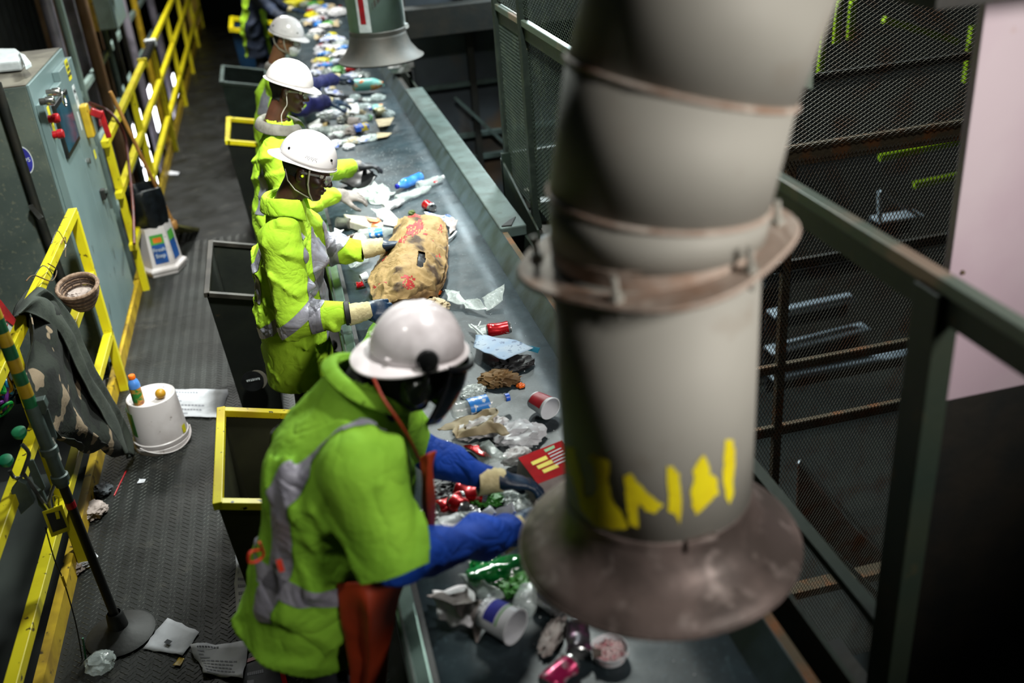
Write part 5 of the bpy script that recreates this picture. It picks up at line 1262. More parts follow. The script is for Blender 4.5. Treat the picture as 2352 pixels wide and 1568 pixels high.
def hairpatch(root, T, m='hair_black', low=-.05):
    vs, F = head_mesh(); c = vs[F].mean(1)
    k = ((c[:, 2] > .03) | ((c[:, 0] < -.035) & (c[:, 2] > low)) | ((c[:, 0] < .012) & (c[:, 2] > 0.018))) & (c[:, 2] > -.09)
    A = np.array(T.to_3x3()); X = vs@A.T+np.array(T.translation); band(X, F, [], lambda C: k, 'hair', m, root, .003)
def lips(root, T, m='lip'):
    vs, F = head_mesh(); c = vs[F].mean(1); k = (c[:, 0] > .0985) & (c[:, 2] < -.060) & (c[:, 2] > -.0845) & (np.abs(c[:, 1]) < .021)
    A = np.array(T.to_3x3()); X = vs@A.T+np.array(T.translation); band(X, F, [], lambda C: k, 'lips', m, root, .0004)

# ------------------------------------------------------------------ worker A: bump cap, sorting the paper bag
yc = 4.62
hf = V((.90, -.17, -.42)); hu = V((.42, 0, .90))
JA = dict(pelvis=(-.165, yc, .95), chest=(-.13, yc, 1.22), neck=(-.085, yc, 1.495), shR=(-.145, yc-.20, 1.40), shL=(-.095, yc+.21, 1.40),
          elR=(-.135, 4.30, 1.055), elL=(.02, 4.96, 1.13), wrR=(.125, 4.225, 1.075), wrL=(.265, 4.885, 1.105),
          hipL=(-.15, yc+.10, .88), hipR=(-.17, yc-.10, .88), knL=(-.12, yc+.12, .48), knR=(-.15, yc-.12, .48), anL=(-.16, yc+.13, .10), anR=(-.18, yc-.13, .10))
rootA, TA, jkA = person(dict(J=JA, loc=(-.165, yc, 0), head=(.028, 4.61, 1.655), fwd=hf, up=hu, hs=1.05, skin='skin_dark', jacket='hivis',
    label='worker in white bump cap and lime hi-vis jacket holding the brown paper bag',
    hem=(-.175, yc, .60), hemn=(0, 0, -1), tr=(.185, .175, .165, .085), sc=1.2, vox=.0085, seed=4, wr=.017, ar=(.104, .102, .058),
    stripes=[('plane', (0, 4.50, 1.3), (0, 1, .05), .024, 'torso', [((0, 0, 1.36), (0, 0, -1))]),
             ('plane', (0, 4.53, 1.3), (0, 1, .05), .024, 'torso', [((0, 0, 1.06), (0, 0, -1)), ((0, 0, 1.38), (0, 0, 1)), ((-.24, 0, 0), (1, 0, 0))]),
             ('plane', (0, 4.56, 1.3), (0, 1, .05), .022, 'torso', [((0, 0, 1.16), (0, 0, -1)), ((0, 0, 1.22), (0, 0, 1)), ((0, 0, 0), (-1, 0, 0))]),
             ('plane', (0, 4.56, 1.3), (0, 1, .05), .022, 'torso', [((0, 0, 1.06), (0, 0, -1)), ((0, 0, 1.12), (0, 0, 1)), ((0, 0, 0), (-1, 0, 0))]),
             ('plane', (0, 4.75, 1.3), (0, 1, -.05), .024, 'torso', [((0, 0, 1.38), (0, 0, -1))]),
             ('plane', (-.16, 4.6, 1.035), (0.12, 0, 1), .026, 'torso'),
             ('plane', (-.105, 4.3, 1.085), (.55, -.1, -.80), .027, 'arm_R'),
             ('plane', (.10, 4.93, 1.12), (.95, -.2, 0), .028, 'arm_L')]))
collar(jkA, V((-.095, yc-.005, 1.480)), (.42, 0, 1), (1, -.1, 0), .082, .104, .085, 'hivis', open_=.7)
helmet(rootA, TA @ mat4(frame((1, 0, .02), (-.02, 0, 1)), (-.004, 0, .060)) @ Matrix.Diagonal((.93, .93, .98, 1)), 'helmet_white', 'bump', -1)
hairpatch(rootA, TA, low=-.03); eyes(rootA, TA); lips(rootA, TA); chinstrap(rootA, TA, .018)
for s_ in (-1, 1): MB().lathe([(0, -.004), (.0075, -.004), (.0065, .006), (.003, .010), (0, .010)], TA @ mat4(frame((1, 0, 0), (0, s_, 0)), (-.004, .088*s_, -.010)), 14).build('ear_plug', 'ear_lime', rootA, smooth=True)
# safety glasses
def glasses(root, T):
    g = None; mb = MB(); vs = []
    n = 18
    for i in range(n+1):
        a = -1.08+2.16*i/n; x = .060+.058*math.cos(a)**.8 if math.cos(a) > 0 else .06; y = .084*math.sin(a)/math.sin(1.08)*.98
        top = .022; bot = -.022 if abs(y) > .012 else -.004
        if abs(y) > .07: bot = -.012
        vs += [(x, y, bot), (x+.004, y, (top+bot)/2), (x+.002, y, top)]
    g = MB().add(vs, [(3*i+j, 3*i+3+j, 3*i+4+j, 3*i+1+j) for i in range(n) for j in (0, 1)], T).build('safety_glasses', 'clear_lens', root, smooth=True, solid=.0018)
    for s_ in (1, -1): MB().bar(T @ V((.070, .080*s_, .012)), T @ V((-.02, .083*s_, .002)), .003, .010, T.to_3x3() @ V((0, 0, 1))).build('temple', 'clear_lens', g)
    for s_ in (1, -1): MB().bar(T @ V((.082, .076*s_, .012)), T @ V((.068, .083*s_, .012)), .004, .014, T.to_3x3() @ V((0, 0, 1))).build('hinge', 'strap_white', g)
glasses(rootA, TA)
# front placket and pockets
glove(rootA, (.195, 4.222, 1.07), (.95, .10, -.02), (-.05, -.75, .65), False, 'grip', 'glove_blue', 'glove_knit', .10, 1.0, .046)
MB().lathe([(.052, 0), (.056, .004), (.056, .022), (.052, .026)], mat4(frame((0, 0, 1), (-.95, .05, .02)), (.110, 4.224, 1.072)), 28).build('wrist_band', 'black_rubber', rootA, smooth=True)
glove(rootA, (.345, 4.88, 1.12), (.96, -.12, .02), (-.05, .35, .93), True, 'grip', 'glove_blue', 'glove_knit', .10, 1.0, .046)

# ------------------------------------------------------------------ worker B: big, bending, ear muffs and visor
yb = 2.42
JB = dict(pelvis=(-.165, yb, 1.05), chest=(-.045, yb, 1.40), neck=(.070, yb+.02, 1.675), shR=(.02, yb-.225, 1.55), shL=(.10, yb+.24, 1.52),
          elR=(.055, 2.10, 1.31), elL=(.17, 2.74, 1.26), wrR=(.41, 2.31, 1.17), wrL=(.415, 2.665, 1.12),
          hipL=(-.17, yb+.13, .92), hipR=(-.20, yb-.13, .92), knL=(-.13, yb+.15, .5), knR=(-.16, yb-.15, .5), anL=(-.18, yb+.16, .10), anR=(-.22, yb-.16, .10))
rootB, TB_, jkB = person(dict(J=JB, loc=(-.19, yb, 0), head=(.195, 2.42, 1.715), fwd=(.88, .12, -.46), up=(.46, .05, .88), hs=1.02, skin='hood_black', jacket='hivis_green',
    label='big worker bending over the belt in white hard hat with black ear muffs', hem=(-.245, yb, .90), hemn=(-.45, 0, -.89), tr=(.205, .195, .212, .10), sc=1.18, vox=.0105, seed=11, wr=.018, ar=(.122, .105, .06), short='sleeve_blue', jname='hi_vis_vest',
    stripes=[('plane', (0, 2.245, 1.4), (0.05, 1, .0), .030, 'torso', [((-.12, 0, 1.17), (.45, 0, -1))]),
             ('plane', (0, 2.60, 1.4), (-.05, 1, .0), .030, 'torso', [((-.12, 0, 1.17), (.45, 0, -1))]),
             ('plane', (-.12, 2.4, 1.16), (.30, 0, .95), .032, 'torso'),
             ]))
collar(jkB, V((.080, yb+.02, 1.665)), (.5, 0, .87), (.8, 0, -.4), .10, .115, .035, 'hivis_green', open_=.5, points=False)
HB = TB_ @ mat4(frame((1, 0, .38), (-.38, 0, 1)), (-.005, 0, .050))
hb_ = helmet(rootB, HB @ Matrix.Translation((.012, 0, 0)) @ Matrix.Diagonal((.94, .98, 1.02, 1)), 'helmet_grimy', 'hard', -1)
# balaclava / hood
S = SDF((-.17, -.15, -.30), (.17, .15, .13), .007)
S.u(S.ell((-.005, 0, .01), (.098, .080, .085)), 0); S.u(S.ell((.03, 0, -.04), (.085, .072, .095)), .03); S.u(S.cone((-.03, 0, -.06), (-.05, 0, -.17), .066, .066), .05)
S.d -= wrinkle(S.P, 3, .006, 40, 4, (0, 0, 1)); vs, F = S.mesh(); A_ = np.array(TB_.to_3x3())
mesh_obj(vs@A_.T+np.array(TB_.translation), F, 'balaclava', 'hood_black', rootB, sm=1)
# visor bubble in front of the face
mb = MB(); vs = []; n = 20
for i in range(n+1):
    a = -1.25+2.5*i/n
    for j in range(9):
        f = j/8; vs.append((.02+(.135-.012*f+.02*math.sin(f*3.1))*math.cos(a), (.125-.01*f)*math.sin(a), .055-.175*f))
mb.add(vs, [(i*9+j, i*9+j+1, (i+1)*9+j+1, (i+1)*9+j) for i in range(n) for j in range(8)], TB_)
vz = mb.build('face_shield', 'visor_dark', rootB, smooth=True, solid=.002)
MB().tube([TB_ @ V((.02+.142*math.cos(a), .13*math.sin(a), .058)) for a in [-1.3+2.6*i/20 for i in range(21)]], .009, 8).build('shield_band', 'black_plastic', vz, smooth=True)
for s_ in (1, -1):
    Tm = TB_ @ mat4(frame((1, 0, 0), (0, s_, 0)), (.0, .085*s_, -.025))
    e_ = MB().lathe([(0, 0), (.034, 0), (.040, .006), (.040, .018), (.036, .024), (.034, .040), (.026, .050), (0, .052)], Tm, 28, lambda p: V((p.x, p.y*1.25, p.z))).build('ear_muff', 'muff_dark', rootB, smooth=True)
    MB().tube([TB_ @ V(p) for p in ((.0, .132*s_, -.03), (.002, .140*s_, .01), (-.004, .134*s_, .055))], .006, 8).build('muff_arm', 'black_plastic', e_, smooth=True)
    MB().lathe([(0, -.01), (.030, -.01), (.031, .002), (.026, .010), (.012, .013), (0, .013)], HB @ mat4(frame((1, 0, .2), (0, s_, .25)), (.005, .119*s_, .014)), 20).build('muff_mount', 'black_plastic', hb_, smooth=True)
    MB().box((-.02, .126*s_-.004, -.006), (.035, .126*s_+.008, .004), HB).build('slot_cap', 'helmet_grimy', hb_, bevel=.003)
    MB().box((-.095, .068*s_-.012, .004), (-.055, .068*s_+.025, .014), HB).build('slot_cap', 'helmet_grimy', hb_, bevel=.003)
glove(rootB, (.452, 2.335, 1.155), (.85, .45, -.2), (-.1, -.5, .85), False, 'grip', 'glove_blue', 'glove_knit', .08, 1.08)
glove(rootB, (.462, 2.655, 1.105), (.9, -.05, -.3), (.15, .25, .95), True, 'relax', 'glove_blue', 'glove_knit', .08, 1.08)
# orange bib: apron front, shoulder strap and waist tie
def BP(a, b, y): return aty(a, b, y)
ap = thing_ap = cloth('apron', None, None, [
    [BP(770, 1340, 2.20), BP(845, 1335, 2.16), BP(925, 1345, 2.2)],
    [BP(785, 1400, 2.20), BP(850, 1400, 2.13), BP(912, 1400, 2.2)],
    [BP(800, 1480, 2.20), BP(850, 1480, 2.14), BP(895, 1470, 2.2)],
    [BP(815, 1560, 2.20), BP(850, 1560, 2.16), BP(885, 1560, 2.2)],
    [BP(825, 1680, 2.22), BP(855, 1680, 2.18), BP(880, 1680, 2.22)]], 'apron_orange', .012, 4, 20, 30, parent=rootB)
cloth('apron_bib', None, None, [
    [BP(965, 1050, 2.30), BP(985, 1040, 2.28), BP(1002, 1035, 2.30)],
    [BP(972, 1100, 2.27), BP(984, 1085, 2.26), BP(992, 1075, 2.28)],
    [BP(972, 1150, 2.25), BP(985, 1140, 2.24), BP(998, 1130, 2.26)],
    [BP(974, 1200, 2.24), BP(986, 1195, 2.23), BP(998, 1190, 2.25)],
    [BP(966, 1290, 2.24), BP(978, 1290, 2.23), BP(990, 1270, 2.25)]], 'apron_orange', .006, 6, 10, 24, parent=rootB, th=.005)
mat('tie_red', 'b42a0c', .6)
MB().tube(smoothpath([BP(600, 1262, 2.25), BP(575, 1268, 2.2), BP(572, 1290, 2.2), BP(592, 1288, 2.2), BP(605, 1272, 2.25), BP(596, 1245, 2.2)], 6), .004, 6).build('apron_tie', 'tie_red', rootB)
MB().bar(BP(640, 1285, 2.16), BP(648, 1312, 2.15), .014, .004, (0, 1, 0)).build('apron_tie', 'tie_red', rootB)
# orange cord round the neck
ribbon(smoothpath([BP(858, 868, 2.30), BP(880, 915, 2.24), BP(912, 962, 2.21), BP(940, 1008, 2.21), BP(962, 1055, 2.24)], 5), .008, (0, -1, .3), 'neck_cord', 'apron_orange', rootB, .003)
# lower vest tail
# ------------------------------------------------------------------ worker C: hard hat, earbuds, grey collar
y3 = 5.88
JC = dict(pelvis=(-.15, y3, 1.0), chest=(-.10, y3, 1.30), neck=(-.07, y3, 1.575), shR=(-.12, y3-.20, 1.45), shL=(-.06, y3+.20, 1.45),
          elR=(-.07, 5.60, 1.16), elL=(.10, 6.2, 1.16), wrR=(.19, 5.83, 1.12), wrL=(.35, 6.44, 1.10),
          hipL=(-.13, y3+.10, .92), hipR=(-.15, y3-.10, .92), knL=(-.12, y3+.12, .5), knR=(-.14, y3-.12, .5), anL=(-.16, y3+.13, .10), anR=(-.18, y3-.13, .10))
rootC, TC, jkC = person(dict(J=JC, loc=(-.15, y3, 0), head=(.015, 5.87, 1.765), fwd=(.93, -.10, -.33), up=(.33, 0, .94), hs=.98, skin='skin_dark_warm', jacket='hivis',
    label='worker in white hard hat with white earphones and grey collar, second in line', hem=(-.17, y3, .66), hemn=(0, 0, -1), tr=(.19, .18, .17, .09), sc=1.2, vox=.011, seed=21, wr=.017, ar=(.098, .085, .06),
    stripes=[('plane', (0, y3-.165, 1.3), (0, 1, .1), .026, 'torso', [((0, 0, 1.10), (0, 0, -1))]),
             ('plane', (0, y3+.165, 1.3), (0, 1, -.1), .026, 'torso', [((0, 0, 1.10), (0, 0, -1))]),
             ('plane', (-.16, y3, 1.08), (0, 0, 1), .028, 'torso')]))
collar(jkC, V((-.075, y3, 1.555)), (.3, -.1, 1), (1, -.05, -.1), .095, .118, .06, 'grey_collar', open_=.25, points=False)
HC = TC @ mat4(frame((1, 0, -.02), (.02, 0, 1)), (.0, 0, .052)); helmet(rootC, HC, 'helmet_grey', 'hard', 1)
hairpatch(rootC, TC, low=-.06); eyes(rootC, TC); lips(rootC, TC); glasses(rootC, TC)
MB().tube(smoothpath([TC @ V(p) for p in ((-.004, -.090, -.008), (.002, -.092, -.03), (.010, -.088, -.07), (.0, -.08, -.10), (-.01, -.085, -.14), (.0, -.09, -.18))], 5), .0022, 6).build('earphone_cord', 'strap_white', rootC)
MB().lathe([(0, -.004), (.006, -.004), (.007, .003), (0, .008)], TC @ mat4(frame((1, 0, 0), (0, -1, 0)), (-.004, -.086, -.008)), 12).build('earphone', 'strap_white', rootC, smooth=True)
glove(rootC, (.225, 5.84, 1.11), (.9, .15, -.25), (.2, -.3, .93), False, 'relax', 'glove_grey', 'glove_grey', .06, 1.05)
glove(rootC, (.385, 6.455, 1.09), (.95, .1, -.15), (.1, .1, .98), True, 'relax', 'glove_black', 'glove_grey', .07, 1.05)
# ------------------------------------------------------------------ worker D: bump cap, white dust mask
y4 = 8.27
JD = dict(pelvis=(-.13, y4, .98), chest=(-.08, y4, 1.22), neck=(.0, y4, 1.45), shR=(-.06, y4-.19, 1.37), shL=(-.02, y4+.19, 1.37),
          elR=(.08, 8.10, 1.14), elL=(.14, 8.75, 1.16), wrR=(.30, 8.27, 1.12), wrL=(.44, 9.12, 1.12),
          hipL=(-.12, y4+.10, .90), hipR=(-.14, y4-.10, .90), knL=(-.10, y4+.12, .48), knR=(-.12, y4-.12, .48), anL=(-.14, y4+.13, .10), anR=(-.16, y4-.13, .10))
rootD, TD, jkD = person(dict(J=JD, loc=(-.13, y4, 0), head=(.075, y4-.02, 1.665), fwd=(.86, -.38, -.34), up=(.32, -.1, .94), hs=.98, skin='skin_tan', jacket='hivis',
    label='worker in white bump cap and white dust mask, third in line', hem=(-.15, y4, .70), hemn=(0, 0, -1), tr=(.18, .17, .16, .085), sc=1.2, vox=.013, seed=31, wr=.016, ar=(.09, .075, .06), short='sleeve_navy', jname='hi_vis_vest',
    stripes=[('plane', (0, y4-.15, 1.2), (0, 1, .1), .025, 'torso', [((0, 0, 1.12), (0, 0, -1))]),
             ('plane', (-.16, y4, 1.10), (0, 0, 1), .027, 'torso'), ('plane', (.09, y4-.15, 1.15), (.8, 0, -.3), .02, 'arm')]))
collar(jkD, V((-.01, y4, 1.44)), (.3, -.1, 1), (1, -.3, 0), .085, .11, .05, 'grey_collar', open_=.5, points=False)
helmet(rootD, TD @ Matrix.Translation((0, 0, .05)), 'helmet_white', 'bump', 1)
hairpatch(rootD, TD); eyes(rootD, TD); chinstrap(rootD, TD, .012); glasses(rootD, TD)
S = SDF((-.02, -.09, -.16), (.16, .09, .02), .005); S.u(S.ell((.075, 0, -.065), (.056, .052, .066)), 0); S.u(S.ell((.10, 0, -.04), (.035, .022, .03)), .02); S.d -= wrinkle(S.P, 2, .003, 70, 3)
vs, F = S.mesh(); A_ = np.array(TD.to_3x3()); mesh_obj(vs@A_.T+np.array(TD.translation), F, 'dust_mask', 'mask_white', rootD, sm=1)
glove(rootD, (.35, 8.29, 1.11), (.95, .1, -.2), (.1, -.1, .98), False, 'relax', 'glove_blue', 'glove_knit', .08, 1.08)
glove(rootD, (.485, 9.14, 1.12), (.95, .05, -.1), (.1, 0, .98), True, 'grip', 'glove_blue', 'glove_knit', .08, 1.08)
# ------------------------------------------------------------------ worker E: farthest, mostly above the frame
y5 = 13.6
JE = dict(pelvis=(-.25, y5, .98), chest=(-.18, y5, 1.30), neck=(-.10, y5, 1.5), shR=(-.16, y5-.2, 1.42), shL=(-.12, y5+.2, 1.42),
          elR=(-.02, 13.35, 1.22), elL=(.02, 13.9, 1.22), wrR=(.13, 13.1, 1.10), wrL=(.22, 13.9, 1.10),
          hipL=(-.24, y5+.10, .90), hipR=(-.26, y5-.10, .90), knL=(-.22, y5+.12, .48), knR=(-.24, y5-.12, .48), anL=(-.26, y5+.13, .10), anR=(-.28, y5-.13, .10))
rootE, TE, jkE = person(dict(J=JE, loc=(-.25, y5, 0), head=(.0, y5, 1.66), fwd=(.9, -.1, -.4), up=(.4, 0, .9), skin='skin_tan', jacket='sleeve_dark',
    label='worker in dark navy overalls with hi-vis sash at the top edge, farthest in line', hem=(-.25, y5, .62), hemn=(0, 0, -1), tr=(.18, .17, .16, .085), sc=1.2, vox=.016, seed=41, wr=.016, ar=(.09, .08, .06),
    stripes=[('plane', (0, y5-.12, 1.2), (0, 1, .1), .05, 'torso', [], 'hivis')]))
helmet(rootE, TE @ Matrix.Translation((0, 0, .05)), 'helmet_white', 'hard', 1)
glove(rootE, (.17, 13.05, 1.09), (.9, -.1, -.2), (.1, 0, .98), False, 'relax', 'glove_knit', 'glove_knit', .07, 1.1)
glove(rootE, (.27, 13.9, 1.09), (.95, .05, -.2), (.1, 0, .98), True, 'relax', 'glove_blue', 'glove_knit', .07, 1.1)
# ================================================================== LITTER ON THE BELT
ZB = 0.938
mat('clear_plastic', 'ccd6d4', 0.08, alpha=0.38, spec=1.0, bump=0.4, bscale=40)
mat('clear_film', 'c8d2cf', 0.10, alpha=0.45, spec=1.0, bump=0.8, bscale=45)
mat('cloudy_plastic', 'd2d2d6', 0.35, alpha=0.75, bump=.2)
mat('can_red', 'b3141c', 0.25, 0.5, 'c9c2c0', 28, .60, .64); mat('can_silver', 'b0b0b0', 0.25, 0.8, '8f8f90', 20); mat('can_magenta', 'a01850', 0.3, 0.4, 'c4b0b4', 20, .52, .6)
mat('can_dark', '3a3238', 0.3, 0.5, '6a3a5a', 20, .5, .6); mat('can_cream', 'c8b890', 0.35, 0.3, 'b0a078', 10)
mat('carton_white', 'cfc7b8', 0.6, 0, 'b8b0a2', 12, col3='d86a3a', scale3=9, lo3=.62, hi3=.66)
mat('carton_red', 'b81420', 0.35, 0, 'e0b81a', 14, .53, .57, col3='e8ddd8', scale3=40, lo3=.66, hi3=.7)
mat('cup_red', '9c1a26', 0.4, 0, 'b02030', 14); mat('cup_print', '5a5a2a', 0.5, 0, 'c8a83a', 60, .5, .6, col3='a83020', scale3=50)
mat('bag_paper', '9c8052', 0.8, 0, '82693f', 7, .4, .65, .45, 30, col3='3c2a18', scale3=7.5, lo3=.55, hi3=.66, fold=.4, fscale=6)
mat('brown_paper', '8a6c44', 0.8, 0, '5f4628', 12, .4, .6, .5, 40)
mat('grey_paper', '9c928e', 0.8, 0, '857b78', 12, .4, .6, .3, 30)
mat('white_wrap', 'd8d6d6', 0.6, 0, 'bcbabb', 16, .45, .65, .3, 30)
mat('blue_bottle', '2f7fe0', 0.1, alpha=0.7, spec=.9, col2='5aa0ee', scale=20); mat('blue_cap', '1a1f9a', .3); mat('bright_blue', '1f5fd8', .35)
mat('green_bottle', '0a8a3a', 0.1, alpha=0.78, spec=.9, col2='0c6a30', scale=18, bump=.3); mat('lime_bits', '6ae01a', .3)
mat('blue_label', '2a86e0', 0.4, 0, 'dfe6ee', 50, .55, .6); mat('white_blue_wrap', 'c8ccd8', 0.4, 0, '3a5ac0', 26, .56, .6)
mat('tub_white', 'd6d8dc', 0.35); mat('pink_shreds', 'e0c4c4', .8, 0, 'c06a74', 60, .5, .62, .8, 90)
mat('news_blue', '90a8c4', 0.6, 0, 'a8b8c8', 10, .4, .6, col3='6a7c98', scale3=40, lo3=.6, hi3=.66)
mat('teal', '0f5a70', .5); mat('amber_glass', '3a2614', .1, alpha=.8); mat('leaf', '4a5a14', .6, 0, '3a4810', 20)
mat('magazine_green', '6aa020', .35, 0, 'c8c8b0', 9, .52, .6, col3='1a3a18', scale3=16, lo3=.6, hi3=.7)
mat('tin', '8a8a84', .3, .7, '5a5a56', 10); mat('kraft_flap', 'b0a080', .7, 0, '9a8a6c', 10); mat('dark_crumple', '2a2a2c', .5, 0, '161618', 14, bump=.3, bscale=30)
mat('box_blue_yellow', '2a5ac0', .4, 0, 'c8b030', 22, .52, .56); mat('jug_teal', '6fb0a8', .45, 0, 'c86a28', 14, .56, .60, col3='d8a030', scale3=18, lo3=.6, hi3=.64)
def nz(p, s=0): return V((mnoise.noise(p+V((s, 0, 0))), mnoise.noise(p+V((0, s+5, 0))), mnoise.noise(p+V((0, 0, s+9)))))
def lie(c, deg, pitch=0):
    """frame lying on the belt: local z along the item; deg = heading in plan from +x"""
    a = math.radians(deg); d = V((math.cos(a)*math.cos(pitch), math.sin(a)*math.cos(pitch), math.sin(pitch)))
    return mat4(frame(V((0, 0, 1)), d), c)    # local x = up, z = along
def can(px_, py_, deg, m, label, L=.118, r=.032, crush=.4, z=0, seed=1, cat='can', name='drink_can'):
    c = atz(px_, py_, ZB+r*.6+z); t = thing(name, label, cat, tuple(V((c.x, c.y, ZB+z)))); T = lie(V((c.x, c.y, ZB+z+r*(1-.35*crush)+.002)), deg)
    def fn(p):
        f = p.z/L; s_ = 1-crush*.45*math.exp(-((f)/.28)**2); q = V((p.x*s_*(1-.15*crush), p.y*(1+.1*crush), p.z*(1-.15*crush)))
        return q+nz(q*22, seed)*.012*crush
    pr = [(r*.80, -L/2), (r*.86, -L/2+.004), (r, -L/2+.012), (r, -L*.3), (r, -L*.15), (r, 0), (r, L*.15), (r, L*.3), (r, L/2-.014), (r*.84, L/2-.002), (r*.84, L/2)]
    MB().lathe(pr[1:9], T, 24, fn).build('body', m, t, smooth=True)
    MB().lathe([(r*.84, L/2), (r*.80, L/2), (r*.78, L/2-.004), (0, L/2-.004)], T, 20, fn).build('lid', 'can_silver', t, smooth=True)
    MB().lathe([(r, L/2-.014), (r*.84, L/2-.002), (r*.84, L/2)], T, 24, fn).build('shoulder', 'can_silver', t, smooth=True)
    MB().lathe([(0, -L/2+.005), (r*.7, -L/2), (r*.86, -L/2+.004)], T, 20, fn).build('base', 'can_silver', t, smooth=True)
    MB().lathe([(0, L/2-.0035), (r*.26, L/2-.0035), (0, L/2-.003)], T @ Matrix.Translation((r*.35, 0, 0)), 12, fn).build('opening', 'black_plastic', t)
    return t
def bottle(px_, py_, deg, label, body='clear_plastic', cap=None, lab=None, L=.22, r=.033, crush=.4, z=0, seed=1, pitch=0):
    c = atz(px_, py_, ZB+r*.6+z); b = V((c.x, c.y, ZB+z)); t = thing('plastic_bottle', label, 'bottle', tuple(b)); T = lie(b+V((0, 0, r*(1-.45*crush)+.003)), deg, pitch)
    def fn(p):
        f = p.z/L; k = max(0, 1-abs(f)*2.0); q = V((p.x*(1-.55*crush*k), p.y*(1+.22*crush*k), p.z)); return q+nz(q*26, seed)*.016*crush*(k+.2)
    pr = [(0, -L/2+.006), (r*.7, -L/2), (r*.95, -L/2+.008)]+[(r*(1-.05*(i % 2)), -L/2+.015+i*(L*.62)/9) for i in range(10)]+[(r*.9, L*.2), (r*.6, L*.33), (r*.38, L*.41), (r*.36, L*.45)]
    MB().lathe(pr, T, 22, fn).build('body', body, t, smooth=True)
    if lab: MB().lathe([(r*1.03, -L*.22), (r*1.03, -L*.12), (r*1.03, 0), (r*1.03, L*.12)], T, 22, fn).build('label', lab, t, smooth=True)
    if cap: MB().lathe([(r*.40, L*.43), (r*.45, L*.435), (r*.45, L*.5), (r*.4, L*.505), (0, L*.505)], T, 18, fn).build('cap', cap, t, smooth=True)
    return t
def open_cup(px_, py_, deg, label, m='tub_white', r0=.045, r1=.055, L=.10, z=0, crush=.2, seed=1, prints=(), name='tub', cat='tub', pitch=0.0, inside='tub_white'):
    c = atz(px_, py_, ZB+r1*.7+z); b = V((c.x, c.y, ZB+z)); t = thing(name, label, cat, tuple(b)); T = lie(b+V((0, 0, r1*(1-.2*crush)+.003)), deg, pitch)
    def fn(p):
        q = V((p.x*(1-.35*crush), p.y*(1+.12*crush), p.z)); return q+nz(q*14, seed)*.018*crush
    MB().lathe([(0, -L/2+.004), (r0*.85, -L/2+.004), (r0*.9, -L/2), (r0, -L/2+.003), ((r0+r1)/2, 0), (r1, L/2-.008), (r1*1.05, L/2-.006), (r1*1.05, L/2), (r1*.98, L/2), (r0*.9, -L/2+.01), (0, -L/2+.01)], T, 32, fn).build('body', m, t, smooth=True)
    for (a0, a1, z0, z1, mm) in prints:
        n = 10; vs = []
        for zz in (z0, z1):
            for i in range(n+1):
                a = math.radians(a0+(a1-a0)*i/n); rr = r0+(r1-r0)*((zz+L/2)/L)+.0012; vs.append(fn(V((rr*math.cos(a), rr*math.sin(a), zz))))
        MB().add(vs, [(i, i+1, n+2+i, n+1+i) for i in range(n)], T).build('print', mm, t, smooth=True)
    return t, T, fn
def sheetlet(pxs, label, m, cat='wrapper', name='wrapper', z=0, amp=.015, seed=0, n=14, parent=None, th=.0008, freq=9, fold=0.0):
    """crumpled sheet: four corners given as (px, py, height above belt)"""
    ps = [atz(a, b, ZB+h+z) for a, b, h in pxs]; mb = MB(); vs = []
    for j in range(n+1):
        for i in range(n+1):
            u = i/n; v_ = j/n; p = ps[0]*(1-u)*(1-v_)+ps[1]*u*(1-v_)+ps[2]*u*v_+ps[3]*(1-u)*v_
            d = nz(p*freq, seed)*amp*1.6+nz(p*freq*2.7, seed+3)*amp*.8
            r_ = abs(mnoise.noise(p*freq*.8+V((seed, 2, 1)))); d.z = d.z*.7+amp*(1-2.5*r_)*.9+fold*math.sin(u*9+seed)*.5
            q = p+d; q.z = max(q.z, ZB+.003); vs.append(q)
    mb.add(vs, [(j*(n+1)+i, j*(n+1)+i+1, (j+1)*(n+1)+i+1, (j+1)*(n+1)+i) for j in range(n) for i in range(n)])
    o = mb.build(name, m, parent, smooth=True, solid=th)
    if parent is None: tag(o, label, cat)
    return o, vs, n
def blob(px_, py_, r, m, name, label, cat, seed, flat=.5, ridg=.55, freq=1.0, stretch=(1, 1), rot=0, z=0, sub=4):
    c = atz(px_, py_, ZB+flat*r*.5+z); return crumple(V((c.x, c.y, ZB+z+.001)), r, m, name, label, cat, seed, flat, ridg, freq, None, stretch, math.radians(rot), sub)
def chip(pts, h, label, m, name, cat, th=.004, z=0):
    q = [atz(a, b, ZB+h+z) for a, b in pts]; return tag(MB().poly(q, th, (0, 0, 1)).build(name, m, None, bevel=.001), label, cat)
# ---- the large brown paper sack held by worker A
g = [[(915, 505, .10), (955, 497, .16), (1000, 500, .15), (1022, 512, .11)],
     [(893, 560, .08), (930, 545, .20), (985, 545, .17), (1028, 560, .10)],
     [(862, 612, .08), (915, 600, .20), (975, 600, .17), (1022, 610, .08)],
     [(848, 664, .07), (905, 655, .16), (965, 655, .13), (1020, 640, .06)],
     [(870, 700, .08), (915, 695, .10), (960, 682, .08), (1005, 668, .04)]]
mb = MB(); NU = 56; NV = 60; gg = [[atz(a, b, ZB+h) for a, b, h in r] for r in g]; vs = []
def cr1(a, b, c, d, u): return 0.5*((2*b)+(c-a)*u+(2*a-5*b+4*c-d)*u*u+(3*b-a-3*c+d)*u**3)
def surf(gg, u, v_):
    R_ = len(gg); C_ = len(gg[0])
    def row(i):
        x = u*(C_-1); k = min(int(x), C_-2); r = gg[i]; return cr1(r[max(k-1, 0)], r[k], r[k+1], r[min(k+2, C_-1)], x-k)
    y = v_*(R_-1); k = min(int(y), R_-2); return cr1(row(max(k-1, 0)), row(k), row(k+1), row(min(k+2, R_-1)), y-k)
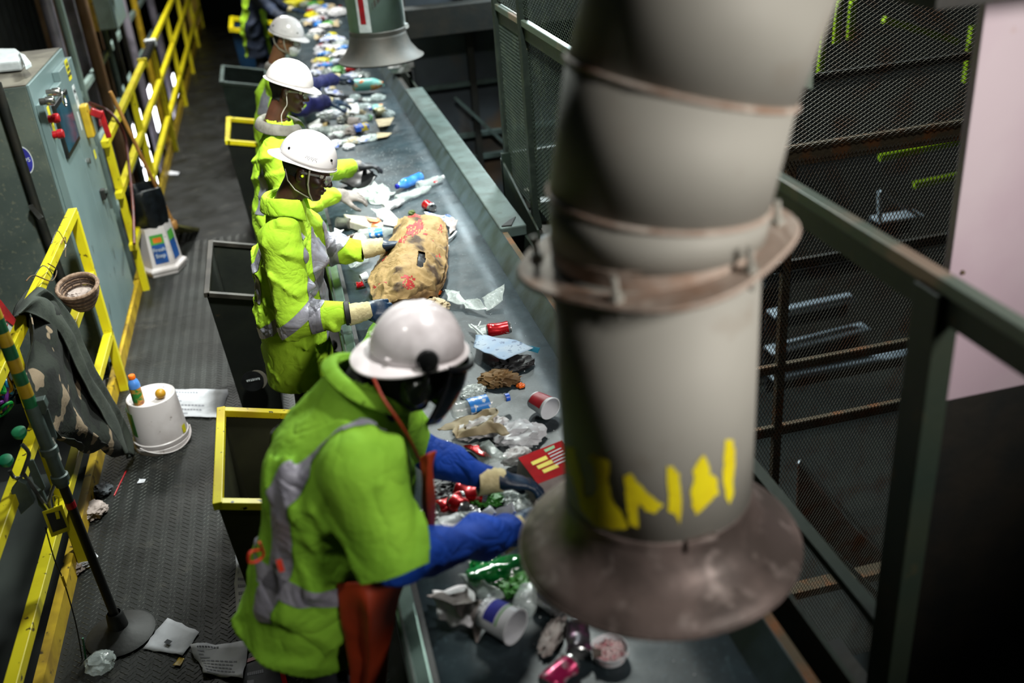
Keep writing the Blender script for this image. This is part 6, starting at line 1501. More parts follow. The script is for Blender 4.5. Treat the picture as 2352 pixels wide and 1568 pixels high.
for j in range(NV+1):
    for i in range(NU+1):
        u, v_ = i/NU, j/NV; p = surf(gg, u, v_); a = 1-2.4*abs(mnoise.noise(p*8+V((3, 1, 0)))); b = 1-2.4*abs(mnoise.noise(p*19+V((3, 7, 0))))
        p += V((0, 0, 1))*(.012*a+.008*b)+nz(p*14, 2)*.008
        if j > NV*.82: p += nz(p*18, 9)*.03*(j/NV-.82)/.18
        p += nz(p*9, 4)*.012*(1 if (i in (0, NU) or j in (0, NV)) else 0); vs.append(p)
FB = [(j*(NU+1)+i, j*(NU+1)+i+1, (j+1)*(NU+1)+i+1, (j+1)*(NU+1)+i) for j in range(NV) for i in range(NU)]
sack = thing('paper_sack', 'large stained brown paper sack with faded red print held over the belt', 'bag', tuple(atz(940, 600, ZB)))
hole = lambda u, v_: ((u-.62)/.055)**2+((v_-.50)/.085)**2 < 1
FBk = [f for f in FB if not hole((f[0] % (NU+1)+.5)/NU, (f[0]//(NU+1)+.5)/NV)]
mb.add(vs, FBk); mb.build('front_ply', 'bag_paper', sack, smooth=True, solid=.002)
mb = MB(); mb.add([p+V((.006, .004, -.035)) for p in vs], FB); mb.build('back_ply', 'brown_paper', sack, smooth=True, solid=.002)
rr = random.Random(5); FP = []
def blotch(cu, cv, ru, rv, dens, shape=None):
    for f in FBk:
        u = (f[0] % (NU+1)+.5)/NU; v_ = (f[0]//(NU+1)+.5)/NV
        if ((u-cu)/ru)**2+((v_-cv)/rv)**2 < 1 and rr.random() < dens: FP.append(f)
blotch(.44, .17, .11, .10, .8); blotch(.36, .29, .10, .05, .55); blotch(.62, .24, .03, .05, .6); blotch(.33, .03, .12, .02, .7); blotch(.84, .15, .06, .06, .35)
blotch(.52, .78, .08, .07, .65); blotch(.50, .69, .09, .02, .8); blotch(.16, .72, .10, .012, .7); blotch(.86, .42, .05, .012, .8); blotch(.72, .30, .05, .01, .4)
mb = MB(); mb.v = [tuple(p+V((0, -.0006, .0022))) for p in vs]; mb.f = FP; mb.build('red_print', 'red_ink', sack, smooth=True, recalc=False)
def suv(u, v_): return surf(gg, u, v_)
for s_, u, v_, sz in (('S', .16, .46, .055), ('J', .12, .33, .05), ('O', .13, .40, .05), ('M', .10, .24, .0001)):
    if sz < .01: continue
    p = suv(u, v_); du = (suv(u+.08, v_)-p).normalized(); dv = (p-suv(u, v_+.08)).normalized(); nn = du.cross(dv); nn = nn if nn.z > 0 else -nn
    text_obj(s_, 'lettering', 'red_ink', sack, mat4(frame(-dv, nn), p+nn*.016), sz, .001)
sheetlet([(868, 672, .03), (1015, 655, .03), (985, 700, .03), (850, 705, .02)], None, 'brown_paper', parent=sack, name='torn_base', amp=.02, seed=7, n=22)
FD = [f for f in FB if hole((f[0] % (NU+1)+.5)/NU, (f[0]//(NU+1)+.5)/NV)]
mb = MB(); mb.v = [tuple(p+V((0, 0, -.014))) for p in vs]; mb.f = FD; mb.build('dark_tear', 'dark_crumple', sack, smooth=True, recalc=False)
# ---- items around worker B and the near hood
t, T, fn = open_cup(1400, 1495, 0, 'round white-rimmed tub lid full of pink and white shreds at the bottom of the belt', 'cloudy_plastic', name='shallow_tub')
for ch in list(t.children): bpy.data.objects.remove(ch, do_unlink=True)
c = atz(1400, 1495, ZB+.02); T = Matrix.Translation((c.x, c.y, ZB+.002)); t.location = (c.x, c.y, ZB); OFF[t] = V((c.x, c.y, ZB))
MB().lathe([(0, 0), (.044, 0), (.050, .03), (.053, .032), (.053, .028), (.051, .026), (.046, -.001+.002), (0, .002)], T, 36).build('body', 'tub_white', t, smooth=True)
mb = MB()
for k in range(260):
    a = RND.uniform(0, 6.28); r_ = .045*math.sqrt(RND.random()); p = c+V((r_*math.cos(a), r_*math.sin(a), -.004+RND.uniform(-.004, .006))); d = V((RND.uniform(-1, 1), RND.uniform(-1, 1), RND.uniform(-.3, .3))).normalized()*.009
    mb.bar(p-d, p+d, .003, .002)
mb.build('shreds', 'pink_shreds', t)['kind'] = 'stuff'
MB().poly([atz(a, b, ZB+.034) for a, b in ((1360, 1488), (1382, 1494), (1382, 1508), (1362, 1512))], .004, (0, 0, 1)).build('brown_piece', 'amber_glass', t, bevel=.001)
can(1283, 1550, 35, 'can_magenta', 'crushed magenta can at the very bottom of the belt', crush=.7, seed=3)
can(1328, 1470, 75, 'can_dark', 'squashed grey and purple can beside the tub of shreds', crush=.8, seed=4, L=.13)
blob(1268, 1462, .045, 'grey_paper', 'foil_wrapper', 'twisted pale foil wrapper left of the squashed purple can', 'wrapper', 5, .35, .6, 1.3, (1.6, .6), 55)
t, T, fn = open_cup(1150, 1432, -52, 'white plastic yoghurt tub with violet label lying on its side', 'tub_white', .045, .052, .115, crush=.1, seed=2,
    prints=((-55, 62, -.03, .012, 'blue_ink'), (-60, 65, .018, .024, 'label_green')), pitch=-.1)
text_obj('SOVITA', 'lettering', 'ink', t, T @ mat4(frame((0, 1, 0), (1, 0, 0)), (.0505, 0.0, -.043)), .02)
sheetlet([(985, 1360, .07), (1075, 1338, .09), (1115, 1400, .05), (1100, 1475, .0)], 'torn crumpled greyish paper bag next to the yoghurt tub', 'grey_paper', 'bag', 'paper_bag', amp=.022, seed=3, n=26, th=.002)
sheetlet([(985, 1365, .03), (1080, 1345, .05), (1100, 1440, .02), (990, 1430, .01)], 'white inner paper beneath the torn greyish bag', 'white_wrap', 'paper', 'paper_scrap', amp=.02, seed=8, n=18)
bottle(1158, 1312, 10, 'crushed green plastic bottle under the big worker\'s blue sleeve', 'green_bottle', None, None, L=.24, r=.042, crush=.8, seed=5)
blob(1120, 1300, .05, 'green_bottle', 'crumpled_plastic', 'flattened green plastic piece left of the crushed green bottle', 'plastic', 8, .5, .7, 1.2)
blob(1098, 1345, .018, 'lime_bits', 'bottle_top', 'lime green bottle top below the green bottle', 'cap', 9, .6, .2)
sheetlet([(1062, 1330, .03), (1110, 1325, .05), (1150, 1372, .03), (1105, 1380, .01)], 'clear clamshell lid beside the lime cap', 'clear_film', 'container', 'clamshell_lid', amp=.015, seed=12)
bottle(1213, 1378, 60, 'dented clear bottle bottom below the green bottle', 'clear_plastic', None, None, L=.12, r=.036, crush=.3, seed=6)
can(1262, 1388, -60, 'can_silver', 'bare silver can with open end toward the hood', crush=.2, seed=7, L=.10)
BT = bottle(1042, 1207, 15, 'crumpled clear bottle with blue ring between the big worker\'s sleeves', 'clear_film', None, 'cloudy_plastic', L=.20, r=.036, crush=.7, seed=8)
MB().lathe([(.020, 0), (.023, .002), (.023, .014), (.020, .016)], lie(atz(1068, 1208, ZB+.05), 15), 20).build('blue_ring', 'bright_blue', BT, smooth=True)
sheetlet([(1092, 1195, .05), (1125, 1165, .06), (1140, 1180, .05), (1108, 1205, .03)], 'white wrapper printed with blue near the near blue sleeve', 'white_blue_wrap', amp=.01, seed=14)
sheetlet([(1125, 1180, .05), (1175, 1158, .06), (1190, 1180, .05), (1140, 1195, .03)], 'second white and blue wrapper touching the cuff of the near glove', 'white_blue_wrap', amp=.012, seed=17)
can(1035, 1158, 15, 'can_red', 'crushed red and white can below the far blue sleeve, leftmost', crush=.7, seed=11)
can(1085, 1135, -35, 'can_red', 'long flattened red can under the far glove', crush=.8, seed=12, L=.15)
can(1052, 1165, 120, 'can_red', 'red striped can end poking out between the two sleeves', crush=.3, seed=13, L=.07, z=.01)
blob(1012, 1140, .035, 'dark_crumple', 'crumpled_plastic', 'dark wine coloured crumpled plastic by the orange bib', 'plastic', 21, .5, .7)
# big red carton
q = [(1190, 1052), (1290, 1012), (1330, 1075), (1235, 1112)]
cc = [atz(a, b, ZB+.10) for a, b in q]; t = thing('red_carton', 'large red carton with yellow lettering half hidden behind the near duct', 'box', tuple(atz(1250, 1070, ZB)))
mb = MB(); mb.add(cc+[p+V((-.02, -.01, -.095)) for p in cc], [(0, 1, 2, 3), (4, 7, 6, 5), (0, 4, 5, 1), (1, 5, 6, 2), (2, 6, 7, 3), (3, 7, 4, 0)]); mb.build('body', 'grey_paper', t, bevel=.004)
up_ = V((0, 0, .0015))
mat('carton_top', 'b01018', .8, 0, '980c14', 12, spec=.1)
MB().add([p+up_ for p in cc], [(0, 1, 2, 3)]).build('top_panel', 'carton_top', t, solid=.001)
def cp(u, v_): return cc[0]*(1-u)*(1-v_)+cc[1]*u*(1-v_)+cc[2]*u*v_+cc[3]*(1-u)*v_+V((0, 0, .0035))
for k in range(3):
    v0 = .30+k*.18
    MB().add([cp(.16+.05*k, v0), cp(.52+.05*k, v0-.02), cp(.52+.05*k, v0+.11), cp(.16+.05*k, v0+.12)], [(0, 1, 2, 3)]).build('yellow_print', 'duct_yellow', t)
for k in range(5): MB().add([cp(.58, .25+k*.1), cp(.9, .22+k*.1), cp(.9, .25+k*.1), cp(.58, .28+k*.1)], [(0, 1, 2, 3)]).build('white_print', 'white_label', t)
MB().add([cp(.55, .08), cp(.8, .06), cp(.78, .16), cp(.56, .18)], [(0, 1, 2, 3)]).build('green_print', 'label_green', t)
blob(1190, 1000, .075, 'cloudy_plastic', 'plastic_bag', 'translucent white plastic bag left of the red cup', 'bag', 31, .45, .6, 1.1, (1.2, 1))
sheetlet([(1005, 985, .03), (1140, 950, .05), (1165, 1000, .06), (1040, 1005, .04)], 'crumpled cream paper sheet below the blue labelled bottle', 'kraft_flap', 'paper', 'paper_scrap', amp=.03, seed=21, n=26, th=.002)
blob(1105, 985, .06, 'white_wrap', 'paper_wad', 'big crumpled off-white paper wad by the translucent bag', 'paper', 33, .5, .7, 1.2, (1.6, .8), 10, .02)
sheetlet([(1030, 1010, .02), (1110, 1015, .05), (1160, 1060, .05), (1100, 1065, .02)], 'clear film with red lettering above the far blue sleeve', 'clear_film', 'film', 'plastic_film', amp=.02, seed=23, n=18)
sheetlet([(1060, 1022, .03), (1100, 1024, .04), (1130, 1050, .04), (1095, 1045, .03)], 'thin red wrapper strip beneath the clear film', 'can_red', 'wrapper', 'wrapper', amp=.01, seed=24)
blob(1185, 1050, .045, 'white_wrap', 'paper_wad', 'small white wad tucked against the red carton', 'paper', 35, .6, .5, 1.2, (1.2, .8), 20, .02)
bottle(1105, 936, 8, 'clear water bottle with bright blue label and cap beside the big worker\'s visor', 'clear_plastic', 'bright_blue', 'blue_label', L=.24, r=.036, crush=.15, seed=15, z=.02)
# red cup
t, T, fn = open_cup(1246, 935, -65, 'tapered red and white paper cup lying with open end toward the camera', 'tub_white', .036, .046, .10, crush=.25, seed=4, prints=((-62, 70, -.040, .034, 'cup_red'), (-10, 60, -.025, .022, 'cup_print')), name='paper_cup', cat='cup')
blob(1145, 872, .055, 'brown_paper', 'paper_bag', 'crumpled brown paper bag scrap under the newspaper', 'bag', 37, .5, .9, 1.4, (1.3, .9), -20)
blob(1196, 886, .016, 'cap_orange', 'orange_peel', 'orange peel scrap at the edge of the brown crumple', 'peel', 38, .5, .7)
sheetlet([(1090, 770, .04), (1228, 792, .06), (1160, 832, .07), (1085, 800, .04)], 'pale blue printed leaflet beneath the red can', 'news_blue', 'paper', 'leaflet', amp=.010, seed=27, n=16, freq=5)
sheetlet([(1205, 792, .05), (1242, 798, .03), (1238, 812, .02), (1215, 806, .04)], 'teal corner of cover under the leaflet', 'teal', 'paper', 'leaflet', amp=.006, seed=28)
blob(1180, 838, .06, 'dark_crumple', 'crumpled_plastic', 'dark crumpled plastic tray under the pale blue leaflet', 'plastic', 39, .45, .7, 1.2, (1.4, .8), 10)
can(1146, 760, -4, 'can_red', 'dented red drink can with bare silver end above the leaflet', crush=.35, seed=16, z=.02)
sheetlet([(1078, 742, .03), (1115, 738, .05), (1150, 755, .04), (1100, 772, .02)], 'bluish clear film left of the dented red can', 'clear_film', 'film', 'plastic_film', amp=.014, seed=30)
t = thing('plastic_fork', 'white plastic handle strip over bluish film', 'cutlery', tuple(atz(1098, 755, ZB+.04)))
MB().tube([atz(1082, 745, ZB+.06), atz(1098, 758, ZB+.06), atz(1112, 772, ZB+.05)], [.004, .006, .004], 8).build('handle', 'white_label', t)
MB().tube([atz(1104, 738, ZB+.06), atz(1098, 750, ZB+.06)], [.003, .004], 8).build('handle', 'white_label', t)
sheetlet([(1062, 688, .02), (1102, 690, .05), (1122, 712, .03), (1068, 716, .01)], 'ribbed clear clamshell half above the big worker\'s hat', 'clear_film', 'container', 'clamshell_lid', amp=.012, seed=31)
sheetlet([(1105, 688, .03), (1158, 655, .09), (1156, 690, .05), (1115, 714, .01)], 'upturned glossy clear plastic flap reaching to the right', 'clear_film', 'container', 'clamshell_lid', amp=.008, seed=32)
sheetlet([(1020, 668, .02), (1060, 672, .04), (1075, 705, .03), (1030, 700, .01)], 'clear wrapper with orange sauce above the hard hat', 'clear_film', 'wrapper', 'wrapper', amp=.014, seed=33)
blob(1003, 672, .022, 'cap_orange', 'food_scrap', 'orange food scrap right of the sack base', 'food', 41, .5, .6)
# green magazine bag near worker A's near hand
sheetlet([(872, 705, .05), (905, 715, .06), (835, 790, .02), (818, 812, .01)], 'glossy green and white magazine leaning by the steel side rail', 'magazine_green', 'magazine', 'magazine', amp=.01, seed=34, n=14, freq=5, th=.003)
# left of the sack
open_cup(836, 640, 20, 'small white square cup with dark inside near worker\'s cuff', 'tub_white', .022, .026, .04, crush=.2, name='small_cup', cat='cup')
can(828, 656, 10, 'can_red', 'small dark red can half below the little white cup', crush=.6, seed=17, L=.06, r=.022)
bottle(830, 598, 40, 'clear bottle lying beneath the far hi-vis sleeve', 'clear_plastic', None, None, L=.16, r=.03, crush=.5, seed=18)
t = thing('milk_carton', 'flattened cream drink carton with orange print beside grey glove', 'carton', tuple(atz(838, 502, ZB)))
pc_ = [atz(a, b, ZB+h) for a, b, h in ((788, 490, .06), (870, 500, .09), (880, 512, .09), (866, 528, .07), (802, 508, .05))]
MB().add(pc_+[p-V((0, .01, .045)) for p in pc_], [(0, 1, 2, 3, 4), (9, 8, 7, 6, 5)]+[(i, 5+i, 5+(i+1) % 5, (i+1) % 5) for i in range(5)]).build('body', 'carton_white', t, bevel=.006)
MB().add([atz(838, 497, ZB+.087), atz(872, 505, ZB+.093), atz(866, 510, ZB+.09), (atz(850, 508, ZB+.088))], [(0, 1, 2, 3)]).build('orange_print', 'cap_orange', t, solid=.001)
chip([(878, 515), (895, 483), (922, 512), (905, 520)], .05, 'triangular white card scrap right of the drink carton', 'white_wrap', 'card_scrap', 'paper')
t, T, fn = open_cup(790, 518, 150, 'open food tin with peeled lid below the grey glove', 'tin', .036, .037, .08, crush=.1, name='food_tin', cat='can', pitch=.5)
chip([(768, 524), (782, 530), (790, 528), (780, 538), (768, 534)], .05, 'curled white tin lid at the belt edge', 'white_wrap', 'tin_lid', 'lid')
sheetlet([(850, 482, .03), (905, 478, .05), (890, 510, .04), (866, 500, .03)], 'crinkled clear wrap behind the drink carton', 'clear_film', 'film', 'plastic_film', amp=.014, seed=36)
bottle(868, 538, -4, 'clear bottle with blue and white label pressed against the sack', 'clear_plastic', None, 'blue_label', L=.22, r=.034, crush=.35, seed=19, z=.02)
bottle(812, 552, 20, 'dark amber bottle beneath the clear bottles by the far cuff', 'amber_glass', None, None, L=.18, r=.03, crush=.2, seed=20)
open_cup(822, 560, 60, 'greasy clear cup in front of the far cuff', 'cloudy_plastic', .033, .04, .08, crush=.4, seed=5, name='clear_cup', cat='cup')
can(985, 476, -70, 'can_red', 'crushed red can with silver top above the sack', crush=.5, seed=21, L=.10)
blob(946, 490, .022, 'leaf', 'leaf', 'dark green leaf standing by the top of the sack', 'leaf', 43, .8, .4)
sheetlet([(972, 490, .03), (1035, 495, .05), (1052, 512, .03), (1000, 512, .03)], 'white printed food wrapper at the sack\'s top right corner', 'white_blue_wrap', amp=.008, seed=37)
sheetlet([(1020, 500, .04), (1052, 508, .04), (1048, 522, .02), (1035, 540, .02)], 'brownish white greasy wrapper corner beyond the sack', 'grey_paper', amp=.010, seed=38)
for (pts, lab) in ((((1022, 552), (1036, 545), (1048, 532)), 'white plastic hook beside the sack, upper one'), (((1014, 577), (1026, 574), (1030, 564)), 'white plastic hook beside the sack, lower one')):
    tag(MB().tube(smoothpath([atz(a, b, ZB+.02) for a, b in pts], 5), .006, 8).build('plastic_hook', 'white_label', None, smooth=True), lab, 'hook')
chip([(1016, 628), (1026, 626), (1024, 642), (1014, 644)], .03, 'small white card square at the sack\'s right edge', 'white_wrap', 'card_scrap', 'paper')
# bottles up the belt
bottle(940, 422, 215, 'blue tinted plastic bottle with dark blue cap on the open belt', 'blue_bottle', 'blue_cap', None, L=.23, r=.036, crush=.2, seed=22)
bottle(990, 420, 30, 'clear bottle with small red label right of the blue bottle', 'clear_plastic', 'cloudy_plastic', None, L=.22, r=.034, crush=.5, seed=23, z=.0)
blob(1000, 418, .014, 'can_red', 'red_label', 'little red label scrap on the clear bottle', 'label', 44, .4, .3, z=.06)
bottle(952, 446, 32, 'long ribbed crushed clear bottle in front of the blue bottle', 'clear_film', None, None, L=.30, r=.034, crush=.7, seed=24)
bottle(905, 470, 25, 'flattened milky bottle nearer the sack top', 'cloudy_plastic', None, None, L=.16, r=.032, crush=.8, seed=25)
sheetlet([(795, 462, .01), (850, 425, .05), (908, 432, .04), (880, 468, .01)], 'big sheet of crinkled clear film beside the grey glove', 'clear_film', 'film', 'plastic_film', amp=.028, seed=40, n=26, freq=12)
t, vs_, n_ = sheetlet([(780, 418, .03), (812, 370, .11), (870, 405, .08), (828, 450, .03)], 'glossy black plastic tray held by worker with earphones', 'black_plastic', 'tray', 'plastic_tray', amp=.012, seed=41, n=12, freq=5, th=.004)
blob(795, 395, .03, 'grey_paper', 'crumpled_wrapper', 'pinkish crumpled scrap behind the black tray', 'wrapper', 46, .5, .6)
# pile by worker C
chipn = 0
bottle(848, 200, -20, 'large teal jug bottle with orange and red label in the farther glove', 'jug_teal', None, None, L=.30, r=.058, crush=.1, seed=26, z=.02)
can(872, 261, 25, 'can_cream', 'short cream coloured can right of the pile', crush=.1, seed=27, L=.10, r=.04)
t = thing('juice_box', 'small blue and yellow juice box in front of the cream can', 'box', tuple(atz(831, 297, ZB)))
c = atz(831, 298, ZB+.03); MB().box((-.055, -.028, -.02), (.055, .028, .022), mat4(frame((.97, .2, 0), (0, -.3, .95)), (c.x, c.y, ZB+.05))).build('body', 'box_blue_yellow', t, bevel=.003)
chip([(862, 275), (905, 270), (895, 288), (870, 292)], .04, 'folded kraft card flap right of the juice box', 'kraft_flap', 'card_flap', 'card')
chip([(865, 305), (900, 306), (890, 314), (866, 318)], .02, 'flat kraft card strip below the folded flap', 'kraft_flap', 'card_flap', 'card')
blob(885, 287, .022, 'bright_blue', 'crumpled_wrapper', 'dark blue wrapper under the kraft flap', 'wrapper', 47, .4, .6)
blob(810, 325, .06, 'clear_film', 'crumpled_plastic', 'glassy crumpled film in front of the juice box', 'plastic', 48, .4, .8, 1.5, (1.4, .8), 10)
blob(850, 318, .05, 'clear_film', 'crumpled_plastic', 'bright clear film piece right of the glassy film', 'plastic', 49, .45, .8, 1.5, (1.2, 1), 40)
blob(760, 265, .07, 'cloudy_plastic', 'plastic_bag', 'shiny translucent bag behind the second hard hat', 'bag', 50, .5, .7, 1.3, (1.5, .9), -10)
blob(728, 252, .05, 'clear_film', 'crumpled_plastic', 'clear crumple left of the shiny translucent bag', 'plastic', 51, .5, .7, 1.3)
open_cup(815, 282, 150, 'grey paper cup lying left of the juice box', 'grey_paper', .03, .038, .09, crush=.2, seed=7, name='paper_cup', cat='cup')
BT = bottle(838, 272, 15, 'green ringed clear bottle behind the juice box', 'clear_film', None, None, L=.18, r=.036, crush=.6, seed=28)
MB().lathe([(.034, 0), (.037, .002), (.037, .012), (.034, .014)], lie(atz(848, 270, ZB+.03), 15), 18, lambda p: V((p.x*.6, p.y*1.1, p.z))).build('green_ring', 'label_green', BT, smooth=True)
blob(800, 255, .03, 'sleeve_navy', 'crumpled_wrapper', 'dark blue crumpled wrapper in the middle of the pile', 'wrapper', 52, .6, .6)
sheetlet([(795, 240, .05), (822, 238, .07), (826, 262, .05), (800, 262, .04)], 'white card envelope standing in the pile', 'white_wrap', 'paper', 'paper_scrap', amp=.008, seed=55)
sheetlet([(705, 290, .02), (735, 272, .03), (745, 300, .02), (718, 302, .01)], 'long white card by the blue rail edge behind the cap', 'white_wrap', 'paper', 'paper_scrap', amp=.006, seed=56)
sheetlet([(730, 275, .02), (752, 280, .02), (750, 292, .02), (728, 288, .02)], 'olive yellow label strip beside the long white card', 'yellow_worn', 'label', 'label_scrap', amp=.004, seed=57)
sheetlet([(855, 240, .03), (880, 238, .03), (878, 255, .02), (858, 256, .02)], 'colourful printed packet above the cream can', 'jug_teal', 'packet', 'packet', amp=.005, seed=58)
blob(775, 215, .04, 'grey_paper', 'crumpled_wrapper', 'brown grey wrapper below the masked worker\'s far glove', 'wrapper', 59, .5, .7)
blob(815, 225, .05, 'clear_film', 'crumpled_plastic', 'smoky clear crumple under the teal jug', 'plastic', 60, .5, .7, 1.3)
can(762, 208, 70, 'can_cream', 'tan and orange can beneath the masked worker\'s gloves', crush=.5, seed=61, L=.1)
sheetlet([(740, 195, .02), (770, 205, .04), (790, 222, .03), (752, 215, .02)], 'green and white folded packet under the masked worker\'s sleeve', 'white_blue_wrap', 'packet', 'packet', amp=.01, seed=62)
# white bag on the far end of the curb
cb = atz(922, 160, 1.06); crumple(V((cb.x, cb.y, 1.046)), .105, 'white_wrap', 'plastic_bag', 'crumpled white bag on the far end of the steel curb', 'bag', 63, .9, .5, .8, None, (1.1, .9), 0, 4)
chip([(1152, 522), (1170, 508), (1185, 500), (1175, 520)], .10, 'black torn rubber flap at the near end of the curb', 'black_rubber', 'rubber_flap', 'flap', th=.01, z=.005)
# far pile: every piece an object with its own description
kinds = [('crumpled_plastic', 'plastic', 'clear_film', 'clear crumpled plastic'), ('plastic_bottle', 'bottle', 'clear_plastic', 'clear bottle'), ('paper_wad', 'paper', 'white_wrap', 'white paper wad'),
         ('drink_can', 'can', 'can_silver', 'silver can'), ('crumpled_wrapper', 'wrapper', 'white_blue_wrap', 'white and blue wrapper'), ('plastic_bottle', 'bottle', 'blue_bottle', 'blue tinted bottle'),
         ('crumpled_plastic', 'plastic', 'cloudy_plastic', 'milky plastic crumple'), ('card_scrap', 'card', 'kraft_flap', 'tan card scrap'), ('drink_can', 'can', 'can_red', 'red can'), ('crumpled_wrapper', 'wrapper', 'label_green', 'green wrapper'), ('crumpled_wrapper', 'wrapper', 'yellow_label', 'yellow wrapper')]
zones = [((700, 790, 8, 30), 'at the far end of the belt near the top edge', 13), ((700, 775, 34, 62), 'in the far heap above the white bump cap', 13), ((715, 770, 70, 92), 'right of the farthest bump cap', 8),
         ((728, 798, 98, 118), 'in the heap left of the far hood', 9), ((722, 790, 122, 146), 'below the far hood rim', 10), ((720, 770, 150, 172), 'above the masked worker\'s sleeve', 7), ((778, 830, 160, 182), 'behind the teal jug', 8)]
pos_words = ['leftmost', 'second from left', 'third from left', 'middle', 'fourth from right', 'third from right', 'second from right', 'rightmost', 'topmost', 'lowest', 'just off centre', 'half buried', 'upper edge']
used = {}
for zi, ((xa, xb, ya, yb_), where, cnt) in enumerate(zones):
    rz = random.Random(90+zi); order = list(range(len(kinds))); rz.shuffle(order)
    for k in range(cnt):
        ki = order[k % len(order)]; nm, ct, mt, tx = kinds[ki]
        px_ = xa+(xb-xa)*((k+.5)/cnt)+rz.uniform(-4, 4); py_ = rz.uniform(ya, yb_)
        key = (tx, where); used[key] = used.get(key, 0)+1
        lab = '%s %s%s' % (tx, where, ', farther right' if used[key] > 1 else '')
        sd_ = 100+zi*20+k
        if ct == 'bottle': bottle(px_, py_, rz.uniform(0, 360), lab, mt, 'bright_blue' if rz.random() < .3 else None, 'blue_label' if rz.random() < .4 else None, L=.22, r=.034, crush=.5, seed=sd_)
        elif ct == 'can': can(px_, py_, rz.uniform(0, 360), mt, lab, crush=.4, seed=sd_)
        elif ct == 'card': sheetlet([(px_-9, py_-3, .02), (px_+9, py_-5, .05), (px_+11, py_+3, .03), (px_-7, py_+5, .02)], lab, mt, ct, nm, amp=.02, seed=sd_, n=8)
        else: blob(px_, py_, rz.uniform(.055, .09), mt, nm, lab, ct, sd_, .45, .7, 1.3, (rz.uniform(.8, 1.6), 1), rz.uniform(0, 180), 0, 3)
blob(776, 30, .13, 'white_wrap', 'plastic_bag', 'large white rounded bag left of the far hood', 'bag', 300, .5, .3, .7)
blob(678, 8, .15, 'yellow_label', 'plastic_bag', 'bright yellow bag at the top edge by the farthest gloves', 'bag', 301, .4, .5, .8, (1.4, .8))
can(745, 152, 20, 'can_red', 'dark red can just above the masked worker\'s sleeve', crush=.4, seed=302)
# crumbs and glass grit stuck to the belt: uncountable
mb = MB(); rg = random.Random(3)
for k in range(900):
    if k < 500: p = atz(rg.gauss(860, 60), rg.gauss(400, 45), ZB)
    else: p = V((rg.uniform(.15, .9), rg.uniform(1.6, 9), ZB))
    if not (.14 < p.x < .93): continue
    s_ = rg.uniform(.002, .006); mb.add([(p.x, p.y, ZB), (p.x+s_, p.y+s_*.3, ZB), (p.x+s_*.4, p.y+s_, ZB), (p.x+s_*.4, p.y+s_*.4, ZB+s_*.7)], [(0, 2, 1), (0, 1, 3), (1, 2, 3), (2, 0, 3)])
o = mb.build('grit', 'white_label', bpy.data.objects['sorting_conveyor'], recalc=False); o['kind'] = 'stuff'
# belt bottom odds and ends on the right deck
tag(MB().tube(smoothpath([atz(1875, 1530, .66), atz(1885, 1508, .67), atz(1905, 1505, .67), atz(1918, 1520, .66), atz(1915, 1545, .66)], 5), .006, 6).build('pink_strap', 'pink_shreds', None), 'small pinkish curled strap on the dark ledge, lower right', 'strap')
crumple(atz(1842, 1500, .641), .02, 'clear_film', 'crumpled_plastic', 'tiny glinting plastic scrap left of the pink strap', 'plastic', 310, .5, .7)
crumple(atz(232, 1530, .002), .06, 'clear_plastic', 'crumpled_plastic', 'crushed clear bottle plastic on the floor at lower left', 'plastic', 311, .6, .35, .8)
# more of the heap around the second and third workers, placed where the photograph shows it thickest
rz = random.Random(77)
heap = [(700, 238, 'clear_film', 'clear crumple nearest the rail behind the second hard hat'), (735, 236, 'label_green', 'green striped scrap in the heap by the second hat brim'), (780, 245, 'clear_plastic', 'glassy lump between the blue wrapper and the jug'),
        (752, 300, 'clear_film', 'pale film lying along the rail in front of the cap vents'), (775, 310, 'white_wrap', 'white scrap in the front edge of the heap'), (790, 300, 'clear_film', 'green edged clear wrap in the front heap'), (770, 330, 'cloudy_plastic', 'milky film just above the yellow sleeve'),
        (812, 300, 'grey_paper', 'greyish scrap left of the juice box'), (745, 283, 'dark_crumple', 'dark lump beside the olive strip'), (868, 225, 'clear_film', 'smoky film under the jug base'), (835, 245, 'clear_film', 'glassy crumple between jug and cream can'),
        (815, 262, 'kraft_flap', 'tan scrap left of the green ringed bottle'), (745, 228, 'white_wrap', 'white scrap under the navy sleeve'), (795, 275, 'tin', 'dull metal scrap in the heart of the heap'), (890, 262, 'clear_film', 'thin film right of the cream can')]
for k, (x_, y_, m_, lab) in enumerate(heap):
    blob(x_, y_, rz.uniform(.04, .065), m_, 'crumpled_scrap', lab, 'scrap', 400+k, .5, .75, 1.4, (rz.uniform(.8, 1.6), 1), rz.uniform(0, 180), .0, 4)
near = [(1020, 1120, 'dark_crumple', 'dark crumple under the far blue sleeve, left side'), (1110, 1140, 'label_green', 'green scrap below the far glove'), (1165, 1120, 'clear_film', 'clear crumple right of the far glove'), (1190, 1150, 'clear_plastic', 'glassy scrap at the hood rim'),
        (1000, 1180, 'white_wrap', 'white scrap against the orange bib'), (1075, 1180, 'can_silver', 'silver scrap in the middle between the two sleeves'), (1030, 1235, 'clear_film', 'clear film showing over the near blue sleeve'), (1190, 1340, 'label_green', 'green crumple at the hood edge below the bottle'),
        (1085, 900, 'clear_film', 'clear scrap behind the visor'), (1230, 990, 'clear_plastic', 'clear rim of lid behind the translucent bag'), (1000, 700, 'kraft_flap', 'tan torn paper under the sack')]
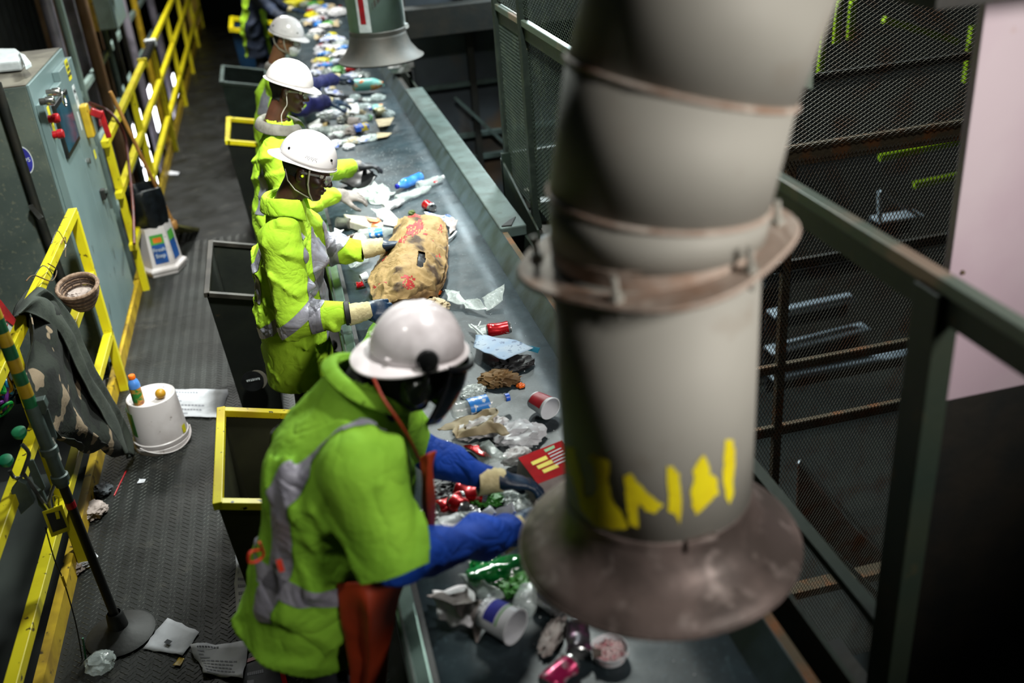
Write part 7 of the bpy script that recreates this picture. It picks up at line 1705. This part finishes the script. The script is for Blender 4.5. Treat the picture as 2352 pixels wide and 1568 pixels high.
for k, (x_, y_, m_, lab) in enumerate(near):
    blob(x_, y_, rz.uniform(.03, .045), m_, 'crumpled_scrap', lab, 'scrap', 440+k, .5, .75, 1.4, (rz.uniform(.8, 1.6), 1), rz.uniform(0, 180), .0, 4)

rz = random.Random(123)
kinds2 = [('clear_film', 'glassy film wad'), ('white_wrap', 'torn white scrap'), ('cloudy_plastic', 'milky plastic wad'), ('white_blue_wrap', 'blue flecked wrapper'), ('kraft_flap', 'tan paper wad'), ('dark_crumple', 'dark rag-like lump')]
spots2 = [((705, 750, 205, 240), 'between the earphone worker\'s hat and the heap'), ((750, 800, 215, 250), 'below the masked worker\'s hands'), ((800, 850, 228, 262), 'left of the cream can'),
          ((700, 745, 300, 335), 'by the rail behind the front bump cap'), ((745, 800, 292, 340), 'at the near end of the middle heap'), ((800, 850, 308, 345), 'in front of the juice box')]
for (x0, x1, y0, y1), wh in spots2:
    for m_, tx in kinds2:
        blob(rz.uniform(x0, x1), rz.uniform(y0, y1), rz.uniform(.028, .05), m_, 'crumpled_scrap', tx+' '+wh, 'scrap', rz.randint(500, 900), .5, .75, 1.5, (rz.uniform(.8, 1.7), 1), rz.uniform(0, 180), 0, 3)

for o in list(COL.objects):
    if o.parent is None and 'label' in o and 'group' not in o:
        g_ = {'plastic_bottle': 'plastic bottles on the belt', 'drink_can': 'drink cans on the belt', 'crumpled_wrapper': 'crumpled wrappers', 'crumpled_plastic': 'crumpled plastic pieces on the belt', 'crumpled_scrap': 'crumpled scraps on the belt',
              'paper_sheet': 'papers on the walkway floor', 'sorting_chute': 'sorting chutes beside the belt', 'safety_railing': 'yellow railings', 'steel_column': 'steel columns', 'paper_wad': 'paper wads on the belt', 'plastic_film': 'clear films on the belt',
              'wrapper': 'flat wrappers on the belt', 'clamshell_lid': 'clear clamshell pieces', 'card_scrap': 'card scraps on the belt', 'card_flap': 'kraft card flaps', 'plastic_hook': 'white plastic hooks', 'metal_can': 'tins in the side hopper', 'paper_scrap': 'paper scraps on the belt', 'packet': 'packets on the belt'}.get(o.name.split('.')[0])
        if g_: o['group'] = g_
